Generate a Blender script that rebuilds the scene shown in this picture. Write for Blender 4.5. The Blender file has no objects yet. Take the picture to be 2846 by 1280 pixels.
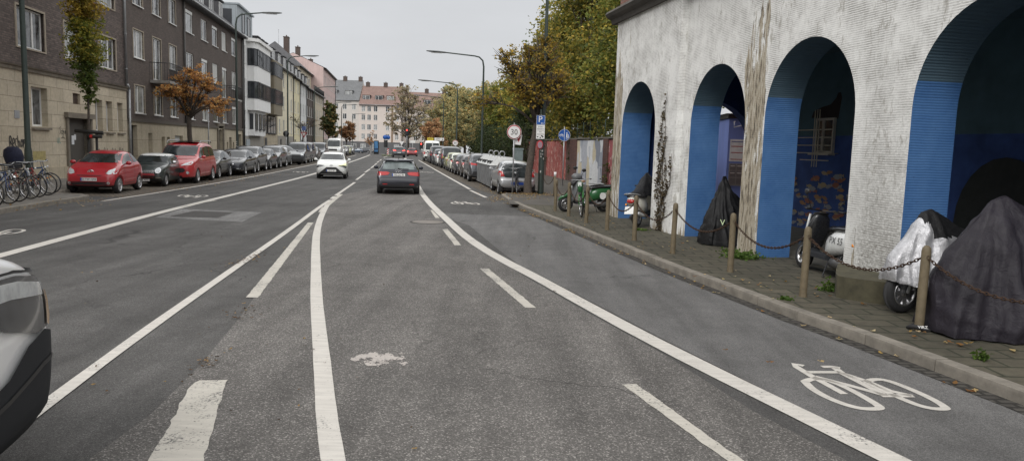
import bpy, bmesh, math, random
from mathutils import Vector, Matrix, noise
from mathutils.bvhtree import BVHTree
from mathutils.geometry import tessellate_polygon
R = math.radians
PI = math.pi
rnd = random.Random(7)
sc = bpy.context.scene
col = sc.collection

# ------------------------------------------------------------------ camera model: turns a photo pixel into a point of the place
CF, CX, CY, CH = 2055.0, 1423.0, 640.0, 2.05
ROLL = math.atan(.03)
PITCH = math.atan((640 - 407) * math.cos(ROLL) / CF)

def ray(x, y):
    u = (x - CX) / CF
    v = -(y - CY) / CF
    cr, sr = math.cos(ROLL), math.sin(ROLL)
    X = u * cr - v * sr
    Z = u * sr + v * cr
    cp, sp = math.cos(PITCH), math.sin(PITCH)
    return Vector((X, cp + Z * sp, -sp + Z * cp))

def G(x, y, z=0.0):
    d = ray(x, y)
    t = (z - CH) / d.z
    return Vector((d.x * t, d.y * t, z))

def AT(x, y, Y):
    d = ray(x, y)
    t = Y / d.y
    return Vector((d.x * t, Y, CH + d.z * t))

# ------------------------------------------------------------------ objects
def tag(o, label=None, cat=None, group=None, kind=None):
    if label: o['label'] = label
    if cat: o['category'] = cat
    if group: o['group'] = group
    if kind: o['kind'] = kind
    return o

def empty(name, loc=(0, 0, 0), rz=0.0, label=None, cat=None, group=None):
    o = bpy.data.objects.new(name, None)
    o.empty_display_size = .2
    o.location = loc
    o.rotation_euler = (0, 0, rz)
    col.objects.link(o)
    return tag(o, label, cat, group)

def kids(o):
    return list(o.children)
KIDS = {}

def link(o, parent=None):
    col.objects.link(o)
    if parent is not None:
        o.parent = parent
        KIDS.setdefault(parent.name, []).append(o)
    return o

def dup(o, parent=None):
    c = o.copy()
    link(c, parent)
    for k in kids(o):
        dup(k, c)
    return c

class MB:
    """collects faces and links them as one mesh object"""
    def __init__(s):
        s.v, s.f, s.m, s.sm = [], [], [], []
        s.mi, s.smooth = 0, False
        s.T = None
    def add(s, vs, fs, smooth=None):
        b = len(s.v)
        if s.T is not None:
            vs = [s.T @ Vector(p) for p in vs]
        s.v.extend([tuple(p) for p in vs])
        q = s.smooth if smooth is None else smooth
        for f in fs:
            s.f.append([b + i for i in f]); s.m.append(s.mi); s.sm.append(q)
        return b
    def poly(s, pts):
        s.add(pts, [list(range(len(pts)))])
    def ngon(s, pts):
        tr = tessellate_polygon([[Vector(p) for p in pts]])
        s.add(pts, [list(t) for t in tr])
    def box(s, cx, cy, cz, sx, sy, sz, rz=0, rx=0, ry=0):
        h = [(-1, -1, -1), (1, -1, -1), (1, 1, -1), (-1, 1, -1), (-1, -1, 1), (1, -1, 1), (1, 1, 1), (-1, 1, 1)]
        M = Matrix.Translation((cx, cy, cz)) @ Matrix.Rotation(rz, 4, 'Z') @ Matrix.Rotation(ry, 4, 'Y') @ Matrix.Rotation(rx, 4, 'X')
        s.add([M @ Vector((a * sx / 2, b * sy / 2, c * sz / 2)) for a, b, c in h],
              [(0, 3, 2, 1), (4, 5, 6, 7), (0, 1, 5, 4), (1, 2, 6, 5), (2, 3, 7, 6), (3, 0, 4, 7)], False)
        return s
    def b(s, x0, x1, y0, y1, z0, z1):
        return s.box((x0 + x1) / 2, (y0 + y1) / 2, (z0 + z1) / 2, abs(x1 - x0), abs(y1 - y0), abs(z1 - z0))
    def tube(s, pts, r, n=8, cap=True, closed=False):
        pts = [Vector(p) for p in pts]
        N = len(pts)
        rs = list(r) if isinstance(r, (list, tuple)) else [r] * N
        vs, fs = [], []
        up = None
        for i, p in enumerate(pts):
            if closed:
                d = pts[(i + 1) % N] - pts[i - 1]
            else:
                d = pts[min(i + 1, N - 1)] - pts[max(i - 1, 0)]
            if d.length < 1e-9: d = Vector((0, 0, 1))
            d.normalize()
            if up is None:
                up = Vector((0, 0, 1)) if abs(d.z) < .9 else Vector((1, 0, 0))
            a = d.cross(up)
            if a.length < 1e-6:
                a = d.cross(Vector((0, 1, 0)))
            a.normalize()
            bb = a.cross(d).normalized()
            up = bb
            for k in range(n):
                t = 2 * PI * k / n
                vs.append(p + (a * math.cos(t) + bb * math.sin(t)) * rs[i])
        M = N if closed else N - 1
        for i in range(M):
            j = (i + 1) % N
            for k in range(n):
                fs.append((i * n + k, i * n + (k + 1) % n, j * n + (k + 1) % n, j * n + k))
        if cap and not closed:
            fs.append(tuple(range(n))[::-1]); fs.append(tuple((N - 1) * n + k for k in range(n)))
        s.add(vs, fs, True)
        return s
    def lathe(s, prof, o=(0, 0, 0), axis='Z', n=16, closed=False):
        vs, fs = [], []
        for r, h in prof:
            for k in range(n):
                t = 2 * PI * k / n
                a, b = r * math.cos(t), r * math.sin(t)
                p = (a, b, h) if axis == 'Z' else ((h, a, b) if axis == 'X' else (b, h, a))
                vs.append((p[0] + o[0], p[1] + o[1], p[2] + o[2]))
        P = len(prof)
        for i in range(P if closed else P - 1):
            j = (i + 1) % P
            for k in range(n):
                fs.append((i * n + k, i * n + (k + 1) % n, j * n + (k + 1) % n, j * n + k))
        s.add(vs, fs, True)
        return s
    def disc(s, c, r, axis='Y', n=20, sgn=1):
        pts = []
        for k in range(n):
            t = 2 * PI * k / n * sgn
            a, b = r * math.cos(t), r * math.sin(t)
            p = (a, b, 0) if axis == 'Z' else ((0, a, b) if axis == 'X' else (a, 0, b))
            pts.append((c[0] + p[0], c[1] + p[1], c[2] + p[2]))
        s.add(pts, [list(range(n))])
        return s
    def blob(s, secs, n=12, axis='X', cap=True, p=2.0):
        """loft of superellipse sections (centre3, ra, rb) across an axis"""
        vs, fs = [], []
        for c, ra, rb in secs:
            for k in range(n):
                t = 2 * PI * k / n
                ca, sa = math.cos(t), math.sin(t)
                a = math.copysign(abs(ca) ** (2 / p), ca) * ra
                b = math.copysign(abs(sa) ** (2 / p), sa) * rb
                q = (0, a, b) if axis == 'X' else ((a, b, 0) if axis == 'Z' else (a, 0, b))
                vs.append((c[0] + q[0], c[1] + q[1], c[2] + q[2]))
        N = len(secs)
        for i in range(N - 1):
            for k in range(n):
                fs.append((i * n + k, i * n + (k + 1) % n, (i + 1) * n + (k + 1) % n, (i + 1) * n + k))
        if cap:
            fs.append(tuple(range(n))[::-1]); fs.append(tuple((N - 1) * n + k for k in range(n)))
        s.add(vs, fs, True)
        return s
    def prism(s, poly, axis, a0, a1):
        """extrude a 2D polygon: axis 'Y' -> (x,z) polygon, 'X' -> (y,z), 'Z' -> (x,y)"""
        def P(q, a):
            return (q[0], a, q[1]) if axis == 'Y' else ((a, q[0], q[1]) if axis == 'X' else (q[0], q[1], a))
        n = len(poly)
        tr = tessellate_polygon([[Vector((q[0], q[1], 0)) for q in poly]])
        vs = [P(q, a0) for q in poly] + [P(q, a1) for q in poly]
        fs = [tuple(t) for t in tr] + [tuple(n + i for i in t)[::-1] for t in tr]
        fs += [(i, (i + 1) % n, n + (i + 1) % n, n + i) for i in range(n)]
        s.add(vs, fs, False)
        return s
    def mesh(s, name, mats):
        me = bpy.data.meshes.new(name)
        me.from_pydata(s.v, [], s.f)
        for m in (mats if isinstance(mats, (list, tuple)) else [mats]):
            me.materials.append(m)
        me.polygons.foreach_set('material_index', s.m)
        me.polygons.foreach_set('use_smooth', s.sm)
        me.update()
        return me
    def build(s, name, mats, parent=None, fix=False, loc=None, rz=0.0):
        me = s.mesh(name, mats)
        if fix:
            bm = bmesh.new(); bm.from_mesh(me)
            bmesh.ops.recalc_face_normals(bm, faces=bm.faces)
            bm.to_mesh(me); bm.free()
        o = bpy.data.objects.new(name, me)
        if loc is not None: o.location = loc
        o.rotation_euler.z = rz
        return link(o, parent)

# ------------------------------------------------------------------ materials
def newmat(name):
    m = bpy.data.materials.new(name)
    m.use_nodes = True
    nt = m.node_tree
    return m, nt, nt.nodes['Principled BSDF'], nt.nodes['Material Output']

class NT:
    def __init__(s, nt): s.nt = nt
    def n(s, t, **kw):
        x = s.nt.nodes.new(t)
        for k, v in kw.items():
            if k in x.inputs.keys() if hasattr(x.inputs, 'keys') else False:
                x.inputs[k].default_value = v
            else:
                setattr(x, k, v)
        return x
    def l(s, a, b): s.nt.links.new(a, b)
    def ramp(s, fac, stops):
        r = s.nt.nodes.new('ShaderNodeValToRGB')
        while len(r.color_ramp.elements) < len(stops): r.color_ramp.elements.new(.5)
        for e, (p, c) in zip(r.color_ramp.elements, stops):
            e.position = p
            e.color = (c[0], c[1], c[2], 1) if isinstance(c, (tuple, list)) else (c, c, c, 1)
        s.l(fac, r.inputs['Fac'])
        return r
    def mix(s, fac, a, b, mode='MIX'):
        x = s.nt.nodes.new('ShaderNodeMix'); x.data_type = 'RGBA'; x.blend_type = mode
        for sock, v in ((x.inputs['Factor'], fac), (x.inputs[6], a), (x.inputs[7], b)):
            if hasattr(v, 'links'): s.l(v, sock)
            elif isinstance(v, (int, float)): sock.default_value = v if sock.type == 'VALUE' else (v, v, v, 1)
            else: sock.default_value = (*v[:3], 1)
        return x.outputs[2]
    def noise(s, vec, scale, detail=4, rough=.6, dist=0):
        x = s.nt.nodes.new('ShaderNodeTexNoise')
        x.inputs['Scale'].default_value = scale; x.inputs['Detail'].default_value = detail
        x.inputs['Roughness'].default_value = rough; x.inputs['Distortion'].default_value = dist
        s.l(vec, x.inputs['Vector'])
        return x.outputs['Fac']
    def coord(s, which='Object', scale=None, swap=False):
        t = s.nt.nodes.new('ShaderNodeTexCoord').outputs[which]
        if swap:
            a = s.nt.nodes.new('ShaderNodeSeparateXYZ'); s.l(t, a.inputs[0])
            c = s.nt.nodes.new('ShaderNodeCombineXYZ')
            ad = s.nt.nodes.new('ShaderNodeMath'); s.l(a.outputs[0], ad.inputs[0]); s.l(a.outputs[1], ad.inputs[1])
            s.l(ad.outputs[0], c.inputs[0]); s.l(a.outputs[2], c.inputs[1])
            t = c.outputs[0]
        if scale:
            mp = s.nt.nodes.new('ShaderNodeMapping'); mp.inputs['Scale'].default_value = scale
            s.l(t, mp.inputs['Vector']); t = mp.outputs['Vector']
        return t
    def bump(s, h, strength, dist, bsdf):
        b = s.nt.nodes.new('ShaderNodeBump')
        b.inputs['Strength'].default_value = strength; b.inputs['Distance'].default_value = dist
        s.l(h, b.inputs['Height']); s.l(b.outputs['Normal'], bsdf.inputs['Normal'])

_MC = {}
def M(name, c, rough=.6, metal=0.0, var=.12, scale=6.0, coat=0.0, bump=0.0, spec=.5):
    if name in _MC: return _MC[name]
    m, nt, p, out = newmat(name)
    t = NT(nt)
    if var > 0:
        f = t.noise(t.coord(), scale, 5, .65)
        r = t.ramp(f, [(.25, tuple(x * (1 - var) for x in c)), (.75, tuple(min(1, x * (1 + var)) for x in c))])
        t.l(r.outputs[0], p.inputs['Base Color'])
        rr = t.ramp(f, [(.2, max(0, rough - .07)), (.8, min(1, rough + .07))])
        t.l(rr.outputs[0], p.inputs['Roughness'])
        if bump: t.bump(f, bump, .02, p)
    else:
        p.inputs['Base Color'].default_value = (*c, 1)
        p.inputs['Roughness'].default_value = rough
    p.inputs['Metallic'].default_value = metal
    p.inputs['Coat Weight'].default_value = coat
    p.inputs['Coat Roughness'].default_value = .05
    p.inputs['Specular IOR Level'].default_value = spec
    _MC[name] = m
    return m

def paint(name, c, metal=0.0):
    if name in _MC: return _MC[name]
    m, nt, p, out = newmat(name)
    t = NT(nt)
    f = t.noise(t.coord(), 3.5, 6, .7)
    # road film: the lower bodywork is duller and browner than the roof
    g = nt.nodes.new('ShaderNodeSeparateXYZ'); t.l(t.coord(), g.inputs[0])
    low = t.ramp(g.outputs[2], [(.15, 1.0), (.75, 0.0)])
    dirt = nt.nodes.new('ShaderNodeMath'); dirt.operation = 'MULTIPLY'; t.l(f, dirt.inputs[0]); t.l(low.outputs[0], dirt.inputs[1])
    d2 = nt.nodes.new('ShaderNodeMath'); d2.operation = 'MULTIPLY'; t.l(dirt.outputs[0], d2.inputs[0]); d2.inputs[1].default_value = .55
    t.l(t.mix(d2.outputs[0], c, (.10, .09, .08)), p.inputs['Base Color'])
    rr = t.ramp(d2.outputs[0], [(0.0, .28), (.4, .6)])
    t.l(rr.outputs[0], p.inputs['Roughness'])
    p.inputs['Metallic'].default_value = metal
    p.inputs['Coat Weight'].default_value = .8
    p.inputs['Coat Roughness'].default_value = .06
    _MC[name] = m
    return m

def emis(name, c, e):
    m, nt, p, out = newmat(name)
    p.inputs['Base Color'].default_value = (*c, 1)
    p.inputs['Emission Color'].default_value = (*c, 1)
    p.inputs['Emission Strength'].default_value = e
    return m

def asphalt(name, base, fleck, coarse, patch=.25, tint=(1, 1, 1)):
    m, nt, p, out = newmat(name); t = NT(nt)
    v = t.coord()
    big = t.noise(v, .35, 4, .6)
    mid = t.noise(v, 2.3, 5, .7)
    # streaks along the traffic direction
    st = t.noise(t.coord(scale=(2.2, .22, 1)), 1.0, 4, .6)
    vo = nt.nodes.new('ShaderNodeTexVoronoi'); vo.inputs['Scale'].default_value = coarse
    t.l(v, vo.inputs['Vector'])
    fine = t.noise(v, coarse * 1.7, 2, .5)
    sep = nt.nodes.new('ShaderNodeSeparateColor'); t.l(vo.outputs['Color'], sep.inputs[0])
    agg = t.ramp(sep.outputs[0], [(0.0, base * .62), (.5, base * .95), (.85, base * 1.25), (.985, fleck)])
    lg = t.ramp(big, [(.3, 1 - patch), (.7, 1 + patch)])
    c1 = t.mix(1.0, agg.outputs[0], lg.outputs[0], 'MULTIPLY')
    md = t.ramp(mid, [(.3, .86), (.7, 1.12)])
    c2 = t.mix(1.0, c1, md.outputs[0], 'MULTIPLY')
    sr = t.ramp(st, [(.32, .76), (.66, 1.16)])
    c3 = t.mix(1.0, c2, sr.outputs[0], 'MULTIPLY')
    c4 = t.mix(1.0, c3, tint, 'MULTIPLY')
    # hairline cracks and tar-dark joints
    cv = nt.nodes.new('ShaderNodeTexVoronoi'); cv.feature = 'DISTANCE_TO_EDGE'; cv.inputs['Scale'].default_value = .42
    dv = nt.nodes.new('ShaderNodeTexNoise'); dv.inputs['Scale'].default_value = 1.7; dv.inputs['Detail'].default_value = 5; t.l(v, dv.inputs['Vector'])
    vm = nt.nodes.new('ShaderNodeVectorMath'); vm.operation = 'MULTIPLY_ADD'; t.l(dv.outputs['Color'], vm.inputs[0]); vm.inputs[1].default_value = (.9, .9, 0); t.l(v, vm.inputs[2]); t.l(vm.outputs[0], cv.inputs['Vector'])
    ck = t.ramp(cv.outputs['Distance'], [(0.0, .45), (.004, .62), (.009, 1.0)])
    gate = t.ramp(t.noise(v, .23, 3, .5), [(.50, 0.0), (.60, 1.0)])
    c5 = t.mix(gate.outputs[0], c4, t.mix(1.0, c4, ck.outputs[0], 'MULTIPLY'))
    spots = t.ramp(t.noise(v, 1.1, 6, .75), [(.30, .70), (.37, 1.0)])
    c6 = t.mix(1.0, c5, spots.outputs[0], 'MULTIPLY')
    t.l(c6, p.inputs['Base Color'])
    p.inputs['Roughness'].default_value = .82
    p.inputs['Specular IOR Level'].default_value = .35
    h = t.mix(.5, vo.outputs['Distance'], fine)
    t.bump(h, .55, .012, p)
    return m

def roadpaint(name, c, wear, under=.09):
    m, nt, p, out = newmat(name); t = NT(nt)
    v = t.coord()
    a = t.noise(v, 55, 3, .6); b = t.noise(v, 1.6, 5, .65); d = t.noise(t.coord(scale=(1, 6, 1)), 3.0, 4, .6)
    s = t.mix(.45, a, b)
    mask = t.ramp(s, [(wear, 0.0), (wear + .09, 1.0)])
    tone = t.ramp(d, [(.3, tuple(x * .78 for x in c)), (.7, c)])
    t.l(t.mix(mask.outputs[0], (under, under, under * .95), tone.outputs[0]), p.inputs['Base Color'])
    p.inputs['Roughness'].default_value = .7
    t.bump(a, .3, .006, p)
    return m

def bricks(name, c1, c2, mortar, w, h, ms=.012, rough=.85, swap=True, var=.3, off=.5, bump=.4, bscale=1.0):
    m, nt, p, out = newmat(name); t = NT(nt)
    v = t.coord(swap=swap)
    br = nt.nodes.new('ShaderNodeTexBrick')
    br.offset = off
    br.inputs['Color1'].default_value = (*c1, 1); br.inputs['Color2'].default_value = (*c2, 1); br.inputs['Mortar'].default_value = (*mortar, 1)
    br.inputs['Scale'].default_value = 1.0
    br.inputs['Brick Width'].default_value = w; br.inputs['Row Height'].default_value = h
    br.inputs['Mortar Size'].default_value = ms; br.inputs['Mortar Smooth'].default_value = .2
    t.l(v, br.inputs['Vector'])
    big = t.noise(t.coord(), .7, 6, .65)
    small = t.noise(t.coord(), 7 * bscale, 5, .7)
    k = t.mix(.5, big, small)
    rr = t.ramp(k, [(.3, 1 - var), (.7, 1 + var)])
    t.l(t.mix(1.0, br.outputs['Color'], rr.outputs[0], 'MULTIPLY'), p.inputs['Base Color'])
    p.inputs['Roughness'].default_value = rough
    inv = t.ramp(br.outputs['Fac'], [(0.0, 1.0), (1.0, 0.0)])
    hh = t.mix(.25, inv.outputs[0], small)
    t.bump(hh, bump, .02, p)
    return m

def plaster(name, c, var=.1, streak=.25):
    if name in _MC: return _MC[name]
    m, nt, p, out = newmat(name); t = NT(nt)
    a = t.noise(t.coord(), .5, 6, .65); b = t.noise(t.coord(scale=(2.5, 2.5, .25)), 1.2, 5, .7)
    f = t.noise(t.coord(), 40, 2, .5)
    k = t.mix(.55, a, b)
    r = t.ramp(k, [(.3, tuple(x * (1 - streak) for x in c)), (.62, c), (.85, tuple(min(1, x * (1 + var)) for x in c))])
    t.l(r.outputs[0], p.inputs['Base Color'])
    p.inputs['Roughness'].default_value = .88
    t.bump(f, .15, .01, p)
    _MC[name] = m
    return m

def leafmat(name, trans=.42):
    m, nt, p, out = newmat(name); t = NT(nt)
    a = nt.nodes.new('ShaderNodeVertexColor'); a.layer_name = 'leaf'
    t.l(a.outputs[0], p.inputs['Base Color'])
    p.inputs['Roughness'].default_value = .6
    p.inputs['Specular IOR Level'].default_value = .25
    tr = nt.nodes.new('ShaderNodeBsdfTranslucent'); t.l(a.outputs[0], tr.inputs[0])
    mx = nt.nodes.new('ShaderNodeMixShader'); mx.inputs[0].default_value = trans
    t.l(p.outputs[0], mx.inputs[1]); t.l(tr.outputs[0], mx.inputs[2]); t.l(mx.outputs[0], out.inputs['Surface'])
    return m

def glassy(name, c, rough=.06, var=.5, scale=1.3):
    m, nt, p, out = newmat(name); t = NT(nt)
    f = t.noise(t.coord(), scale, 3, .6, .6)
    r = t.ramp(f, [(.35, tuple(x * (1 - var) for x in c)), (.7, tuple(min(1, x * (1 + var)) for x in c))])
    t.l(r.outputs[0], p.inputs['Base Color'])
    p.inputs['Roughness'].default_value = rough
    p.inputs['IOR'].default_value = 1.52
    p.inputs['Specular IOR Level'].default_value = .6
    return m

ASPH_C = asphalt('coarse_asphalt', .128, .35, 105, .2, (1.0, .945, .885))
ASPH_L = asphalt('lane_asphalt', .084, .15, 130, .24, (1.0, .97, .935))
ASPH_B = asphalt('cycle_asphalt', .142, .21, 150, .16, (1.0, .98, .96))
ASPH_P = asphalt('patch_asphalt', .15, .40, 80, .2, (1, .99, .97))
ASPH_G = asphalt('smooth_asphalt', .155, .25, 130, .1, (.94, .99, 1.05))
WHITE_L = roadpaint('line_white', (.63, .60, .55), .34)
WHITE_W = roadpaint('worn_white', (.55, .52, .46), .37)
SPLASH = roadpaint('paint_spill', (.58, .53, .49), .36)
GLASS = glassy('car_glass', (.035, .042, .045))
GLASSL = glassy('car_glass_light', (.16, .19, .19))
PANE_D = glassy('dark_pane', (.045, .05, .055))
PANE_C = glassy('curtain_pane', (.30, .31, .31), .1, .45, 2.0)
PANE_M = glassy('mixed_pane', (.14, .145, .15), .08, .8, 1.7)
RUB = M('rubber', (.022, .022, .023), .8, var=.3, scale=30)
BLK = M('black_plastic', (.025, .025, .027), .5, var=.2)
DGR = M('dark_grey_plastic', (.026, .028, .032), .7, var=.15, spec=.25)
RIM = M('rim_metal', (.55, .55, .56), .3, .9, .1)
CHR = M('chrome', (.75, .75, .76), .15, 1.0, .05)
STEEL = M('galvanised_steel', (.42, .43, .44), .5, .7, .2, 9)
RED = M('red_lens', (.45, .02, .02), .15, coat=.6)
REDL = emis('lit_red_lamp', (1.0, .06, .04), 3.0)
AMB = M('amber_lens', (.8, .28, .03), .25)
LENS = M('headlamp_lens', (.62, .65, .66), .12, .2, .25, 14, coat=1.0)
LENSD = M('headlamp_dark', (.06, .063, .067), .15, 0, .5, 9, coat=.6)
LENSY = emis('lit_headlamp', (.95, .95, .42), .55)
PLATE = M('plate_white', (.78, .78, .76), .4, var=.04)
EUB = M('plate_blue', (.02, .07, .35), .4, var=.05)
INK = M('black_lettering', (.012, .012, .013), .6, var=0)
INKW = M('white_lettering', (.85, .85, .83), .6, var=0)
POLE = M('dark_green_pole', (.04, .055, .048), .55, .2, .25, 5)
WOOD = M('bollard_brown', (.145, .115, .07), .7, 0, .3, 12, bump=.2)
BARK = M('tree_bark', (.085, .07, .058), .9, 0, .45, 14, bump=.6)
LEAF = leafmat('foliage')
WFR = M('white_window_frame', (.78, .78, .76), .45, var=.06)
DFR = M('dark_window_frame', (.035, .038, .045), .4, var=.1)
CON = M('concrete', (.30, .29, .27), .9, 0, .25, 5, bump=.2)
KERB = M('kerb_stone', (.215, .195, .165), .9, 0, .38, 5, bump=.35)
SLATE = bricks('slate_roof', (.075, .075, .08), (.10, .10, .105), (.04, .04, .045), .3, .2, .012, .7, var=.25)
RTILE = bricks('red_roof_tiles', (.30, .12, .085), (.36, .16, .11), (.15, .07, .05), .3, .3, .015, .8, var=.25)
GUT = M('zinc', (.36, .37, .38), .45, .6, .2, 6)
# ------------------------------------------------------------------ text
def text_mesh(s, size, mat, depth=.0, name='lettering', align='CENTER'):
    cu = bpy.data.curves.new('txt', 'FONT')
    cu.body = s; cu.size = size; cu.align_x = align; cu.align_y = 'CENTER'; cu.extrude = depth; cu.resolution_u = 2
    o = bpy.data.objects.new('txt', cu); col.objects.link(o)
    dg = bpy.context.evaluated_depsgraph_get()
    me = bpy.data.meshes.new_from_object(o.evaluated_get(dg))
    me.name = name
    bpy.data.objects.remove(o); bpy.data.curves.remove(cu)
    me.materials.clear(); me.materials.append(mat)
    return me

def text(s, size, mat, parent, loc, rot, name='lettering', sx=1.0, depth=0.0):
    o = bpy.data.objects.new(name, text_mesh(s, size, mat, depth, name))
    o.location = loc; o.rotation_euler = rot; o.scale = (sx, 1, 1)
    return link(o, parent)

# ------------------------------------------------------------------ cars
def chaikin(rows, it=2):
    for _ in range(it):
        out = [rows[0]]
        for a, b in zip(rows, rows[1:]):
            out.append(tuple(.75 * p + .25 * q for p, q in zip(a, b)))
            out.append(tuple(.25 * p + .75 * q for p, q in zip(a, b)))
        out.append(rows[-1])
        rows = out
    return rows

def lerp(a, b, t): return a + (b - a) * t
def interp(pts, x):
    if x <= pts[0][0]: return pts[0][1]
    for (a, u), (b, v) in zip(pts, pts[1:]):
        if x <= b: return lerp(u, v, (x - a) / max(1e-6, b - a))
    return pts[-1][1]

class Car:
    pass

def clip_poly(poly, x0, x1, z0, z1):
    def cl(p, f, val, ax):
        out = []
        for i in range(len(p)):
            a, b = p[i - 1], p[i]
            ia, ib = f(a), f(b)
            if ia != ib:
                t = (val - a[ax]) / (b[ax] - a[ax])
                out.append((lerp(a[0], b[0], t), lerp(a[1], b[1], t)))
            if ib: out.append(b)
        return out
    for f, v, ax in ((lambda q: q[0] >= x0, x0, 0), (lambda q: q[0] <= x1, x1, 0), (lambda q: q[1] >= z0, z0, 1), (lambda q: q[1] <= z1, z1, 1)):
        if len(poly) < 3: return []
        poly = cl(poly, f, v, ax)
    return poly

def patch(bvh, poly, d, name, mat, parent, off=.005, cell=.07):
    """lay a flat outline on the bodywork: d is 'front','back','left','right'"""
    mb = MB(); mb.smooth = True
    xs = [q[0] for q in poly]; zs = [q[1] for q in poly]
    nx = max(1, int((max(xs) - min(xs)) / cell + .5)); nz = max(1, int((max(zs) - min(zs)) / cell + .5))
    idx = {}
    vs, fs = [], []
    def pt(a, z):
        k = (round(a, 4), round(z, 4))
        if k in idx: return idx[k]
        if d in ('left', 'right'):
            s = 1 if d == 'left' else -1
            o, dr = Vector((a, s * 3, z)), Vector((0, -s, 0))
        else:
            s = 1 if d == 'front' else -1
            o, dr = Vector((s * 6, a, z)), Vector((-s, 0, 0))
        h, n, i, dist = bvh.ray_cast(o, dr)
        if h is None: idx[k] = None; return None
        if n.dot(dr) > 0: n = -n
        vs.append(h + n * off - dr * off * .3)
        idx[k] = len(vs) - 1
        return idx[k]
    for i in range(nx):
        for j in range(nz):
            x0, x1 = lerp(min(xs), max(xs), i / nx), lerp(min(xs), max(xs), (i + 1) / nx)
            z0, z1 = lerp(min(zs), max(zs), j / nz), lerp(min(zs), max(zs), (j + 1) / nz)
            c = clip_poly(list(poly), x0, x1, z0, z1)
            if len(c) < 3: continue
            ids = [pt(*q) for q in c]
            if None in ids: continue
            u = []
            for q in ids:
                if q not in u: u.append(q)
            if len(u) < 3: continue
            if d in ('left', 'back'): u = u[::-1]
            fs.append(u)
    if not fs: return None
    mb.add(vs, fs)
    return mb.build(name, mat, parent, fix=False)

def strip(pts, w):
    """thin ribbon outline around a 2D polyline"""
    L, Rr = [], []
    for i, p in enumerate(pts):
        a = pts[max(i - 1, 0)]; b = pts[min(i + 1, len(pts) - 1)]
        dx, dz = b[0] - a[0], b[1] - a[1]; l = math.hypot(dx, dz) or 1
        L.append((p[0] - dz / l * w / 2, p[1] + dx / l * w / 2)); Rr.append((p[0] + dz / l * w / 2, p[1] - dx / l * w / 2))
    return L + Rr[::-1]

def wheel_meshes(r, w, rim_r, spokes=5, rim=None, twin=False):
    t = MB()
    t.lathe([(rim_r, -w / 2), (r - .03, -w / 2), (r - .006, -w / 2 + .03), (r, -w / 2 + .06), (r, w / 2 - .06), (r - .006, w / 2 - .03), (r - .03, w / 2), (rim_r, w / 2)], axis='Y', n=28)
    t.disc((0, w / 2 - .07, 0), rim_r + .005, 'Y', 24)
    m = MB()
    m.lathe([(rim_r + .004, w / 2 - .055), (rim_r + .006, w / 2 + .002), (rim_r - .015, w / 2 + .003), (rim_r - .022, w / 2 - .05)], axis='Y', n=28)
    m.lathe([(.0, w / 2 - .004), (.05, w / 2 - .006), (.065, w / 2 - .03)], axis='Y', n=14)
    for k in range(spokes):
        a = 2 * PI * k / spokes
        for da in ((-.14, .14) if twin else (0,)):
            aa = a + da
            m.smooth = False
            c, s = math.cos(aa), math.sin(aa)
            ww = .028 if twin else .052
            def P(rr, off, y): return (c * rr - s * off, y, s * rr + c * off)
            R1 = rim_r - .012
            m.add([P(.045, -ww * .6, w / 2 - .01), P(.045, ww * .6, w / 2 - .01), P(R1, ww * .5, w / 2 - .008), P(R1, -ww * .5, w / 2 - .008),
                   P(.045, -ww * .8, w / 2 - .06), P(.045, ww * .8, w / 2 - .06), P(R1, ww * .8, w / 2 - .05), P(R1, -ww * .8, w / 2 - .05)],
                  [(0, 1, 2, 3), (0, 3, 7, 4), (1, 5, 6, 2)])
    return t.mesh('wheel', RUB), m.mesh('rim', rim or RIM)

def mirror_poly(p): return [(-a, b) for a, b in p][::-1]

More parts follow.
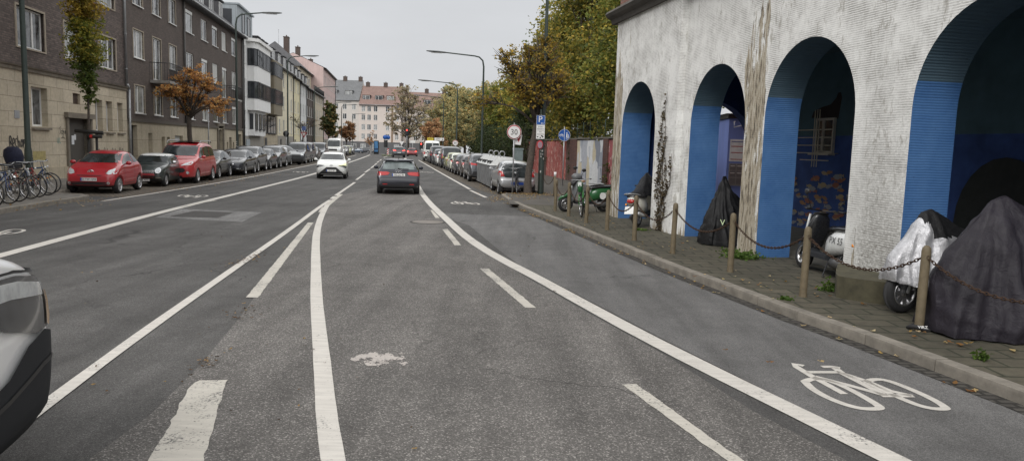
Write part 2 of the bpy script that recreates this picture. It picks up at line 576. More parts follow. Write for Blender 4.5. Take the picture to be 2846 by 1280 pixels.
def make_car(name, S, paint_mat):
    """S: dimensions and outlines; +x is forwards, origin on the ground under the middle"""
    L, W, H = S['L'], S['W'], S['H']; hw = W / 2
    root = empty(name)
    X = lambda x: L / 2 - x
    zn, xh, zh, xc, zc = S['zn'], S.get('xh', .5), S['zh'], S['xc'], S['zc']
    xf, zf, xr, zr, xt, zt = S['xf'], S['zf'], S['xr'], S['zr'], S['xt'], S['zt']
    zb = S.get('zb', .20); b0, b1 = S['b0'], S['b1']; wt = S.get('wt', .74)
    fw, rw = S.get('fw', .78), S.get('rw', .86)
    # x, zbot, shoulder z, top z, half width, top half width
    st = [(0.0, .36, zn - .26, zn - .20, fw * hw, fw * hw * .86),
          (.03, .27, zn - .12, zn - .06, (fw + .05) * hw, (fw + .03) * hw * .9),
          (.14, zb + .02, zn - .05, zn, (fw + .135) * hw, .86 * hw),
          (xh, zb, zh - .06, zh, .985 * hw, .84 * hw),
          (lerp(xh, xc, .6), zb, lerp(zh, zc, .65) - .06, lerp(zh, zc, .65), hw, .84 * hw),
          (xc, zb, zc - .05, zc, hw, .83 * hw),
          (lerp(xc, xf, .5), zb, lerp(zc - .03, b0, .7), lerp(zc, zf, .52), hw, lerp(.80, wt, .5) * hw),
          (xf, zb, b0, zf, hw, wt * hw),
          (lerp(xf, xr, .45), zb, lerp(b0, b1, .45), H, hw, wt * hw),
          (xr, zb, b1, zr, hw, S.get('wtr', wt - .02) * hw),
          (lerp(xr, xt, .5), zb, lerp(b1, zt - .04, .6), lerp(zr, zt, .48), .985 * hw, lerp(wt, .8, .45) * hw),
          (xt, zb, zt - .06, zt, .96 * hw, .80 * hw)]
    if S.get('xd'):
        st.append((S['xd'], zb, S['zd'] - .06, S['zd'], .95 * hw, .78 * hw))
    zq = S.get('zd', zt)
    st += [(L - .07, zb + .04, zq * .80 - .06, zq * .80, (rw + .07) * hw, .76 * hw),
           (L - .005, .30, S.get('zbump', .62) - .04, S.get('zbump', .62), rw * hw, (rw - .08) * hw)]
    rows = chaikin(st, 2)
    vs, fs = [], []
    ring = 0
    for x, b, zs, zt_, w, wtt in rows:
        ze = max(zs + .004, zt_ - S.get('edge', .085) * (1 if zt_ - zs > .2 else .3))
        half = [(0, b), (.80 * w, b), (.955 * w, b + .07), (.985 * w, lerp(b, zs, .28)), (1.0 * w, lerp(b, zs, .55)), (.99 * w, zs - .10), (.955 * w, zs), (lerp(.94 * w, wtt, .5), lerp(zs, ze, .52)), (wtt, ze), (wtt * .72, zt_ - .012), (0, zt_)]
        h = chaikin(half, 2)
        ring = 2 * len(h) - 2
        pts = h + [(-a, z) for a, z in h[-2:0:-1]]
        vs += [(X(x), a, z) for a, z in pts]
    n = len(rows)
    for i in range(n - 1):
        for k in range(ring):
            fs.append((i * ring + k, i * ring + (k + 1) % ring, (i + 1) * ring + (k + 1) % ring, (i + 1) * ring + k))
    fs.append(list(range(ring))[::-1]); fs.append([(n - 1) * ring + k for k in range(ring)])
    bvh = BVHTree.FromPolygons([Vector(v) for v in vs], fs)
    bm_ = MB(); bm_.smooth = True; bm_.add(vs, fs)
    me = bm_.mesh('body', [paint_mat, BLK])
    # wheel openings
    r = S['r']; xa, xb = S['xa'], L - S['xb']
    cut = MB(); cut.mi = 0
    tmp = bpy.data.objects.new('tmp', me); col.objects.link(tmp)
    for ax in (xa, xb):
        for s in (1, -1):
            cut.lathe([(0, s * (hw - .30)), (r + .055, s * (hw - .30)), (r + .055, s * (hw + .2)), (0, s * (hw + .2))][::s], o=(X(ax), 0, r), axis='Y', n=28)
    cme = cut.mesh('cut', BLK)
    bmc = bmesh.new(); bmc.from_mesh(cme); bmesh.ops.remove_doubles(bmc, verts=bmc.verts, dist=1e-5); bmesh.ops.recalc_face_normals(bmc, faces=bmc.faces); bmc.to_mesh(cme); bmc.free()
    bmc = bmesh.new(); bmc.from_mesh(me); bmesh.ops.recalc_face_normals(bmc, faces=bmc.faces); bmc.to_mesh(me); bmc.free()
    cobj = bpy.data.objects.new('cut', cme); col.objects.link(cobj)
    md = tmp.modifiers.new('b', 'BOOLEAN'); md.operation = 'DIFFERENCE'; md.object = cobj; md.solver = 'EXACT'
    try: md.material_mode = 'TRANSFER'
    except Exception: pass
    dg = bpy.context.evaluated_depsgraph_get()
    me2 = bpy.data.meshes.new_from_object(tmp.evaluated_get(dg)); me2.name = 'body'
    bpy.data.objects.remove(tmp); bpy.data.objects.remove(cobj)
    me2.materials.clear(); me2.materials.append(paint_mat); me2.materials.append(BLK)
    for p in me2.polygons:
        p.use_smooth = True
        q = sum((me2.vertices[i].co for i in p.vertices), Vector()) / len(p.vertices)
        for ax in (xa, xb):
            if math.hypot(q.x - X(ax), q.z - r) < r + .05 and abs(q.y) < hw - .01 and not (abs(p.normal.y) > .8 and abs(q.y) > hw * .9):
                p.material_index = 1
        if p.normal.z < -.6 and q.z < zb + .1: p.material_index = 1
    body = bpy.data.objects.new('body', me2); link(body, root)
    c = Car(); c.root, c.body, c.bvh, c.S, c.X, c.L, c.W, c.hw = root, body, bvh, S, X, L, W, hw
    c.P = lambda poly, d, nm, mat, par=None, off=.005: patch(bvh, poly, d, nm, mat, par or root, off)
    # glass
    g = S.get('glass', GLASS)
    top = [(x, z) for x, _, _, z, _, _ in rows]
    c.P([(-.80 * hw, zc + .035), (.80 * hw, zc + .035), (wt * hw * .93, zf - .075), (-wt * hw * .93, zf - .075)], 'front', 'windscreen', S.get('glassf', g))
    zrb = S.get('zrb', zt + .02)
    rear = [(-.76 * hw, zrb), (.76 * hw, zrb), (wt * hw * .90, zr - .07), (-wt * hw * .90, zr - .07)]
    rear = S.get('rear', rear)
    c.P(rear, 'back', 'rear_window', S.get('glassr', g))
    bel = lambda x: interp([(xc, b0 - .01), (xf, b0), (xr, b1), (xt, zt - .03)], x)
    tp = lambda x: interp(top, x)
    tops = [(x, tp(x) - S.get('wtop', .105)) for x in (lerp(xf, xr, t) for t in (.0, .2, .4, .6, .8, 1.0))]
    xs0 = lerp(xc, xf, .22) + .06
    xs1 = S.get('xs1', lerp(xr, xt, .55))
    outline = [(xs0, bel(xs0) + .035), (xf - .02, tp(xf) - .115)] + tops[1:] + [(xs1, bel(min(xs1, xt)) + .06)]
    pills = S.get('pillars', [lerp(xf, xr, .36)])
    edges = [xs0 - .01] + pills + [xs1 + .3]
    for s, d in ((1, 'left'), (-1, 'right')):
        for k in range(len(edges) - 1):
            e0 = edges[k] + (.035 if k else 0); e1 = edges[k + 1] - (.035 if k < len(edges) - 2 else 0)
            low = [(x, bel(x) + .035) for x in (e0, e1)]
            pl = [(X(a), b) for a, b in clip_poly(outline + [(xs0, bel(xs0) + .03)], e0, e1, 0, 3)]
            if len(pl) > 2: c.P(pl, d, 'side_window', g)
        mx = X(xs0 + .12)
        mb = MB(); mb.blob([((mx + .05, s * (hw + .09), b0 + .08), .02, .02), ((mx + .03, s * (hw + .09), b0 + .08), .085, .062), ((mx - .05, s * (hw + .09), b0 + .085), .095, .075), ((mx - .06, s * (hw + .09), b0 + .085), .08, .06)], 12)
        mb.tube([(mx - .02, s * (hw - .07), b0 + .03), (mx - .02, s * (hw + .06), b0 + .05)], .022, 6)
        mb.build('door_mirror', S.get('mirror', paint_mat), root)
        for px in pills[:1] if S.get('doors', 2) > 1 else []:
            pass
        # door joints and handles
        d0 = S.get('d0', xs0 + .02); lines = [d0] + S.get('dl', [pills[0]] if pills else [])
        if S.get('detail', 1):
            lw = .014
            for q in lines:
                c.P(strip([(X(q + .02), zb + .16), (X(q), lerp(zb, b0, .55)), (X(q), bel(q) + .02)], lw), d, 'door_gap', BLK, None, .003)
            c.P(strip([(X(lines[0] + .02), zb + .16), (X(lines[-1] + .02), zb + .16)], lw), d, 'door_gap', BLK, None, .003)
        for q in S.get('hd', [pills[0] - .1] if pills else []):
            hz = bel(q) - .13
            c.P([(X(q) - .09, hz - .018), (X(q) + .09, hz - .018), (X(q) + .09, hz + .018), (X(q) - .09, hz + .018)], d, 'door_handle', S.get('handle', paint_mat), None, .03)
        if S.get('sill'):
            c.P([(X(xa + r + .1), zb + .02), (X(xb - r - .1), zb + .02), (X(xb - r - .1), zb + .15), (X(xa + r + .1), zb + .15)], d, 'sill', S['sill'])
    # wheels
    tm, rm = wheel_meshes(r, S.get('tw', .2), S.get('rr', r * .66), S.get('spokes', 5), S.get('rim', RIM), S.get('twin', False))
    for ax in (xa, xb):
        for s in (1, -1):
            w = bpy.data.objects.new('wheel', tm); w.location = (X(ax), s * (hw - S.get('tw', .2) / 2 - S.get('inset', .015)), r)
            w.rotation_euler = (0, rnd.uniform(0, 1.2), 0 if s > 0 else PI)
            link(w, root)
            q = bpy.data.objects.new('rim', rm); link(q, w)
    # front and rear furniture
    for key, d in (('front', 'front'), ('back', 'back')):
        for it in S.get(key, []):
            nm, mat, poly = it[:3]
            off = it[3] if len(it) > 3 else .006
            c.P(poly, d, nm, mat, None, off)
            if nm in ('headlight', 'tail_light', 'fog_light', 'reflector', 'bonnet_line', 'exhaust'):
                c.P(mirror_poly(poly), d, nm, mat, None, off)
    return c

def plate(c, d, z, txt, w=.52, y=0.0, mat=None, fs=.105):
    """number plate with lettering, laid on the bumper"""
    s = 1 if d == 'front' else -1
    h, n, i, dist = c.bvh.ray_cast(Vector((s * 6, y, z)), Vector((-s, 0, 0)))
    x = h.x + s * .014
    mb = MB()
    mb.box(x, y, z, .012, w, .112)
    pl = mb.build('number_plate', mat or PLATE, c.root)
    rot = (PI / 2, 0, PI / 2) if s > 0 else (PI / 2, 0, -PI / 2)
    if txt:
        text(txt, fs, INK, pl, (x + s * .009, y + s * .02, z - .002), rot, 'plate_lettering', sx=.86)
    mb = MB(); mb.box(x + s * .002, y - s * (w / 2 - .022), z, .012, .042, .106); mb.build('plate_band', EUB, pl)
    return pl

def set_paint(root, mat, old):
    for k in kids(root):
        for sl in k.material_slots:
            if sl.material == old:
                sl.link = 'OBJECT'; sl.material = mat

def put(root, x, y, heading, label, cat='car', group=None, z=0.0):
    root.location = (x, y, z); root.rotation_euler = (0, 0, heading)
    return tag(root, label, cat, group)
# ------------------------------------------------------------------ ground, road, pavements
def struct(mb, name, mats, kind='structure'):
    return tag(mb.build(name, mats), kind=kind)

def flat(name, pts, z, mat, z0=None, sub=None):
    mb = MB()
    mb.ngon([(p[0], p[1], z) for p in pts])
    if z0 is not None:
        n = len(pts)
        for i in range(n):
            a, b = pts[i], pts[(i + 1) % n]
            mb.poly([(a[0], a[1], z0), (b[0], b[1], z0), (b[0], b[1], z), (a[0], a[1], z)])
    o = struct(mb, name, mat)
    me = o.data
    for p in me.polygons:
        if p.normal.z < -.5: p.flip()
    return o

SL = -.155                                   # street direction: x = c + SL * y
UA = math.atan2(1, SL)                       # heading along the street, away from the viewer
def S_(c, y): return (c + SL * y, y)

FALL = -.0115                                # beyond the rise the street levels off: lower than the near plane
mb = MB(); mb.poly([(-900, -300, -.05), (900, -300, -.05), (900, 116, -.05), (-900, 116, -.05)])
mb.poly([(-900, 116, -.05), (900, 116, -.05), (900, 1500, -.05 + FALL * 1384), (-900, 1500, -.05 + FALL * 1384)])
struct(mb, 'ground', M('far_ground', (.12, .115, .10), .9, var=.3, scale=.05))
road_pts = [(-14, -12), (9, -12), (9, 25), (5, 60), (2, 116), (-33, 116), (-28, 80), (-20, 20)]
flat('road', road_pts, 0.0, ASPH_L)
mb = MB(); zf_ = lambda y: FALL * (y - 116)
for a, b, c, d in (((-33, 116), (2, 116), (8, 150), (-35.5, 150)), ((-35.5, 150), (8, 150), (60, 190), (-70, 190)), ((-70, 190), (60, 190), (90, 233), (-100, 233))):
    mb.poly([(q[0], q[1], zf_(q[1])) for q in (a, b, c, d)])
struct(mb, 'junction', ASPH_L)
def G2(x, y, ymax=205):
    p = G(x, y)
    if 0 < p.y < 116: return p
    d = ray(x, y); den = -d.z + FALL * d.y
    t = (CH + FALL * 116) / den if den > 1e-5 else 1e9
    Y = min(ymax, d.y * t) if t > 0 else ymax
    q = ray(x, y); t = Y / q.y
    return Vector((q.x * t, Y, zf_(Y)))
# the coarser centre strip
cl = [G(*p) for p in ((250, 1275), (420, 1150), (560, 1010), (668, 880), (770, 740), (880, 606), (950, 541))]
cr = [G(*p) for p in ((2345, 1275), (2090, 1140), (1846, 985), (1600, 850), (1470, 775), (1396, 728), (1325, 688), (1262, 645), (1215, 596), (1175, 545), (1150, 500))]
flat('road_centre_strip', [(-2.2, 1.0)] + [(p.x, p.y) for p in cl] + [(p.x, p.y) for p in cr[::-1]] + [(3.2, 1.0)], .004, ASPH_C)
kerb_line = [(5.6, -2.0), (4.75, 3.8), (4.37, 6.05), (3.91, 7.94), (3.58, 9.04), (2.74, 12.48), (1.92, 16.5), (1.09, 20.62), (.2, 24.96), (-.18, 27.2), (-.42, 29.2), (-.48, 30.0), (-.30, 30.75), (.2, 31.05), (1.42, 31.2)]
bl = [G(*p) for p in ((1232, 592), (1252, 610), (1304, 626), (1345, 660), (1387, 695), (1450, 742), (1509, 768), (1600, 816), (1846, 944), (2512, 1277))]
flat('cycle_lane', [(p.x, p.y) for p in bl] + [(3.4, 3.8), (5.5, -1)] + [(x - .02, y) for x, y in kerb_line[1:8]] + [(G(1478, 602).x, G(1478, 602).y)], .004, ASPH_B)
# lighter strip under the bike-lane edge line (old seam)
flat('road_patch', [(p.x, p.y) for p in (G(430, 604), G(505, 581), G(727, 590), G(672, 617))], .004, ASPH_P)

COBB = bricks('cobbles', (.10, .085, .065), (.15, .125, .095), (.05, .04, .03), .17, .13, .02, .9, swap=False, var=.4, bump=.8)
flat('parking_strip', [S_(-9.0, 24.4), S_(-8.35, 32), S_(-7.75, 42), S_(-7.2, 64), S_(-6.7, 115), S_(-10.5, 118), S_(-11.4, 24.4)], .004, COBB)
flat('parking_strip', [S_(4.25, 30.2), S_(3.75, 33.5), S_(3.2, 50), S_(2.5, 93), S_(5.4, 93), S_(6.3, 31.2)], .004, COBB)

PAVE = bricks('paving_slabs', (.066, .060, .042), (.086, .076, .054), (.030, .032, .018), .50, .31, .018, .92, swap=False, var=.5, bump=.55)
PAVEF = bricks('worn_paving', (.15, .14, .125), (.18, .165, .145), (.08, .075, .06), .4, .4, .012, .92, swap=False, var=.3, bump=.35)
def offset(line, d):
    out = []
    for i, p in enumerate(line):
        a = Vector(line[max(i - 1, 0)]); b = Vector(line[min(i + 1, len(line) - 1)])
        t = (b - a).normalized()
        out.append((p[0] + t.y * d, p[1] - t.x * d))
    return out
kb = offset(kerb_line, .16)
far_r = [S_(6.3, y) for y in (34, 50, 80, 120)]
pav = kb + far_r + [(30, 120), (30, -2)]
o = flat('pavement', pav, .12, PAVE)
o2 = flat('pavement', [(-.1, 24.9), (-.25, 29.6), (-.1, 30.6), (.3, 30.9), (1.5, 31.05)] + far_r + [(8, 118), (9, 60), (7, 36), (4.2, 24.9)], .124, M('dark_pavement', (.085, .078, .068), .9, var=.35, scale=1.2, bump=.2))

def kerb(line, w, z=.125, name='kerb'):
    """kerb stones about a metre long with open joints, top edge rounded"""
    mb = MB()
    pts = [Vector((p[0], p[1], 0)) for p in line]
    seg = []
    acc = []
    for a, b in zip(pts, pts[1:]):
        L = (b - a).length; n = max(1, round(L / 1.0))
        for k in range(n):
            seg.append((a.lerp(b, k / n), a.lerp(b, (k + 1) / n)))
    for a, b in seg:
        t = (b - a).normalized(); nn = Vector((t.y, -t.x, 0)) * w
        a2, b2 = a + t * .006, b - t * .006
        zt = z + rnd.uniform(-.004, .006)
        prof = [(-.0, -.06), (-.0, zt - .03), (.02, zt - .004), (.05, zt), (1.0, zt), (1.0, -.06)]
        vs = [a2 + nn * u + Vector((0, 0, h)) for u, h in prof] + [b2 + nn * u + Vector((0, 0, h)) for u, h in prof]
        n = len(prof)
        fs = [(i, i + 1, n + i + 1, n + i) for i in range(n - 1)] + [tuple(range(n)), tuple(range(2 * n - 1, n - 1, -1))]
        mb.add(vs, fs, False)
    return tag(mb.build(name, KERB, fix=True), kind='structure')
kerb(kerb_line, .16)
kerb([S_(6.15, y) for y in range(32, 121, 4)], .15)

isl = [(-11.0, -2), (-12.3, 14), (-12.74, 18.27), (-13.13, 21.09), (-13.27, 22.8), (-13.42, 23.35), (-13.8, 23.7), (-14.4, 23.85), S_(-11.4, 24.1)]
kl = isl + [S_(-11.4, y) for y in (30, 50, 80, 120)]
il = offset(kl, -.15)
flat('pavement', il + [S_(-11.55, 120.1), S_(-15, 120.1), S_(-15, -2)], .12, PAVEF)
mb = MB(); mb.poly([(*S_(-11.4, 120), .10), (*S_(-11.4, 175), -.55), (*S_(-18, 175), -.55), (*S_(-18, 120), .10)][::-1]); struct(mb, 'pavement', PAVEF)
kerb(kl, -.15)
gut = bricks('gutter_setts', (.05, .045, .04), (.075, .07, .06), (.02, .018, .015), .2, .1, .02, .9, swap=False, var=.4, bump=.6)
gl = kerb_line[:9]
mb = MB()
for a, b, c, d in zip(gl, gl[1:], offset(gl, -.19), offset(gl, -.19)[1:]):
    mb.poly([(a[0], a[1], .008), (c[0], c[1], .008), (d[0], d[1], .008), (b[0], b[1], .008)][::-1])
o = struct(mb, 'gutter', gut)
for p in o.data.polygons:
    if p.normal.z < 0: p.flip()

# ------------------------------------------------------------------ painted markings
def smooth2(pts, it=2):
    return chaikin([tuple(p) for p in pts], it)

def ribbon(mb, pts, w, z=.009, taper=None):
    pts = [Vector((p[0], p[1], z)) for p in pts]
    vs = []
    for i, p in enumerate(pts):
        t = (pts[min(i + 1, len(pts) - 1)] - pts[max(i - 1, 0)]).normalized()
        n = Vector((-t.y, t.x, 0))
        ww = w * (1 + .06 * noise.noise(p * 2.3))
        vs += [p + n * ww / 2, p - n * ww / 2]
    mb.add(vs, [(2 * i, 2 * i + 1, 2 * i + 3, 2 * i + 2) for i in range(len(pts) - 1)], False)

def dense(pts, step=.25):
    out = []
    for a, b in zip(pts, pts[1:]):
        a, b = Vector(a), Vector(b); n = max(1, int((b - a).length / step))
        out += [tuple(a.lerp(b, k / n)) for k in range(n)]
    return out + [tuple(pts[-1])]

def line(px, w, mat=None, name='lane_line', z=.009, it=2):
    pts = [tuple(G(*p)[:2]) for p in px]
    mb = MB(); ribbon(mb, dense(smooth2(pts, it), .4), w, z)
    mb.v = [(a, b, c + (zf_(b) if b > 116 else 0)) for a, b, c in mb.v]
    o = struct(mb, name, mat or WHITE_L)
    for p in o.data.polygons:
        if p.normal.z < 0: p.flip()
    return o

def dash(px, mat=None, name='lane_dash', z=.009, jag=.012):
    pts = [G(*p) for p in px]
    out = []
    n = len(pts)
    for i in range(n):
        a, b = pts[i], pts[(i + 1) % n]
        m = max(2, int((b - a).length / .06))
        for k in range(m):
            p = a.lerp(b, k / m)
            t = (b - a).normalized(); nn = Vector((-t.y, t.x, 0))
            out.append(p + nn * jag * noise.noise(p * 9))
    mb = MB(); mb.ngon([(p.x, p.y, z) for p in out])
    o = struct(mb, name, mat or WHITE_W)
    for p in o.data.polygons:
        if p.normal.z < 0: p.flip()
    return o

line([(-60, 1270), (0, 1223), (139, 1116), (353, 956), (552, 815), (803, 640), (890, 574), (918, 556)], .125)
line([(938, 1360), (926, 1280), (908, 1164), (897, 1026), (885, 900), (880, 840), (878, 775), (877, 672), (883, 631), (893, 600), (906, 575), (913, 567)], .155, z=.0095)
line([(911, 570), (930, 554), (948, 540)], .15, WHITE_W, z=.010)
for a, b in (((921, 553), (930, 546)), ((933, 543.5), (986, 507)), ((990.5, 500), (1013, 483)), ((1014, 479.5), (1028.5, 469.5)), ((1031, 467), (1040.5, 460)), ((1041, 458.5), (1047, 454)), ((1048, 451.8), (1054, 447.8)), ((1055.5, 446.5), (1060, 443)), ((1066, 438), (1083, 431))):
    line([a, b], .13, it=0, z=.0095)
line([(1147, 492), (1163, 520), (1174, 540), (1196, 567), (1221, 591), (1250, 617), (1280, 646), (1332, 685), (1404, 727), (1489, 770), (1600, 832), (1846, 966), (2485, 1280), (2700, 1386)], .225)
line([(1119.5, 446.5), (1128, 439.5)], .3, it=0)
line([(1163, 445), (1232, 484.5), (1306, 526)], .15)
line([(1307, 529), (1351, 549)], .15, it=0)
line([(-60, 727), (33, 702), (400, 602), (593, 554), (700, 528), (867, 486), (957, 456), (1000, 441.5), (1025, 432), (1029, 430), (1024, 427)], .25)
line([(285, 559), (450, 534), (590, 511), (700, 492), (869, 458), (955, 440), (990, 431)], .14)
line([(505, 576), (560, 562.5), (600, 558)], .12, WHITE_W, z=.0095)
dash([(855.5, 619), (871, 619), (717.5, 828), (684, 827)])
dash([(555, 1058), (629, 1057), (603, 1150), (576, 1250), (566, 1268), (557, 1330), (380, 1330), (452, 1215), (530, 1072)], jag=.02)
dash([(1229, 638), (1244, 637), (1282, 682), (1264, 682)])
dash([(1333, 746.5), (1357.5, 747), (1490, 856), (1460, 855.6)])
dash([(1728, 1069), (1768, 1068), (2140, 1335), (2095, 1335)])
dash([(1196, 584), (1202, 584), (1222, 606), (1210, 606)], z=.0085)
dash([(884, 590), (896, 575), (900, 577), (892, 590)], z=.0085)
# spilled paint by the middle of the lane
mb = MB(); q0, q1 = G(955, 1022), G(1160, 976)
n_, m_ = 84, 62
for i in range(n_):
    for k in range(m_):
        u, v_ = i / n_, k / m_
        f = noise.noise(Vector((u * 5, v_ * 4, 3))) + .55 * noise.noise(Vector((u * 14, v_ * 9, 8))) + .4 * noise.noise(Vector((u * 40, v_ * 30, 1)))
        if f + .75 * (1 - ((u - .48) / .5) ** 2 - ((v_ - .5) / .42) ** 2) > .38:
            X0, Y_ = lerp(q0.x, q1.x, u), lerp(q0.y, q1.y, v_); dx, dy = (q1.x - q0.x) / n_ * .54, (q1.y - q0.y) / m_ * .54
            mb.add([(X0 + a * dx * rnd.uniform(.8, 1.2), Y_ + b_ * dy * rnd.uniform(.8, 1.2), .0085) for a, b_ in ((-1, -1), (1, -1), (1, 1), (-1, 1))], [(0, 1, 2, 3)])
struct(mb, 'paint_spill', SPLASH)

# bicycle symbol, measured from the nearest one
def z8(x, y): return G(1846 + x * .466, 740 + y * .466)
W1 = [(838, 690), (880, 673), (945, 675), (1020, 697), (1110, 738), (1200, 787), (1275, 832), (1292, 850), (1240, 855), (1160, 850), (1060, 822), (960, 780), (880, 733)]
W2 = [(1207, 690), (1250, 676), (1320, 680), (1420, 715), (1530, 762), (1620, 806), (1675, 842), (1680, 853), (1620, 855), (1530, 838), (1420, 795), (1310, 745), (1240, 712)]
LN = [([(832, 596), (775, 585), (790, 603), (880, 658), (1075, 765)], .075), ([(850, 634), (1050, 634)], .075), ([(940, 602), (1000, 602), (1048, 610)], .075), ([(1010, 604), (1060, 640), (1200, 712), (1320, 775)], .075), ([(895, 660), (1100, 712), (1300, 768)], .075), ([(1290, 774), (1480, 774)], .085), ([(1060, 640), (1215, 690), (1345, 745), (1480, 776)], .07)]
sym = MB()
org = z8(1260, 730)
def L2(p): q = z8(*p); return (q.x - org.x, q.y - org.y)
for wl in (W1, W2):
    pp = [L2(p) for p in wl]; pp = smooth2(pp + pp[:1], 2); ribbon(sym, pp + pp[:2], .075, .0)
for k, (ln, w) in enumerate(LN):
    ribbon(sym, [L2(p) for p in ln], w, .0)
bs = sym.mesh('cycle_symbol', WHITE_L)
for p in bs.polygons:
    if p.normal.z < 0: p.flip()
def symbol(p, rz, sx=1.0):
    o = bpy.data.objects.new('cycle_symbol', bs); o.location = (p.x, p.y, .0095); o.rotation_euler.z = rz; o.scale = (sx, sx, 1)
    link(o); tag(o, kind='structure')
symbol(org, 0)
symbol(G(1302, 565), R(4))
symbol(G(1190, 479), R(6))
symbol(G(523, 545), PI + R(4))
symbol(G(-38, 646), PI + R(5))
symbol(G(829, 478), PI + R(3))

# manhole covers
def manhole(p, r, label):
    mb = MB()
    mb.lathe([(r + .05, .004), (r + .05, .012), (r, .012)], n=32)
    o = mb.build('manhole_cover', M('iron', (.07, .065, .06), .7, .3, .3, 20, bump=.3), loc=(p.x, p.y, 0))
    tag(o, label, 'manhole cover')
    mb = MB(); mb.disc((0, 0, .010), r - .01, 'Z', 32); mb.build('lid', M('lid_concrete', (.22, .20, .18), .9, var=.3, scale=14), o)
manhole(G(1189, 617), .42, 'round manhole cover in the lane left of the curving white line')
p0 = [G(*q) for q in ((478, 601), (540, 587), (645, 591), (604, 605))]
mb = MB()
c0 = sum(p0, Vector()) / 4
mb.ngon([(q.x - c0.x, q.y - c0.y, .010) for q in p0])
o = mb.build('drain_cover', M('iron_dark', (.05, .047, .045), .75, .3, .3, 25, bump=.3), loc=(c0.x, c0.y, 0))
if o.data.polygons[0].normal.z < 0:
    for p in o.data.polygons: p.flip()
tag(o, 'dark iron access cover set in a pale asphalt patch', 'manhole cover')
mb = MB()
for a, b in ((0, 1), (1, 2), (2, 3), (3, 0)):
    ribbon(mb, [(p0[a].x - c0.x, p0[a].y - c0.y), (p0[b].x - c0.x, p0[b].y - c0.y)], .06, .013)
m0 = (p0[0] + p0[3]) / 2 - c0; m1 = (p0[1] + p0[2]) / 2 - c0
ribbon(mb, [((p0[0] + p0[1]) / 2 - c0)[:2], ((p0[2] + p0[3]) / 2 - c0)[:2]], .05, .013)
mb.build('cover_frame', M('iron', (.07, .065, .06)), o)
# ------------------------------------------------------------------ vehicles
P_RED = paint('red_paint', (.42, .012, .022)); P_RED2 = paint('bright_red_paint', (.50, .025, .03))
P_GRN = paint('dark_green_paint', (.012, .022, .020)); P_BLK = paint('black_paint', (.012, .012, .014)); P_NAV = paint('navy_paint', (.014, .017, .028), .3)
P_GRY = paint('grey_paint', (.075, .08, .09), .5); P_ANT = paint('anthracite_paint', (.030, .033, .045), .4); P_BEI = paint('beige_paint', (.42, .38, .31), .4)
P_SIL = paint('silver_paint', (.50, .51, .52), .6); P_WHI = paint('white_paint', (.78, .79, .77)); P_LIM = paint('olive_paint', (.30, .31, .10)); P_CRM = paint('cream_white_paint', (.72, .74, .62))
P_DBL = paint('slate_blue_paint', (.10, .13, .17), .4); P_BRN = paint('brown_grey_paint', (.12, .105, .095), .4); P_MRED = paint('wine_red_paint', (.22, .03, .035), .2)
def box2(y0, y1, z0, z1): return [(y0, z0), (y1, z0), (y1, z1), (y0, z1)]

def hatch(**k):
    S = dict(L=4.0, W=1.72, H=1.46, r=.31, xa=.82, xb=.70, zn=.72, xh=.42, zh=.84, xc=1.12, zc=.97, xf=1.95, zf=1.385, xr=3.42, zr=1.385, xt=3.86, zt=.97, b0=.92, b1=.98, pillars=[2.35], hd=[2.25], dl=[2.35, 3.15], detail=0)
    S['front'] = [('headlight', LENS, [(.42, .66), (.80, .70), (.78, .80), (.50, .76)]), ('grille', BLK, box2(-.42, .42, .60, .70)), ('air_intake', BLK, box2(-.55, .55, .28, .42))]
    S['back'] = [('tail_light', RED, [(.50, .78), (.83, .78), (.80, .94), (.56, .92)]), ('rear_trim', BLK, box2(-.55, .55, .27, .40))]
    S.update(k)
    return S
CARS = {}
def design(key, S, pm):
    c = make_car('car', S, pm)
    CARS[key] = (c, pm)
    return c
used = set()
def car(key, x, y, heading, label, pm=None, group=None, cat='car', name='parked_car'):
    c, base = CARS[key]
    o = c.root if key not in used else dup(c.root)
    used.add(key)
    o.name = name
    if pm is not None and pm != base:
        st = [o]
        while st:
            q = st.pop(); st += [k for k in bpy.data.objects if k.parent == q] if False else kids(q)
            for sl in q.material_slots:
                if sl.material == base: sl.link = 'OBJECT'; sl.material = pm
    return put(o, x, y, heading, label, cat, group)

def near(key, px, side, heading):
    """centre of a car whose front (or rear) wheel on the kerb-away side stands at a photo pixel"""
    c, _ = CARS[key]; S = c.S
    lx = (c.L / 2 - S['xa']) if side[0] == 'f' else (-c.L / 2 + S['xb'])
    ly = c.hw - .01 if side[1] == 'l' else -c.hw + .01
    p = G(*px)
    ca, sa = math.cos(heading), math.sin(heading)
    return p.x - (ca * lx - sa * ly), p.y - (sa * lx + ca * ly)
HL = UA + PI          # parked on the left, facing the viewer
HR = UA

# --- small red city car
iq = hatch(L=3.0, W=1.68, H=1.50, r=.29, xa=.52, xb=.46, zn=.70, xh=.30, zh=.87, xc=.74, zc=1.02, xf=1.5, zf=1.435, xr=2.5, zr=1.43, xt=2.92, zt=.98, b0=.97, b1=1.03, zb=.19, fw=.76, pillars=[2.0], hd=[1.75], dl=[1.98], detail=1, rr=.205, twin=True, xs1=2.55, tw=.19)
iq['front'] = [('headlight', LENS, [(.50, .70), (.60, .665), (.80, .70), (.815, .80), (.72, .875), (.56, .80)]), ('air_slot', BLK, [(-.43, .648), (-.36, .618), (.36, .618), (.43, .648), (.36, .638), (-.36, .638)]),
               ('grille', BLK, [(-.60, .41), (-.56, .31), (.56, .31), (.60, .41)]), ('bonnet_line', BLK, [(.44, .872), (.50, .70), (.49, .70), (.43, .872)], .003), ('fog_light', LENS, [(.62 + .045 * math.cos(a), .375 + .045 * math.sin(a)) for a in [k * PI / 6 for k in range(12)]], .01), ('bumper_line', BLK, box2(-.66, .66, .255, .27))]
c = design('iq', iq, P_RED)
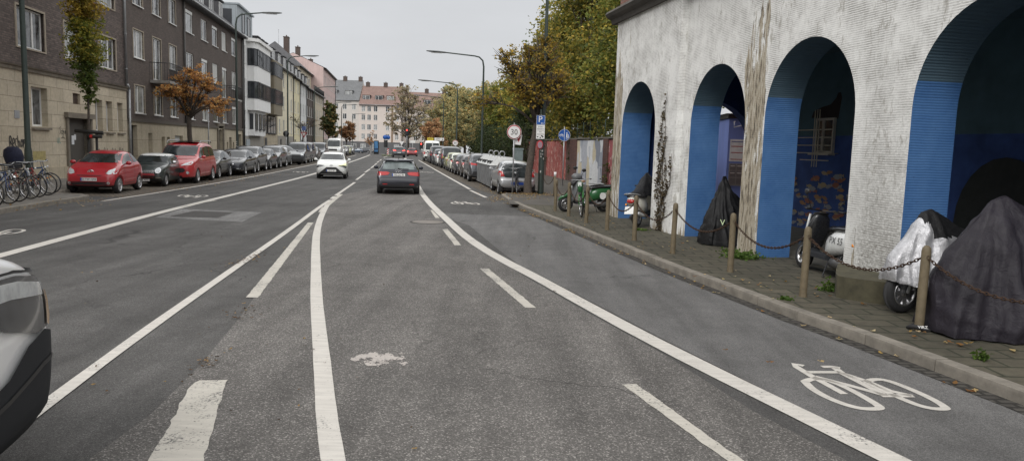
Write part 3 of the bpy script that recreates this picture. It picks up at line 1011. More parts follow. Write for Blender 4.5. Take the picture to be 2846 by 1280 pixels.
plate(c, 'front', .50, 'D-TW 1294')
def emblem(c, d, z, s=1.0):
    sg = 1 if d == 'front' else -1
    h, n, i, dd = c.bvh.ray_cast(Vector((sg * 6, 0, z)), Vector((-sg, 0, 0)))
    mb = MB()
    for a, b, oz in ((.075, .05, 0), (.022, .045, 0), (.05, .018, .018)):
        mb.tube([(h.x + sg * .012, a * s * math.cos(t), z + oz * s + b * s * math.sin(t)) for t in [2 * PI * k / 18 for k in range(18)]], .008 * s, 5, closed=True)
    mb.build('emblem', CHR, c.root)
emblem(c, 'front', .755, 1.25)
x, y = near('iq', (335, 537), 'fl', HL)
car('iq', x, y, HL, 'small red two-door city car parked beside the bicycles')

# --- classic small car
mi = hatch(L=3.05, W=1.41, H=1.35, r=.255, xa=.55, xb=.47, zn=.72, xh=.38, zh=.86, xc=.93, zc=.93, xf=1.26, zf=1.30, xr=2.38, zr=1.29, xt=2.80, zt=.86, b0=.89, b1=.87, zb=.17, wt=.83, fw=.80, pillars=[1.95], hd=[1.80], dl=[1.95], detail=1, rr=.16, spokes=8, tw=.17, mirror=CHR, zbump=.5, roofz=1.2, edge=.06)
circ = lambda y, z, r, n=14: [(y + r * math.cos(2 * PI * k / n), z + r * math.sin(2 * PI * k / n)) for k in range(n)]
mi['front'] = [('headlight_ring', CHR, circ(.50, .66, .105), .012), ('headlight_ring', CHR, circ(-.50, .66, .105), .012), ('headlight', LENS, circ(.50, .66, .085), .02), ('grille', CHR, [(-.40, .46), (.40, .46), (.36, .66), (-.36, .66)], .012), ('bumper', CHR, box2(-.60, .60, .36, .41), .03), ('lower_panel', BLK, box2(-.5, .5, .2, .34))]
c = design('mini', mi, P_GRN)
plate(c, 'front', .29, 'W 4251', w=.40)
c.body.data.materials.append(P_WHI)
for p in c.body.data.polygons:
    q = p.center
    if q.z > 1.235 and p.material_index == 0: p.material_index = 2
mb = MB()
for s in (.27, .18, .09): mb.box(c.L / 2 - .30, s * 0, .47 + s, .02, .74, .012)
mb.build('badge', CHR, c.root)
x, y = near('mini', (464, 518), 'fl', HL)
car('mini', x, y, HL, 'classic dark green small car with white roof and chrome grille')

# --- red family van
tv = hatch(L=4.42, W=1.83, H=1.86, r=.325, xa=.90, xb=.82, zn=.93, xh=.42, zh=1.05, xc=1.06, zc=1.17, xf=1.86, zf=1.74, xr=4.02, zr=1.77, xt=4.36, zt=1.05, b0=1.08, b1=1.14, zb=.21, wt=.83, wtr=.82, fw=.76, pillars=[2.15, 3.1], hd=[2.0, 2.9], dl=[2.15, 3.1], detail=1, xs1=4.0, wtop=.2, rr=.215, twin=True)
tv['front'] = [('headlight', LENS, [(.40, .80), (.80, .84), (.875, 1.0), (.78, .985), (.56, .90)]), ('grille', BLK, [(-.50, .50), (.50, .50), (.60, .60), (.50, .70), (-.50, .70), (-.60, .60)]), ('grille_bar', CHR, box2(-.30, .30, .775, .80), .012), ('fog_light', LENS, circ(.68, .50, .06)), ('lower_intake', BLK, box2(-.45, .45, .28, .36)), ('roof_panel', GLASS, [(-.60, 1.76), (.60, 1.76), (.55, 1.842), (-.55, 1.842)], .008)]
c = design('tv', tv, P_RED2)
plate(c, 'front', .42, '')
mb = MB()
for s in (1, -1): mb.tube([(c.L / 2 - 1.95, s * .70, 1.76), (c.L / 2 - 2.15, s * .71, 1.87), (c.L / 2 - 3.9, s * .71, 1.88), (c.L / 2 - 4.05, s * .70, 1.78)], .022, 6)
mb.build('roof_rail', STEEL, c.root)
mb = MB(); mb.box(c.L / 2 - 2.5, 0, 1.862, 1.0, 1.15, .02); mb.build('sunroof', GLASS, c.root)
x, y = near('tv', (552, 509), 'fl', HL)
car('tv', x, y, HL, 'tall red family van with a black glass roof and roof rails', cat='van', name='parked_van')

# --- generic designs
design('hatch', hatch(twin=True, detail=1), P_BLK)
design('wagon', hatch(L=4.5, W=1.79, H=1.47, xc=1.25, xf=2.1, xr=3.95, xt=4.38, xb=.95, xa=.88, zn=.74, fw=.76, pillars=[2.4, 3.3], hd=[2.3, 3.15], dl=[2.4, 3.3], detail=1, glass=GLASS, handle=BLK,
    front=[('headlight', LENSD, [(.40, .68), (.82, .74), (.82, .82), (.46, .77)]), ('grille_frame', CHR, [(-.40, .60), (-.32, .52), (.32, .52), (.40, .60), (.38, .74), (-.38, .74)], .004), ('grille', BLK, [(-.36, .60), (-.30, .545), (.30, .545), (.36, .60), (.35, .715), (-.35, .715)], .009), ('fog_light', LENS, box2(.55, .74, .36, .42)), ('air_intake', BLK, box2(-.5, .5, .27, .38))]), P_NAV)
plate(CARS['wagon'][0], 'front', .47, '')
sv = dict(L=4.45, W=1.83, H=1.63, r=.35, zb=.24, xa=.88, xb=.85, zn=.90, xh=.42, zh=1.0, xc=1.2, zc=1.12, xf=2.0, zf=1.55, xr=3.75, zr=1.55, xt=4.28, zt=1.10, b0=1.05, b1=1.14, pillars=[2.4, 3.25], hd=[2.28, 3.1], dl=[2.4, 3.25], sill=BLK, wt=.76)
design('suv', hatch(**sv, front=[('headlight', LENS, [(.45, .80), (.86, .84), (.85, .94), (.5, .90)]), ('grille', BLK, box2(-.45, .45, .68, .86)), ('air_intake', BLK, box2(-.6, .6, .34, .52))],
    back=[('tail_light', RED, [(.42, .93), (.88, .96), (.87, 1.08), (.50, 1.03)]), ('light_bar', RED, box2(-.44, .44, .965, .99)), ('rear_trim', BLK, box2(-.7, .7, .32, .58)), ('plate_recess', BLK, box2(-.32, .32, .62, .78))]), P_ANT)
plate(CARS['suv'][0], 'back', .70, '')
design('mpv', hatch(L=4.8, W=1.88, H=1.93, r=.33, xa=.92, xb=.95, zn=.98, xh=.4, zh=1.1, xc=1.0, zc=1.2, xf=1.75, zf=1.8, xr=4.5, zr=1.84, xt=4.76, zt=1.1, b0=1.1, b1=1.16, wt=.84, wtr=.83, pillars=[2.15, 3.3], hd=[2.0], xs1=4.5, wtop=.2,
    front=[('headlight', LENS, [(.45, .84), (.84, .86), (.86, 1.02), (.55, .96)]), ('grille', BLK, box2(-.5, .5, .74, .86)), ('air_intake', BLK, box2(-.6, .6, .32, .5))], back=[('tail_light', RED, box2(.76, .88, .85, 1.25)), ('rear_trim', BLK, box2(-.7, .7, .3, .46))]), P_BLK)
design('small', hatch(L=3.55, W=1.63, H=1.48, r=.29, xa=.72, xb=.52, zn=.74, xh=.35, zh=.88, xc=.95, zc=1.0, xf=1.7, zf=1.41, xr=3.0, zr=1.40, xt=3.44, zt=.98, b0=.95, b1=1.02, pillars=[2.1], hd=[2.0], dl=[2.1, 2.85], rear=[(-.62, 1.0), (.62, 1.0), (.50, 1.36), (-.50, 1.36)]), P_SIL)
bus = hatch(L=5.6, W=2.0, H=2.50, r=.35, zb=.28, xa=.95, xb=1.05, zn=1.05, xh=.4, zh=1.2, xc=1.05, zc=1.3, xf=1.8, zf=2.3, xr=5.45, zr=2.42, xt=5.57, zt=1.3, b0=1.25, b1=1.25, wt=.86, wtr=.86, pillars=[2.2, 3.8], hd=[2.0], xs1=2.15, wtop=.35, rw=.95,
    front=[('headlight', LENS, box2(.6, .88, .9, 1.12)), ('grille', BLK, box2(-.55, .55, .8, 1.05)), ('bumper', BLK, box2(-.9, .9, .32, .62))],
    back=[('rear_window', GLASS, [(-.80, 1.38), (-.05, 1.38), (-.05, 2.16), (-.76, 2.16)]), ('rear_window', GLASS, [(.05, 1.38), (.80, 1.38), (.76, 2.16), (.05, 2.16)]), ('tail_light', RED, box2(.84, .96, .8, 1.2)), ('bumper', BLK, box2(-.93, .93, .32, .62)), ('door_gap', BLK, box2(-.01, .01, .62, 2.3)), ('plate', PLATE, box2(-.5, -.05, .66, .76))])
bus['rear'] = [(-.05, 2.30), (.05, 2.30), (.05, 2.34), (-.05, 2.34)]
design('bus', bus, P_WHI)

LG = 'cars parked along the left kerb'
def left(key, px, label, pm, cat='car', dh=0.0):
    x, y = near(key, px, 'fl', HL + dh)
    car(key, x, y, HL + dh, label, pm, LG, cat, 'parked_van' if cat == 'van' else 'parked_car')
left('hatch', (611, 496), 'black hatchback parked right behind the tall red van', P_BLK)
left('wagon', (684, 487), 'navy black estate car with chrome framed grille', P_NAV)
left('suv', (719, 479), 'dark grey car parked behind the chrome-grilled estate car', P_GRY)
left('hatch', (753, 472), 'near-black hatchback in front of the beige parked car', P_NAV)
left('suv', (781, 467), 'beige off-road style car in the left parking row', P_BEI)
left('small', (798, 461.5), 'pale silver small car behind the beige one', P_SIL)
x, y = G(815, 459)[:2]
car('suv', x - 1.5, y + 1.9, HL + R(38), 'black off-roader parked at an angle with its side showing', P_BLK, LG)
left('mpv', (851, 455), 'dark people carrier parked behind the angled black off-roader', P_ANT, 'van')
left('mpv', (868, 450.5), 'second dark people carrier, half hidden by the first', P_BLK, 'van')
left('hatch', (884, 447), 'dark hatchback behind the white oncoming car', P_ANT)
left('mpv', (905, 443.5), 'grey-blue high van in the far left parking row', P_DBL, 'van')
left('bus', (948, 436), 'white delivery van at the far end of the left row', P_WHI, 'van')
left('small', (957, 434.5), 'white small car just beyond the white delivery van', P_WHI)
left('hatch', (967, 432.5), 'dark hatchback far away past the white delivery van', P_ANT)
left('small', (975, 431), 'yellow-green small car near the far bend', P_LIM)
left('hatch', (983, 429.5), 'grey hatchback last in the left parking row', P_GRY)
def far_car(key, px, hd, label, pm, name='parked_car', cat='car', group=None, dy=2.0):
    p = G2(*px); k = (p.y + dy) / p.y
    o = car(key, p.x * k, p.y * k, hd, label, pm, group, cat, name)
    if p.y > 114: o.location.z = FALL * (p.y + dy - 116)
    return o
far_car('hatch', (993, 424), R(172), 'slate blue hatchback side-on at the far junction', P_DBL)
far_car('suv', (1014, 423), R(168), 'dark car behind the slate blue one at the far junction', P_NAV)

RG = 'cars parked along the right kerb'
def right(key, px, label, pm, cat='car', dh=0.0):
    x, y = near(key, px, 'rl', HR + dh)
    car(key, x, y, HR + dh, label, pm, RG, cat, 'parked_van' if cat == 'van' else 'parked_car')
# silver small car, seen from behind
sa = hatch(L=3.42, W=1.62, H=1.465, r=.285, xa=.70, xb=.36, zn=.74, xh=.35, zh=.88, xc=.95, zc=1.0, xf=1.7, zf=1.40, xr=2.98, zr=1.40, xt=3.36, zt=.95, b0=.95, b1=1.06, pillars=[2.1], hd=[2.0], dl=[2.1, 2.8], detail=1, rw=.86, zbump=.60, xs1=2.95,
    rear=[(-.66, .80), (-.50, .72), (.50, .72), (.66, .80), (.70, 1.0), (.56, 1.33), (-.56, 1.33), (-.70, 1.0)],
    back=[('tail_light', RED, [(.56, .78), (.74, .76), (.80, .88), (.76, 1.0), (.66, .98)], .015), ('rear_trim', DGR, box2(-.55, .55, .26, .33)), ('bumper_line', BLK, box2(-.74, .74, .575, .585))])
c = design('silver', sa, P_SIL)
plate(c, 'back', .48, '', mat=EUB)
mb = MB(); mb.tube([(-c.L / 2 - .0, 0, .96), (-c.L / 2 + .02, -.12, 1.08)], .012, 5); mb.tube([(-c.L / 2 + .02, -.12, 1.08), (-c.L / 2 + .02, .10, 1.1)], .010, 5); mb.build('wiper', BLK, c.root)
right('silver', (1383, 538.5), 'small silver hatchback seen from behind next to the speed sign', P_SIL)
right('suv', (1300, 503.6), 'dark violet-grey car parked beyond the metal containers', P_ANT)
right('hatch', (1279, 491.5), 'grey-brown hatchback ahead of the violet-grey car', P_BRN)
right('wagon', (1262, 485), 'dark estate car behind the cream white one', P_GRY)
right('hatch', (1248, 478), 'cream white hatchback in the right parking row', P_CRM)
right('hatch', (1238, 472.5), 'olive green hatchback in the right parking row', P_LIM)
right('mpv', (1223, 466.5), 'tall white car ahead of the olive hatchback', P_WHI)
right('hatch', (1212, 461.5), 'white hatchback just past the tall white car', P_WHI)
right('suv', (1203, 458), 'grey car ahead of the white hatchback on the right', P_GRY)
right('mpv', (1193.5, 454), 'dark high car close behind the white minibus', P_BLK, 'van')
right('wagon', (1188, 450.5), 'brownish dark car right beside the white minibus', P_BRN)
right('bus', (1177, 447.5), 'white minibus seen from behind at the end of the right row', P_WHI, 'van')

# --- traffic
a1 = hatch(L=3.95, W=1.74, H=1.42, r=.315, xa=.80, xb=.70, zn=.72, xf=1.95, xc=1.1, zc=.96, zf=1.36, xr=3.32, zr=1.365, xt=3.76, zt=.995, b0=.92, b1=.99, wt=.73, wtr=.70, rw=.885, zbump=.56, zb=.22, detail=1, tw=.22, edge=.07,
    rear=[(-.64, 1.0), (.64, 1.0), (.55, 1.285), (-.55, 1.285)], glassr=GLASSL,
    back=[('tail_light', RED, [(.34, .86), (.42, .775), (.80, .745), (.83, .80), (.80, .90), (.44, .90)], .012), ('bumper_highlight', P_GRY, box2(-.70, .70, .60, .635), .008), ('bumper_line', BLK, box2(-.72, .72, .655, .665), .006), ('rear_trim', BLK, [(-.60, .25), (.60, .25), (.54, .38), (-.54, .38)], .008), ('reflector', RED, box2(.44, .62, .40, .43), .01), ('plate_recess', P_BLK, box2(-.34, .34, .72, .86), .004), ('bootlid_edge', BLK, [(-.40, .885), (.40, .885), (.40, .897), (-.40, .897)], .008)])
c = design('a1', a1, P_ANT)
plate(c, 'back', .785, 'ME-DC 96', w=.52, y=.0)
mb = MB(); mb.tube([(-c.L / 2 + .55, 0, 1.39), (-c.L / 2 + .50, 0, 1.56)], [.012, .005], 5); mb.build('aerial', BLK, c.root)
mb = MB()
X0 = -c.L / 2 + .50
mb.add([(X0 + .28, -.60, 1.385), (X0 + .28, .60, 1.385), (X0 - .02, .57, 1.345), (X0 - .02, -.57, 1.345), (X0 + .1, -.58, 1.31), (X0 + .1, .58, 1.31)], [(0, 1, 2, 3), (3, 2, 5, 4), (0, 3, 4), (1, 5, 2)], True)
mb.build('roof_spoiler', P_ANT, c.root)
mb = MB(); mb.tube([(-c.L / 2 + .145, -.02, 1.03), (-c.L / 2 + .17, -.40, 1.02)], .014, 5); mb.box(-c.L / 2 + .14, 0, 1.03, .03, .06, .05); mb.build('wiper', BLK, c.root)
mb = MB()
for k in range(4):
    mb.tube([(-c.L / 2 + .075, -.105 + k * .07 + .042 * math.cos(t), .93 + .042 * math.sin(t)) for t in [2 * PI * q / 14 for q in range(14)]], .006, 4, closed=True)
mb.build('emblem', CHR, c.root)
p = (G(1055, 535) + G(1154, 540)) / 2
car('a1', p.x - .285 * 0 + SL * 1.0, p.y + 1.27, HR, 'dark grey-blue hatchback driving away in the centre lane', cat='car', name='hatchback_car')
ay = hatch(L=3.46, W=1.64, H=1.46, r=.29, xa=.72, xb=.44, zn=.80, xh=.30, zh=.90, xc=.90, zc=1.0, xf=1.66, zf=1.40, xr=2.95, zr=1.40, xt=3.4, zt=.98, b0=.95, b1=1.04, zb=.19, fw=.82, pillars=[2.05], hd=[1.95], dl=[2.05, 2.8], detail=1, handle=BLK,
    front=[('lamp_surround', LENSY, [(.34, .73), (.80, .69), (.80, .86), (.70, .92), (.62, .80)], .008), ('headlight', LENSD, [(.36, .73), (.76, .60), (.80, .71), (.66, .76)], .014),
           ('grille', BLK, [(-.66, .26), (.66, .26), (.62, .34), (.26, .64), (-.26, .64), (-.62, .34)], .012), ('bumper_lip', BLK, box2(-.70, .70, .22, .27), .012), ('lower_lip', P_WHI, box2(-.56, .56, .27, .29), .02)])
c = design('ay', ay, P_WHI)
plate(c, 'front', .46, 'D-LT 67')
emblem(c, 'front', .72, 1.1)
p = (G(874, 496) + G(945, 496)) / 2
car('ay', p.x - .0, p.y + .25 + 1.0, HL + R(2), 'small white car driving towards the viewer with its lamps lit', name='city_car')

def lit(root):
    for k in kids(root):
        if k.name.startswith('tail_light'):
            for sl in k.material_slots: sl.link = 'OBJECT'; sl.material = REDL
lit(far_car('suv', (1107, 437.5), UA + R(3), 'red car with lit brake lamps waiting ahead in the lane', P_MRED, 'red_car'))
lit(far_car('hatch', (1146, 434.5), UA + R(-4), 'second red car with brake lamps, right of the first', P_MRED, 'red_car'))
lit(far_car('small', (1106, 431), UA, 'pale car hidden behind the first braking red car', P_SIL, 'silver_car', dy=4))
far_car('mpv', (1124, 428), R(172), 'grey van crossing at the junction behind the red cars', P_DBL, 'crossing_van', 'van', dy=8)

# --- white van cutting into the left edge of the view
nv = hatch(L=5.0, W=2.0, H=2.0, r=.35, xa=1.75, xb=.9, zn=1.19, xh=.42, zh=1.37, xc=1.15, zc=1.52, xf=1.9, zf=1.9, xr=4.6, zr=1.94, xt=4.9, zt=1.2, b0=1.3, b1=1.32, fw=.82, zb=.27, pillars=[2.3, 3.3], hd=[2.1], detail=1,
    front=[('grille', BLK, box2(-.5, .5, .82, 1.0)), ('bumper', DGR, box2(-.98, .98, .36, .76))])
c = design('nv', nv, paint('bright_white_paint', (.90, .91, .91)))
xl = c.L / 2
def sidep(poly): return [(xl - a * 1.75 - .10, b) for a, b in poly]
for d in ('right', 'left'):
    c.P(sidep([(.0, .84), (.0, .40), (.10, .28), (.72, .27), (.78, .62), (.66, .66), (.40, .74), (.26, .86), (.12, .90)]), d, 'bumper_cover', DGR, None, .020)
    c.P(strip(sidep([(.0, .705), (.14, .70), (.40, .62), (.74, .56)]), .03), d, 'bumper_crease', BLK, None, .024)
    c.P(sidep([(.05, .90), (.02, .97), (.02, 1.14), (.05, 1.19), (.30, 1.27), (.66, 1.31), (.60, 1.16), (.40, 1.0), (.18, .90)]), d, 'headlight', LENSD, None, .014)
    c.P(sidep([(.06, .90), (.03, .95), (.03, 1.10), (.075, 1.12), (.085, .92)]), d, 'indicator', M('amber_tint', (.42, .26, .12), .2), None, .019)
    c.P(sidep([(.10, 1.10), (.08, 1.165), (.30, 1.24), (.64, 1.29), (.60, 1.18), (.36, 1.16)]), d, 'lamp_top', LENS, None, .018)
    c.P(strip(sidep([(.0, 1.20), (.10, 1.235), (.32, 1.295), (.80, 1.345)]), .014), d, 'bonnet_gap', BLK, None, .020)
hv = UA + R(2)
ca, sa_ = math.cos(hv), math.sin(hv)
nx, ny = -2.93, 4.50          # where the right front corner stands
car('nv', nx - (ca * (c.L / 2 - .05) - sa_ * (-c.hw * .86)), ny - (sa_ * (c.L / 2 - .05) + ca * (-c.hw * .86)), hv, 'white van with dark grey bumper nosing in at the left edge', cat='van', name='white_van')
# ------------------------------------------------------------------ houses
def wall_grid(mb, x0, x1, z0, z1, holes, y=0.0, rev=.16):
    xs = sorted({x0, x1, *[h[0] for h in holes], *[h[1] for h in holes]}); zs = sorted({z0, z1, *[h[2] for h in holes], *[h[3] for h in holes]})
    xs = [x for x in xs if x0 <= x <= x1]; zs = [z for z in zs if z0 <= z <= z1]
    for a, b in zip(xs, xs[1:]):
        for c, d in zip(zs, zs[1:]):
            mx, mz = (a + b) / 2, (c + d) / 2
            if any(h[0] < mx < h[1] and h[2] < mz < h[3] for h in holes): continue
            mb.add([(a, y, c), (b, y, c), (b, y, d), (a, y, d)], [(0, 1, 2, 3)], False)
    for a, b, c, d in [h[:4] for h in holes]:
        if c < z0 - 1e-6 or d > z1 + 1e-6: continue
        r = y + rev
        mb.add([(a, y, c), (a, r, c), (a, r, d), (a, y, d)], [(3, 2, 1, 0)], False)
        mb.add([(b, y, c), (b, r, c), (b, r, d), (b, y, d)], [(0, 1, 2, 3)], False)
        mb.add([(a, y, d), (a, r, d), (b, r, d), (b, y, d)], [(3, 2, 1, 0)], False)
        mb.add([(a, y, c), (a, r, c), (b, r, c), (b, y, c)], [(0, 1, 2, 3)], False)

_WC = {}
def window(parent, x0, x1, z0, z1, y=.16, style='two', fm=None, pm=None, name='window', sill=True, fb=.06):
    """framed window filling an opening: frame (mesh) with its panes as a sub-part"""
    fm = fm or WFR
    w, h = round(x1 - x0, 2), round(z1 - z0, 2)
    k = (w, h, style, fm.name, sill, fb)
    if k not in _WC:
        f = MB(); d = .06
        f.b(-w / 2, w / 2, -d, 0, 0, fb); f.b(-w / 2, w / 2, -d, 0, h - fb, h)
        f.b(-w / 2, -w / 2 + fb, -d, 0, fb, h - fb); f.b(w / 2 - fb, w / 2, -d, 0, fb, h - fb)
        n = {'one': 1, 'two': 2, 'three': 3, 'shut': 1}.get(style, 1)
        for i in range(1, n):
            q = -w / 2 + w * (i / n if style != 'two' else .42)
            f.b(q - fb * .7, q + fb * .7, -d, 0, fb, h - fb)
        if style == 'box':
            f.b(-w / 2 + .0, w / 2, -d - .03, -d, h - .2, h)
        if sill: f.b(-w / 2 - .04, w / 2 + .04, -.20, -.0, -.05, -.002)
        p = MB(); p.add([(-w / 2 + .02, -.03, .02), (w / 2 - .02, -.03, .02), (w / 2 - .02, -.03, h - .02), (-w / 2 + .02, -.03, h - .02)], [(0, 1, 2, 3)], False)
        if style == 'shut':
            for q in range(int(h / .07)): p.b(-w / 2 + fb, w / 2 - fb, -.045, -.03, q * .07 + .01, q * .07 + .06)
        _WC[k] = (f.mesh(name, fm), p.mesh('pane', PANE_D))
    fme, pme = _WC[k]
    o = bpy.data.objects.new(name, fme); o.location = ((x0 + x1) / 2, y, z0); link(o, parent)
    q = bpy.data.objects.new('pane', pme); link(q, o)
    m = pm or rnd.choice([PANE_D, PANE_C, PANE_C, PANE_M, PANE_M])
    if style == 'shut': m = M('roller_shutter', (.62, .62, .60), .6)
    q.material_slots[0].link = 'OBJECT'; q.material_slots[0].material = m
    return o

def shell(mb, x0, x1, z0, z1, depth):
    """side, back walls of a terrace house"""
    for x in (x0, x1): mb.add([(x, 0, z0), (x, depth, z0), (x, depth, z1), (x, 0, z1)], [(0, 1, 2, 3)], False)
    mb.add([(x0, depth, z0), (x1, depth, z0), (x1, depth, z1), (x0, depth, z1)], [(0, 1, 2, 3)], False)

def gable_roof(root, x0, x1, depth, ze, zr, mat, wallm, over=.35, hip=0.0, name='roof'):
    mb = MB(); m = depth / 2; t = .14
    h0, h1 = (x0 + hip, x1 - hip)
    s = (zr - ze) / m
    a, b = -over, depth + over
    za = ze - over * s * .4
    mb.add([(x0, a, za), (x1, a, za), (h1, m, zr), (h0, m, zr)], [(0, 1, 2, 3)], False)
    mb.add([(x1, b, za), (x0, b, za), (h0, m, zr), (h1, m, zr)], [(0, 1, 2, 3)], False)
    if hip: mb.add([(x0, a, za), (h0, m, zr), (x0, b, za), (x1, a, za), (x1, b, za), (h1, m, zr)], [(0, 1, 2), (3, 4, 5)], False)
    mb.add([(x0, a, za - t), (x1, a, za - t), (x1, a, za), (x0, a, za), (x0, 0, za - t), (x1, 0, za - t)], [(0, 1, 2, 3), (0, 4, 5, 1)], False)
    o = mb.build(name, mat, root)
    if not hip:
        for x in (x0 + .02, x1 - .02):
            mb = MB(); mb.add([(x, 0, ze - .3), (x, depth, ze - .3), (x, depth, ze), (x, m, zr - .06), (x, 0, ze)], [(0, 1, 2, 3, 4)], False)
            mb.build('gable', wallm, root)
    mb = MB(); mb.tube([(x0, a - .05, za - .02), (x1, a - .05, za - .02)], .07, 8); mb.build('gutter', GUT, root)
    return o

def dormer(root, x, w, y, z, h, d, mat, roofm, style='two', fm=None):
    mb = MB(); mb.b(x - w / 2, x + w / 2, y, y + d, z, z + h)
    o = mb.build('dormer', mat, root)
    mb = MB(); mb.b(x - w / 2 - .12, x + w / 2 + .12, y - .15, y + d, z + h + .003, z + h + .11); mb.build('dormer_roof', roofm, o)
    f = window(o, x - w / 2 + .15, x + w / 2 - .15, z + .15, z + h - .12, y - .004, style, fm, sill=False)
    return o

def pipe(root, x, z0, z1, y=-.09, r=.055, mat=None):
    mb = MB(); mb.tube([(x, y, z0), (x, y, z1)], r, 8)
    for z in (z0 + .8, z0 + 2.6, lerp(z0, z1, .5), lerp(z0, z1, .75)): mb.lathe([(r + .012, -.03), (r + .012, .03)], (x, y, z), 'Z', 8)
    return mb.build('downpipe', mat or GUT, root)

def chimney(root, x, y, z, h=1.4, w=.7, parent=None):
    mb = MB(); mb.b(x - w / 2, x + w / 2, y - .4, y + .4, z - 1.5, z + h); mb.b(x - w / 2 - .06, x + w / 2 + .06, y - .46, y + .46, z + h + .002, z + h + .12)
    for q in (-.15, .15): mb.lathe([(.1, 0), (.09, .3)], (x + q, y, z + h + .12), 'Z', 8)
    return mb.build('chimney', M('chimney_brick', (.10, .075, .065), .9, var=.3, scale=9), parent or root)

def aerial(root, x, y, z, h):
    mb = MB(); mb.tube([(x, y, z), (x, y, z + h)], .022, 5)
    for k in range(3): mb.tube([(x - .7 + .1 * k, y, z + h - .25 * k - .1), (x + .7 - .1 * k, y, z + h - .25 * k - .1)], .012, 4)
    return mb.build('aerial', M('aerial_metal', (.3, .3, .31), .5, .6), root)

BRK = bricks('brown_clinker', (.085, .064, .057), (.165, .125, .110), (.085, .075, .068), .26, .085, .012, .85, var=.35)
BRK2 = bricks('brown_brick', (.085, .064, .056), (.125, .096, .083), (.085, .074, .066), .25, .08, .012, .85, var=.25)
STONE = bricks('stone_facing', (.46, .40, .30), (.54, .475, .365), (.25, .21, .16), 1.15, .56, .012, .85, var=.28, bump=.25)
STONE2 = bricks('stone_panels', (.42, .365, .27), (.48, .42, .315), (.23, .20, .15), 1.4, .9, .012, .85, var=.28, bump=.25)
TRIM = M('stone_trim', (.19, .165, .13), .85, var=.3, scale=3)
DOORM = M('grey_door', (.075, .068, .06), .6, var=.2)

Y0 = 2.0
def uu(Y): return (Y - Y0) * 1.012
def house_root(name, Yc, label, cat='building', z=0.0, c=-14.5):
    o = empty(name, (c + SL * Yc, Yc, z), UA)
    return tag(o, label, cat)

# --- first house: clinker above a stone ground floor
b1 = house_root('brick_house', 2.0, 'dark clinker house with pale stone ground floor, graffiti and grey door')
w1 = []
ups = [(9.5, 11.6), (17, 19.1), (24.4, 26.5), (28.5, 30.7), (32.5, 34.6), (36.2, 38.3)]
for a, b in ups:
    for z in (5.28, 8.28, 11.2): w1.append((uu(a), uu(b), z, z + 1.52))
mb = MB(); wall_grid(mb, 0, uu(39.6), 4.55, 13.6, w1); shell(mb, 0, uu(39.6), -.3, 13.6, 11); mb.build('wall', BRK, b1)
g1 = [(uu(29.35), uu(30.7), 2.28, 3.83), (uu(33.1), uu(33.85), 3.34, 3.82), (uu(32.45), uu(34.75), .1, 2.72)] + [(uu(a), uu(b), 2.2, 3.68) for a, b in ((35.5, 36.35), (36.8, 37.6), (38.25, 39.0))] + [(uu(24.6), uu(26.4), 2.28, 3.83)]
mb = MB(); wall_grid(mb, 0, uu(39.6), -.3, 4.36, g1, -.03, .30); mb.build('stone_base', STONE, b1)
mb = MB(); mb.prism([(-.20, 4.55), (-.17, 4.50), (-.12, 4.47), (-.10, 4.36), (0.1, 4.36), (.1, 4.55)], 'X', 0, uu(39.6)); mb.build('cornice', TRIM, b1)
mb = MB(); mb.b(0, uu(32.3), -.10, -.02, -.2, .62); mb.b(uu(34.95), uu(39.5), -.10, -.02, -.2, .62); mb.build('plinth', STONE2, b1)
for i, h in enumerate(w1):
    f = window(b1, *h, y=.17, style='three' if i % 3 == 0 else 'two', fb=.075)
    mb = MB()
    a, b, c, d = h
    for q in ((a - .10, a, c - .06, d + .08), (b, b + .10, c - .06, d + .08), (a, b, d, d + .08), (a, b, c - .06, c)): mb.b(q[0], q[1], -.035, .12, q[2], q[3])
    mb.build('window_surround', M('tan_surround', (.36, .31, .245), .85, var=.2), b1)
for i, h in enumerate(g1):
    if i == 1:
        mb = MB(); mb.b(h[0], h[1], .1, .12, h[2], h[3])
        for q in range(7): mb.b(h[0], h[1], .07, .1, h[2] + .02 + q * .065, h[2] + .05 + q * .065)
        mb.build('vent_grille', M('brown_louvre', (.09, .06, .045), .6), b1)
    elif i == 2:
        a, b = h[:2]
        mb = MB(); mb.b(a - .18, a, -.12, .3, .1, 2.72); mb.b(b, b + .18, -.12, .3, .1, 2.72); mb.b(a - .28, b + .28, -.2, .1, 2.722, 2.95); mb.build('door_frame', TRIM, b1)
        mb = MB(); mb.b(a, a + .75, .24, .27, .1, 2.72); d = mb.build('door', BLK, b1)
        mb = MB(); mb.b(a + .76, b, .21, .27, .1, 2.72); d = mb.build('door', DOORM, b1)
        mb = MB(); mb.b(a + .95, a + 1.2, .195, .208, 1.55, 1.95); mb.b(a + 1.22, a + 1.4, .195, .208, 1.75, 2.0); mb.build('notice', M('paper', (.7, .72, .74), .7), d)
        mb = MB()
        for q in range(5): mb.b(a + .12, a + .62, .22, .235, .9 + q * .3, 1.12 + q * .3)
        mb.build('letterbox', M('bronze', (.06, .05, .045), .4, .5), b1)
    else:
        window(b1, *h, y=.27, style='two' if h[1] - h[0] > 1.2 else 'one', fb=.08)
        mb = MB(); mb.b(h[0] - .08, h[1] + .08, -.14, .02, h[2] - .13, h[2] - .055); mb.build('window_sill', TRIM, b1)
gable_roof(b1, 0, uu(39.6), 11, 13.6, 18, SLATE, BRK, .5)
pipe(b1, uu(39.48), 4.7, 13.5, -.1, .07); pipe(b1, uu(39.75), .1, 4.5, -.12, .07)
mb = MB(); mb.tube([(uu(39.48), -.1, 4.72), (uu(39.6), -.14, 4.6), (uu(39.75), -.12, 4.45)], .07, 8); mb.build('downpipe', GUT, b1)
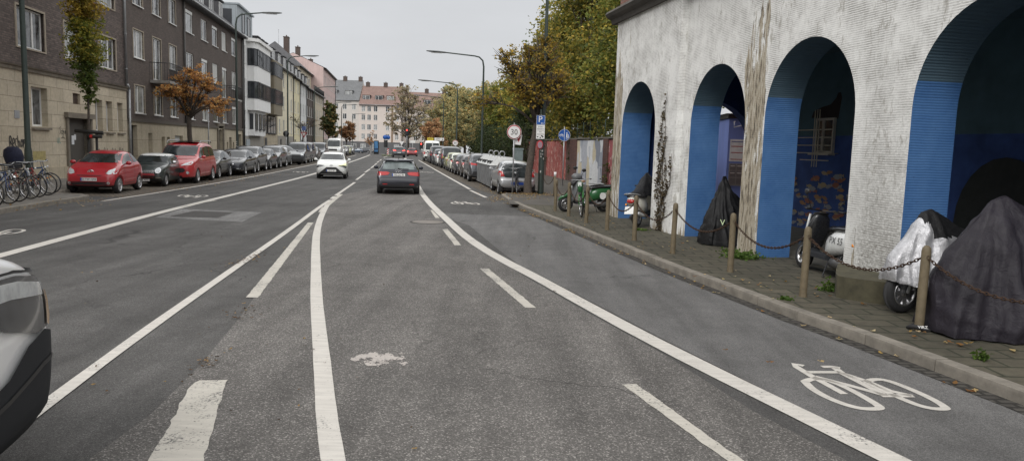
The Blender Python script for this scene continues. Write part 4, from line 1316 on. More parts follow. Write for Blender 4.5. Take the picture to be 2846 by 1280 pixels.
# graffiti: sprayed strokes on the stone
def spray(pts, r, mat, parent, y=-.045, name='graffiti'):
    mb = MB(); q = [(p[0], p[1]) for p in pts]; q = smooth2(q, 2)
    ribbon(mb, q, r, 0)
    mb.v = [(a, y, b) for a, b, c in mb.v]
    return mb
def tagword(strokes, Y, z, w, h, r, mat, y=-.045):
    mb = MB()
    for st in strokes:
        q = smooth2([(uu(Y) + p[0] * w, z + p[1] * h) for p in st], 2); n0 = len(mb.v)
        ribbon(mb, q, r * rnd.uniform(.85, 1.15), 0)
        mb.v[n0:] = [(a, y, b) for a, b, c in mb.v[n0:]]
        y -= .0006
    return mb.build('graffiti', mat, b1)
SPR = M('faded_black_spray', (.05, .046, .044), .9, var=.4, scale=7)
tagword([[(0, 0), (.02, .5), (0, 1), (.14, .95), (.12, .58), (.02, .52), (.17, .42), (.15, .05), (0, 0)], [(.22, .45), (.36, .5), (.34, .85), (.22, .8), (.2, .3), (.36, .15)], [(.52, .8), (.41, .8), (.40, .25), (.54, .2)], [(.58, 1.05), (.6, .15)], [(.6, .5), (.68, .7), (.72, .15)], [(.86, .75), (.78, .5), (.84, .15), (.95, .4), (.88, .78)], [(.97, .8), (1.0, -.1), (.97, .75), (1.1, .7), (1.0, .4)]], 27.55, 1.38, 1.05, .5, .055, SPR)
tagword([[(.2, 1), (.0, .85), (.2, .5), (0, .1)], [(.3, .5), (.42, .6), (.32, .1), (.46, .2)], [(.5, .7), (.58, .3), (.7, .7), (.5, -.2)], [(.9, .6), (.76, .4), (.86, .1), (.92, .65), (.98, .05)], [(.2, -.35), (.5, -.2), (.8, -.4)]], 31.65, 1.95, .62, .36, .03, SPR)
tagword([[(0, 1), (.1, .1), (.35, .05), (.4, .9)], [(.6, 1), (.65, .1), (1, .1)]], 31.4, 1.6, .35, .26, .03, M('teal_spray', (.16, .34, .31), .8))
mb = spray([(uu(27.5), 1.22), (uu(27.9), 1.3), (uu(28.3), 1.2), (uu(28.6), 1.05)], .06, INK, b1); mb.build('graffiti', INK, b1)
for k in range(4):
    a = 35.3 + k * 1.0
    mb = spray([(uu(a), .9 + .2 * (k % 2)), (uu(a + .15), 1.5), (uu(a + .3), 1.0), (uu(a + .5), 1.45), (uu(a + .65), .95)], .04, INK, b1); mb.build('graffiti', M('faded_spray', (.10, .09, .085), .9), b1)
mb = MB(); mb.b(uu(28.0), uu(28.35), -.06, -.031, 2.55, 2.85); mb.build('wall_plate', M('grey_plate', (.33, .34, .36), .5), b1)
mb = MB(); mb.b(uu(29.3), uu(30.35), -.036, -.0305, .9, 1.3); mb.build('sprayed_patch', M('yellow_spray', (.38, .32, .14), .9, var=.3), b1)

# --- second house
b2 = house_root('brick_house', 39.65, 'long brown brick house with white windows, balcony and stone base behind the orange tree')
def v(Y): return (Y - 39.65) * 1.012
E2 = v(68.9)
cols = [(40.9, 42.5), (44.1, 45.6), (47.2, 48.7), (51.0, 52.8), (54.9, 56.6), (58.1, 59.8), (61.2, 62.8), (64.7, 66.4)]
w2 = []
for i, (a, b) in enumerate(cols):
    for r, z in enumerate((3.27, 6.27, 9.12)):
        lo = 5.32 if (r == 1 and i in (1, 6)) else z
        w2.append((v(a), v(b), lo, z + 1.5))
mb = MB(); wall_grid(mb, 0, E2, 2.95, 11.2, w2); shell(mb, 0, E2, -.3, 11.2, 11); mb.build('wall', BRK2, b2)
gd = [(v(40.05), v(41.1), .1, 2.6), (v(42.9), v(43.6), .5, 2.2), (v(45.3), v(45.9), .5, 2.0), (v(46.3), v(46.9), .5, 2.0), (v(48.0), v(49.8), .1, 2.1), (v(59.3), v(60.9), .1, 2.7), (v(52.0), v(53.0), .9, 1.5), (v(63.3), v(64.2), .1, 2.1), (v(62.4), v(62.9), .8, 1.7), (v(64.7), v(65.2), .8, 1.7), (v(66.6), v(68.2), .1, 2.4)]
mb = MB(); wall_grid(mb, 0, E2, -.3, 2.78, gd, -.03, .25); mb.build('stone_base', STONE2, b2)
mb = MB(); mb.b(0, v(59.1), -.12, .05, 2.78, 2.95); mb.b(v(61.1), E2, -.12, .05, 2.78, 2.95); mb.build('cornice', M('brown_band', (.10, .085, .07), .8), b2)
WH = M('white_door', (.66, .67, .67), .5)
for i, h in enumerate(gd):
    m = [BLK, WH, WH, WH, WH, DOORM, BLK, BLK, BLK, BLK, DOORM][i]
    mb = MB(); y_ = .2
    mb.b(h[0], h[1], y_, y_ + .04, h[2], h[3])
    if m is WH:
        for q in range(int((h[3] - h[2]) / .12)): mb.b(h[0] + .03, h[1] - .03, y_ - .012, y_, h[2] + q * .12 + .01, h[2] + q * .12 + .10)
    mb.build('door' if h[2] < .3 else 'shutter', m, b2)
mb = MB(); mb.b(v(59.05), v(59.3), -.14, .2, .1, 2.98); mb.b(v(60.9), v(61.15), -.14, .2, .1, 2.98); mb.b(v(59.05), v(61.15), -.16, .2, 2.982, 3.2); mb.build('door_frame', TRIM, b2)
for i, h in enumerate(w2):
    window(b2, *h, y=.12, style='box' if i > 9 and i % 2 else ('shut' if i in (16, 20) else 'two'), fb=.07)
    if i < 9:
        mb = MB(); a, b, c, d = h
        for q in ((a - .08, a, c, d + .06), (b, b + .08, c, d + .06), (a, b, d, d + .06)): mb.b(q[0], q[1], -.03, .1, q[2], q[3])
        mb.build('window_surround', M('tan_surround', (.36, .31, .245)), b2)
def balcony(root, x0, x1, z, d=1.1, m=None):
    mb = MB(); mb.b(x0, x1, -d, -.01, z - .16, z); o = mb.build('balcony', CON, root)
    r = MB()
    for a, b in (((x0, -d), (x1, -d)), ((x0, -d), (x0, 0)), ((x1, -d), (x1, 0))):
        n = max(3, int(math.hypot(b[0] - a[0], b[1] - a[1]) / .13))
        r.tube([(a[0], a[1], z + 1.0), (b[0], b[1], z + 1.0)], .022, 5)
        for k in range(n + 1):
            q = (lerp(a[0], b[0], k / n), lerp(a[1], b[1], k / n)); r.tube([(q[0], q[1], z), (q[0], q[1], z + 1.0)], .010, 4)
    r.build('railing', m or BLK, o)
    return o
o = balcony(b2, v(43.5), v(48.3), 5.26)
mb = MB(); mb.b(v(46.0), v(48.25), -1.12, -1.10, 5.35, 6.2); mb.build('screen', M('grey_screen', (.10, .11, .12), .8), o)
balcony(b2, v(60.6), v(63.4), 5.26)
gable_roof(b2, 0, E2, 11, 11.35, 16.2, SLATE, BRK2, .45)
for Y in (51.5, 55.5, 59.0, 62.0, 65.3): dormer(b2, v(Y), 1.5, 1.0, 11.9, 1.75, 2.6, M('dormer_slate', (.06, .06, .065), .7), M('dark_felt', (.05, .05, .055), .8))
pipe(b2, v(50.3), 2.95, 11.3, -.1, .07, M('brown_pipe', (.09, .085, .08), .5)); pipe(b2, v(68.7), .1, 11.2, -.1, .07, M('brown_pipe', (.09, .085, .08), .5))
chimney(b2, v(64), 5.5, 16.2)

# --- white house with two glazed bays
PW = plaster('white_render', (.86, .86, .85), streak=.12); PB = plaster('brown_render', (.26, .225, .165)); PC = plaster('cream_render', (.78, .72, .55)); PBL = plaster('blue_grey_render', (.55, .58, .63))
PY = plaster('yellow_render', (.80, .73, .50)); PW2 = plaster('grey_white_render', (.72, .73, .73)); PBE = plaster('beige_render', (.60, .53, .41)); PP = plaster('pink_render', (.68, .52, .49)); PST = plaster('grey_base', (.34, .32, .285))
ZNC = bricks('zinc_cladding', (.30, .335, .36), (.33, .365, .39), (.15, .17, .18), .5, 4, .01, .5, var=.12, off=0)
def bay(root, x0, x1, d, z0, z1, wins, wallm, fm, ch=.5):
    """projecting bay with chamfered corners and corner-to-corner windows"""
    mb = MB(); outl = [(x0, 0), (x0, -d + ch * .5), (x0 + ch, -d), (x1 - ch, -d), (x1, -d + ch * .5), (x1, 0)]
    mb.prism(outl, 'Z', z0, z1)
    o = mb.build('bay', wallm, root)
    for a, b in wins:
        g = MB(); f = MB()
        for p, q in ((0, 1), (1, 2), (2, 3), (3, 4)):
            A, B = Vector((*outl[p], 0)), Vector((*outl[q], 0)); t = (B - A); L = t.length; t.normalize(); n = Vector((t.y, -t.x, 0))
            if (A + n - Vector(((x0 + x1) / 2, 0, 0))).length < (A - Vector(((x0 + x1) / 2, 0, 0))).length: n = -n
            A1, B1 = A + n * .012, B + n * .012
            if p == 0: A1 = A1.lerp(B1, .2)
            g.add([(A1.x, A1.y, a), (B1.x, B1.y, a), (B1.x, B1.y, b), (A1.x, A1.y, b)], [(0, 1, 2, 3)], False)
            m = max(1, round(L / .8))
            for k in range(m + 1):
                c = A1.lerp(B1, k / m) + n * .015
                f.box(c.x, c.y, (a + b) / 2, .07, .05, b - a, math.atan2(t.y, t.x))
            for z in (a, b):
                c = (A1 + B1) / 2 + n * .015; f.box(c.x, c.y, z, (B1 - A1).length + .05, .06, .09, math.atan2(t.y, t.x))
        w = f.build('window', fm, o); g.build('pane', PANE_D, w)
    return o
b3 = house_root('white_house', 69.0, 'white rendered house with dark glazed bay windows and grey metal attic')
v3 = lambda Y: (Y - 69.0) * 1.012
X3 = v3(79.6)
nar = [(v3(69.5), v3(70.2), z, z + 1.6) for z in (3.1, 6.0, 9.0)]
mb = MB(); wall_grid(mb, 0, X3, 2.3, 11.3, nar, -.05); shell(mb, 0, X3, -.3, 11.3, 11); mb.build('wall', PW, b3)
for h in nar: window(b3, *h, y=.08, style='one', pm=PANE_C)
mb = MB(); mb.b(0, X3, -.03, .2, -.3, 2.29); mb.build('base', PST, b3)
mb = MB(); mb.b(v3(70.2), v3(71.8), -.1, .1, 0, 2.0); mb.build('garage_door', M('pale_blue_door', (.36, .40, .43), .6), b3)
bay(b3, v3(70.9), v3(78.8), .95, 4.75, 11.1, [(5.9, 7.4), (8.95, 10.45)], PW, DFR)
lb = MB(); lb.b(v3(71.6), v3(77.5), -.55, 0, 2.35, 4.745); lbo = lb.build('bay', PW, b3)
for a, b in ((71.9, 73.2), (73.9, 75.2), (75.8, 77.1)): window(lbo, v3(a), v3(b), 2.95, 4.5, -.552, 'one', DFR, PANE_M)
mb = MB(); mb.box(v3(71.6) - .012, -.28, 3.7, .02, .35, 1.5); mb.build('window', DFR, lbo)
mb = MB(); mb.prism([(v3(70.5), .2), (v3(70.5), -.5), (v3(71.1), -1.15), (v3(78.6), -1.15), (v3(79.3), -.5), (v3(79.3), .2)], 'Z', 11.102, 11.4); mb.b(0, X3, -.25, .3, 11.31, 11.46); mb.build('cornice', PW, b3)
mb = MB(); mb.b(0, v3(76.0), .4, 8, 11.47, 14.1); mb.b(-.05, v3(76.1), .2, 8.1, 14.102, 14.25); at = mb.build('attic', ZNC, b3)
for a, b in ((71.0, 72.2), (73.4, 74.8)): window(at, v3(a), v3(b), 11.9, 13.7, .395, 'one', DFR, PANE_D, sill=False)
mb = MB(); mb.box(-.012, 1.5, 12.9, .02, 1.3, 1.6); mb.build('window', DFR, at)
gable_roof(b3, 0, X3, 11, 11.5, 13.6, SLATE, PW, .1)
pipe(b3, .15, .1, 11.2, -.12, .06, BLK)

b4 = house_root('brown_house', 79.7, 'narrow brown rendered house with square bay next to the white house')
X4 = 8.9
mb = MB(); wall_grid(mb, 0, X4, 2.6, 10.8, [], 0); shell(mb, 0, X4, -.3, 10.8, 11); mb.build('wall', PB, b4)
mb = MB(); mb.b(0, X4, -.04, .2, -.3, 2.59); mb.build('base', STONE2, b4)
bay(b4, 2.0, 7.6, .85, 4.75, 10.6, [(5.95, 7.5), (9.0, 10.35)], PB, DFR, .25)
window(b4, 2.2, 7.4, 2.7, 4.6, -.03, 'three', DFR, PANE_D); window(b4, .3, 1.6, 2.7, 4.6, -.03, 'one', DFR, PANE_D)
mb = MB(); mb.b(.3, 1.5, -.08, -.041, 0, 2.2); mb.build('door', DFR, b4)
gable_roof(b4, 0, X4, 11, 10.85, 13.6, SLATE, PB, .5)
for x in (2.2, 4.6, 7.0): dormer(b4, x, 1.5, .9, 11.3, 1.6, 2.4, M('dormer_slate', (.06, .06, .065)), M('dark_felt', (.05, .05, .055)))
chimney(b4, 1.2, 3.6, 13.2, 1.5, 1.4); aerial(b4, 3.4, 5.5, 13.6, 2.9)

def terrace(name, Ya, Yb, label, wallm, base, eave, ridge, ncol, rows, fm=WFR, win=(1.05, 1.6), dorm=0, basem=None, chim=1, z=0.0, c=-14.5, roofm=None):
    o = house_root(name, Ya, label, z=z, c=c)
    X = (Yb - Ya) * 1.012; hs = []
    for i in range(ncol):
        cx = X * (i + .5) / ncol
        for r in rows: hs.append((cx - win[0] / 2, cx + win[0] / 2, r, r + win[1]))
    mb = MB(); wall_grid(mb, 0, X, base, eave, hs, 0, .14); shell(mb, 0, X, -1.2, eave, 11); mb.build('wall', wallm, o)
    mb = MB(); mb.b(0, X, -.05, .2, -1.2, base - .005); mb.build('base', basem or PST, o)
    for h in hs: window(o, *h, y=.1, style='two', fm=fm)
    mb = MB(); mb.b(X * .12, X * .12 + 1.1, -.07, -.051, 0, 2.1); mb.build('door', BLK, o)
    gable_roof(o, 0, X, 11, eave, ridge, roofm or SLATE, wallm, .4)
    for i in range(dorm): dormer(o, X * (i + .5) / dorm, min(2.2, X / dorm * .7), .8, eave + .45, 1.6, 2.6, M('dormer_slate', (.06, .06, .065)), M('dark_felt', (.05, .05, .055)), fm=fm)
    for k in range(chim): chimney(o, X * (.1 + .8 * k), 5.0, ridge - .3, 1.5, 1.3)
    pipe(o, X - .12, 0, eave - .1, -.08, .06, BLK)
    return o, X
RW = (2.9, 5.8, 8.6)
h5, X5 = terrace('cream_house', 88.7, 101.7, 'cream rendered house with plain windows beyond the brown house', PC, 2.5, 10.75, 13.6, 4, RW, dorm=3, chim=2); aerial(h5, X5 * .6, 5.5, 13.4, 2.2)
h6, X6 = terrace('yellow_house', 101.9, 108.5, 'pale yellow house with dark dormers in the left row', PY, 2.5, 10.6, 13.0, 2, RW, dorm=2, basem=PY)
h7, X7 = terrace('grey_white_house', 108.7, 116.2, 'grey-white house between yellow house and dark brick house', PW2, 2.5, 10.4, 12.8, 3, RW, dorm=2, basem=PW2)
h8, X8 = terrace('dark_brick_house', 116.4, 124.8, 'narrow dark brick house in the far left row', BRK2, 1.2, 10.2, 12.6, 3, RW, dorm=2, basem=BRK2)
h9, X9 = terrace('beige_house', 125.0, 141.8, 'beige house with set back upper floor and big hipped roof', PBE, 2.2, 10.1, 10.3, 6, RW, basem=PBE, chim=0)
mb = MB(); mb.b(.05, X9 - .05, 2.2, 10.8, 10.0, 14.3); up = mb.build('upper_floor', PBE, h9)
for k in range(3): window(up, 2.0 + k * 5, 3.8 + k * 5, 11, 13.2, 2.19, 'two')
_r = gable_roof(h9, -.3, X9 + .3, 9, 14.3, 18.4, SLATE, PBE, .25, hip=3.0); _r.location.y = 2.0
for _k in kids(h9):
    if _k.name.startswith('gutter') and _k.data.vertices[0].co.z > 13: _k.location.y = 2.0
balcony(h9, .2, X9 - .2, 10.2, .2)
chimney(h9, X9 * .32, 5, 17.6, 1.8, 1.6); aerial(h9, X9 * .2, 6, 17.5, 3.0)
h10, X10 = terrace('pink_house', 142.0, 168.0, 'tall pink rendered house closing the left row', PP, 2.4, 15.8, 18.3, 9, (2.9, 6.2, 9.4, 12.6), win=(1.1, 2.0), basem=PST, chim=2)

# --- houses closing the view
HZ = -1.4
PGB = plaster('pale_block', (.62, .58, .54), streak=.15); PGR = plaster('pale_pinkish_block', (.66, .59, .54), streak=.15); PDB = plaster('dark_block_base', (.13, .13, .135)); HRT = bricks('hazed_red_tiles', (.225, .15, .13), (.26, .175, .15), (.16, .11, .095), .3, .3, .015, .85, var=.25); HSL = bricks('hazed_slate', (.15, .155, .16), (.18, .185, .19), (.1, .1, .105), .3, .2, .012, .8, var=.2)  # tiles and slate of the far roofs paled: distance haze put into the colour
def end_block(name, X0, Y, X, rz, label, wallm, eave, ridge, cols, rows, roofm, dorms, win=(1.2, 1.7), strip_=None):
    o = empty(name, (X0, Y, HZ), rz); tag(o, label, 'building')
    hs = [(cx - win[0] / 2, cx + win[0] / 2, r, r + win[1]) for cx in cols for r in rows]
    mb = MB(); wall_grid(mb, 0, X, 3.6, eave, hs, 0, .15); shell(mb, 0, X, -1, eave, 12); mb.build('wall', wallm, o)
    mb = MB(); mb.b(0, X, -.06, .2, -1, 3.595); mb.build('base', PDB, o)
    for h in hs: window(o, *h, y=.11, style='two')
    for cx in cols[::2]: window(o, cx - .8, cx + .8, .9, 2.9, -.062, 'two', sill=False)
    gable_roof(o, 0, X, 12, eave, ridge, roofm, wallm, .5)
    for x in dorms: dormer(o, x, 2.4, 1.3, eave + 1.1, 1.7, 3, M('dormer_slate', (.06, .06, .065)), roofm)
    for x in (X * .12, X * .55, X * .93): chimney(o, x, 6, ridge - .2, 1.2, 1.2)
    if strip_: mb = MB(); mb.b(strip_, strip_ + .5, -.1, 0, 3.6, eave); mb.build('pilaster', M('brown_strip', (.22, .15, .10), .8), o)
    return o
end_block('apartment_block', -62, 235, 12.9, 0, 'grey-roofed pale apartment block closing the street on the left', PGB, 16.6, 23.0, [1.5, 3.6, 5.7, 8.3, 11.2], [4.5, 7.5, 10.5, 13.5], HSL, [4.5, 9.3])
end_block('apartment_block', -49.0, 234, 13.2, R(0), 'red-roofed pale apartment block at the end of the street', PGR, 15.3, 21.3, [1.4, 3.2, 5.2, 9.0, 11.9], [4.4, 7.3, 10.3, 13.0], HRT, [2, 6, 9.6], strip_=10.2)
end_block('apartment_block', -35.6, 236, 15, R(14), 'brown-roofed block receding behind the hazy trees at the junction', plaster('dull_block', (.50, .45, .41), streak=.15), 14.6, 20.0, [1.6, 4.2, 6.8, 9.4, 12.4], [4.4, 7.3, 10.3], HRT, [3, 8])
# ------------------------------------------------------------------ arcade on the right
def ribbed_white():
    m, nt, p, out = newmat('ribbed_white_plaster'); t = NT(nt)
    o = t.coord()
    sep = nt.nodes.new('ShaderNodeSeparateXYZ'); t.l(o, sep.inputs[0])
    wv = nt.nodes.new('ShaderNodeMath'); wv.operation = 'MULTIPLY'; t.l(sep.outputs[2], wv.inputs[0]); wv.inputs[1].default_value = 2 * PI / .034
    wob = t.noise(o, 6, 3, .5); ad = nt.nodes.new('ShaderNodeMath'); ad.operation = 'MULTIPLY_ADD'; t.l(wob, ad.inputs[0]); ad.inputs[1].default_value = 2.4; t.l(wv.outputs[0], ad.inputs[2])
    sn = nt.nodes.new('ShaderNodeMath'); sn.operation = 'SINE'; t.l(ad.outputs[0], sn.inputs[0])
    rib = t.ramp(sn.outputs[0], [(0.0, 0.0), (.6, 1.0)])
    patchy = t.noise(o, 1.6, 5, .7)
    # flaking: long scratches following the surface, patches near the far corner and the piers
    a = t.noise(t.coord(scale=(3.2, 3.2, 1.1)), 3.4, 9, .74, .6)
    b = t.noise(t.coord(scale=(1.3, 1.3, .30)), 1.2, 5, .65)
    flake = t.ramp(t.mix(.30, a, b), [(.395, .8), (.45, 0.0)])
    st = t.noise(t.coord(scale=(5.0, 5.0, .28)), 1.0, 6, .75)
    bl = t.ramp(sep.outputs[2], [(0.0, .60), (.35, .42), (2.8, .37), (5.6, .32)])
    lt = nt.nodes.new('ShaderNodeMath'); lt.operation = 'LESS_THAN'; t.l(st, lt.inputs[0]); t.l(bl.outputs[0], lt.inputs[1])
    soft = t.noise(o, .7, 5, .65)
    tone = t.ramp(t.mix(.45, soft, a), [(.30, (.60, .60, .58)), (.48, (.79, .79, .77)), (.7, (.88, .88, .86))])
    gm = nt.nodes.new('ShaderNodeMath'); gm.operation = 'MULTIPLY'
    t.l(t.ramp(sn.outputs[0], [(.0, .75), (.4, 0.0)]).outputs[0], gm.inputs[0]); t.l(t.ramp(patchy, [(.42, 0.0), (.62, 1.0)]).outputs[0], gm.inputs[1])
    grime = t.mix(gm.outputs[0], tone.outputs[0], (.26, .25, .235))
    c1 = t.mix(flake.outputs[0], grime, (.40, .385, .35))
    streak = t.ramp(t.noise(t.coord(scale=(9, 9, 1.6)), 1.4, 6, .75), [(.40, (.10, .085, .065)), (.50, (.38, .33, .25)), (.6, (.52, .48, .40))])
    c2 = t.mix(lt.outputs[0], c1, streak.outputs[0])
    # weather sides: bare tan plaster at the far corner and the second pier, sooty grey on the third
    xr = nt.nodes.new('ShaderNodeMath'); xr.operation = 'MULTIPLY'; t.l(sep.outputs[0], xr.inputs[0]); xr.inputs[1].default_value = .05
    tanx = t.ramp(xr.outputs[0], [(0.0, .60), (.030, .57), (.040, .30), (.345, .30), (.372, .60), (.398, .60), (.412, .30), (.9, .28)])
    lt2 = nt.nodes.new('ShaderNodeMath'); lt2.operation = 'LESS_THAN'
    stn = t.noise(t.coord(scale=(4.2, 4.2, .55)), 1.3, 7, .72); t.l(stn, lt2.inputs[0])
    zf = t.ramp(sep.outputs[2], [(0.0, 1.0), (.55, 1.0), (.90, .82), (1.0, .7)])
    zm = nt.nodes.new('ShaderNodeMath'); zm.operation = 'MULTIPLY'; zq = nt.nodes.new('ShaderNodeMath'); zq.operation = 'MULTIPLY'; t.l(sep.outputs[2], zq.inputs[0]); zq.inputs[1].default_value = .2
    t.l(zq.outputs[0], nt.nodes[zf.name].inputs['Fac']); t.l(tanx.outputs[0], zm.inputs[0]); t.l(zf.outputs[0], zm.inputs[1]); t.l(zm.outputs[0], lt2.inputs[1])
    c3 = t.mix(lt2.outputs[0], c2, streak.outputs[0])
    soot = t.ramp(xr.outputs[0], [(.535, 0.0), (.555, .95), (.590, .85), (.60, .0)])
    sz = t.ramp(zq.outputs[0], [(.08, 1.0), (.55, .25), (.7, 0.0)])
    sm = nt.nodes.new('ShaderNodeMath'); sm.operation = 'MULTIPLY'; t.l(soot.outputs[0], sm.inputs[0]); t.l(sz.outputs[0], sm.inputs[1])
    sn2 = nt.nodes.new('ShaderNodeMath'); sn2.operation = 'MULTIPLY'; t.l(sm.outputs[0], sn2.inputs[0]); t.l(t.ramp(t.noise(t.coord(scale=(5, 5, 9)), 3, 6, .75), [(.35, 0.0), (.62, 1.0)]).outputs[0], sn2.inputs[1])
    c4 = t.mix(sn2.outputs[0], c3, (.17, .16, .14))
    spk = t.ramp(t.noise(t.coord(scale=(1, 1, 1.8)), 16, 5, .8), [(.33, .62), (.42, 1.0)])
    c5 = t.mix(1.0, c4, spk.outputs[0], 'MULTIPLY')
    t.l(c5, p.inputs['Base Color']); p.inputs['Roughness'].default_value = .9
    h = t.mix(.35, rib.outputs[0], a)
    t.bump(h, .24, .014, p)
    return m
def ribbed_blue(name, c, c2):
    m, nt, p, out = newmat(name); t = NT(nt)
    o = t.coord(); sep = nt.nodes.new('ShaderNodeSeparateXYZ'); t.l(o, sep.inputs[0])
    wv = nt.nodes.new('ShaderNodeMath'); wv.operation = 'MULTIPLY'; t.l(sep.outputs[2], wv.inputs[0]); wv.inputs[1].default_value = 2 * PI / .036
    wob = t.noise(o, 5, 3, .5); ad = nt.nodes.new('ShaderNodeMath'); ad.operation = 'MULTIPLY_ADD'; t.l(wob, ad.inputs[0]); ad.inputs[1].default_value = 2.6; t.l(wv.outputs[0], ad.inputs[2])
    sn = nt.nodes.new('ShaderNodeMath'); sn.operation = 'SINE'; t.l(ad.outputs[0], sn.inputs[0])
    n = t.noise(o, 2.0, 6, .7)
    r = t.ramp(n, [(.3, c2), (.7, c)])
    scr = t.ramp(t.noise(t.coord(scale=(3, 3, 8)), 4, 6, .7), [(.30, .55), (.36, 1.0)])
    t.l(t.mix(1.0, r.outputs[0], scr.outputs[0], 'MULTIPLY'), p.inputs['Base Color']); p.inputs['Roughness'].default_value = .75
    t.bump(sn.outputs[0], .22, .012, p)
    return m
WRIB = ribbed_white()
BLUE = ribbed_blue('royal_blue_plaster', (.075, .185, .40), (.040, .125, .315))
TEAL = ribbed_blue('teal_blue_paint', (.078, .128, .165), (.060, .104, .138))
NAVY = plaster('dark_blue_wall', (.05, .10, .30), streak=.35)
CEIL = plaster('dark_teal_ceiling', (.10, .17, .21), streak=.3)

A0 = Vector((3.004, 21.7, 0)); AE = Vector((.1961, -.9806, 0)); AN = Vector((.9806, .1961, 0)); ARZ = math.atan2(-.9806, .1961)
def AW(px, py, d):
    """photo pixel -> (s, z) on a plane d behind the arcade front"""
    q = ray(px, py); t = (7.344 + 1.0198 * d) / (q.x + .2 * q.y)
    P = Vector((q.x * t, q.y * t, CH + q.z * t))
    return (P - A0).dot(AE), P.z
def aloc(s, y, z=.12): return A0 + AE * s + AN * y + Vector((0, 0, z))

arc = empty('arcade_building', A0, ARZ, 'white ribbed arcade building with deep blue arches on the right', 'building')
ZS, ZBLUE, ZT = 2.68, 3.08, 5.62
arches = [(.72, 3.16, 2.62), (4.90, 7.36, 2.65), (8.08, 10.66, 2.70), (11.85, 14.45, 2.72), (15.7, 18.3, 2.72)]
SEND, DEEP, TH = 20.0, 4.2, .70
def arch_curve(a, b, zs, n=28):
    r = (b - a) / 2; c = (a + b) / 2
    pts = [(a, .05), (a, .6), (a, 1.2), (a, 1.9)] + [(c - r * math.cos(PI * k / n), zs + r * math.sin(PI * k / n)) for k in range(n + 1)]
    return pts + [(b, 1.9), (b, 1.2), (b, .6), (b, .05)]
wall = MB(); wall.smooth = False
inner = MB()
low, up = MB(), MB(); low.smooth = up.smooth = True
def yf(s): return -.15 if s < 4.45 else 0.0
cuts = [0.0] + [q for a in arches for q in a[:2]] + [SEND]
for mbx, fy in ((wall, None), (inner, TH)):
    for i in range(0, len(cuts), 2):
        a, b = cuts[i], cuts[i + 1]
        segs = [(a, b)] if not (a < 4.45 < b) else [(a, 4.45), (4.45, b)]
        for c, d in segs:
            y = yf((c + d) / 2) if fy is None else fy
            mbx.add([(c, y, 0), (d, y, 0), (d, y, ZT), (c, y, ZT)], [(0, 1, 2, 3)])
    for a, b, zs in arches:
        cv = [p for p in arch_curve(a, b, zs)]
        y = yf((a + b) / 2) if fy is None else fy
        for p, q in zip(cv, cv[1:]):
            if q[0] - p[0] > 1e-6:
                mbx.add([(p[0], y, p[1]), (q[0], y, q[1]), (q[0], y, ZT), (p[0], y, ZT)], [(0, 1, 2, 3)])
wall.add([(4.45, -.15, 0), (4.45, 0, 0), (4.45, 0, ZT), (4.45, -.15, ZT)], [(0, 1, 2, 3)])
wall.add([(0, -.15, 0), (0, TH, 0), (0, TH, ZT), (0, -.15, ZT)], [(0, 1, 2, 3)])
wall.build('wall', WRIB, arc)
inner.build('inner_wall', NAVY, arc)
for a, b, zs in arches:
    cv = arch_curve(a, b, zs); y0 = yf((a + b) / 2)
    out = [cv[0]]
    for p, q in zip(cv, cv[1:]):
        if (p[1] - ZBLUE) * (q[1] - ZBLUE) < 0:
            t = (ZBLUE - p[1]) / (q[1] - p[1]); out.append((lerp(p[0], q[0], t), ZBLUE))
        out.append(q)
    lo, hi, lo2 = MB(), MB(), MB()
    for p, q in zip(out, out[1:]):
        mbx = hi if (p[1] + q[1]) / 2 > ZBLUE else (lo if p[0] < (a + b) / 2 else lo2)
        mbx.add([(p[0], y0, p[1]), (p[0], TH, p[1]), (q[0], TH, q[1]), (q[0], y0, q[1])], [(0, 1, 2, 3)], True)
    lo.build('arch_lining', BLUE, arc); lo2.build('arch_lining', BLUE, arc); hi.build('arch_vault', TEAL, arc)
# mural wall at the back of the passage, ceiling, end walls
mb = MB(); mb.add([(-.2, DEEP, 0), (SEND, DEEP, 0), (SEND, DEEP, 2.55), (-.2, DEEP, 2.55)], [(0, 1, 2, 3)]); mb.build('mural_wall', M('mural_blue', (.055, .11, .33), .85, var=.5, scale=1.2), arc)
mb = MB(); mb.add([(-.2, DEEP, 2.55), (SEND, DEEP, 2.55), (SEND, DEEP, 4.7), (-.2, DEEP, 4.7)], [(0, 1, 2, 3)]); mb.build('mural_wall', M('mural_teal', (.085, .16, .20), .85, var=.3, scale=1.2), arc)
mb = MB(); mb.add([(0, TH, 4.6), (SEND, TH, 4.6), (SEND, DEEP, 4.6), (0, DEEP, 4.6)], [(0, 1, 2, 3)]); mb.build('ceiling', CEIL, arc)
mb = MB()
c0, rr, zs = 2.62, 1.5, 2.05
cv = [(c0 - rr * math.cos(PI * k / 20), zs + rr * math.sin(PI * k / 20)) for k in range(21)]
for x in (0.02, .45):
    for p, q in zip(cv, cv[1:]): mb.add([(x, p[0], p[1]), (x, q[0], q[1]), (x, q[0], 4.7), (x, p[0], 4.7)], [(0, 1, 2, 3)])
    mb.add([(x, TH, 0), (x, c0 - rr, 0), (x, c0 - rr, 4.7), (x, TH, 4.7)], [(0, 1, 2, 3)]); mb.add([(x, c0 + rr, 0), (x, DEEP, 0), (x, DEEP, 4.7), (x, c0 + rr, 4.7)], [(0, 1, 2, 3)])
for p, q in zip([(c0 - rr, 0)] + cv, cv + [(c0 + rr, 0)]): mb.add([(.02, p[0], p[1]), (.45, p[0], p[1]), (.45, q[0], q[1]), (.02, q[0], q[1])], [(0, 1, 2, 3)], True)
mb.build('end_arch', ribbed_blue('navy_end_paint', (.02, .055, .20), (.014, .04, .15)), arc)
mb = MB(); mb.b(SEND - .1, SEND, TH, DEEP, 0, 4.7); mb.build('end_wall', NAVY, arc)
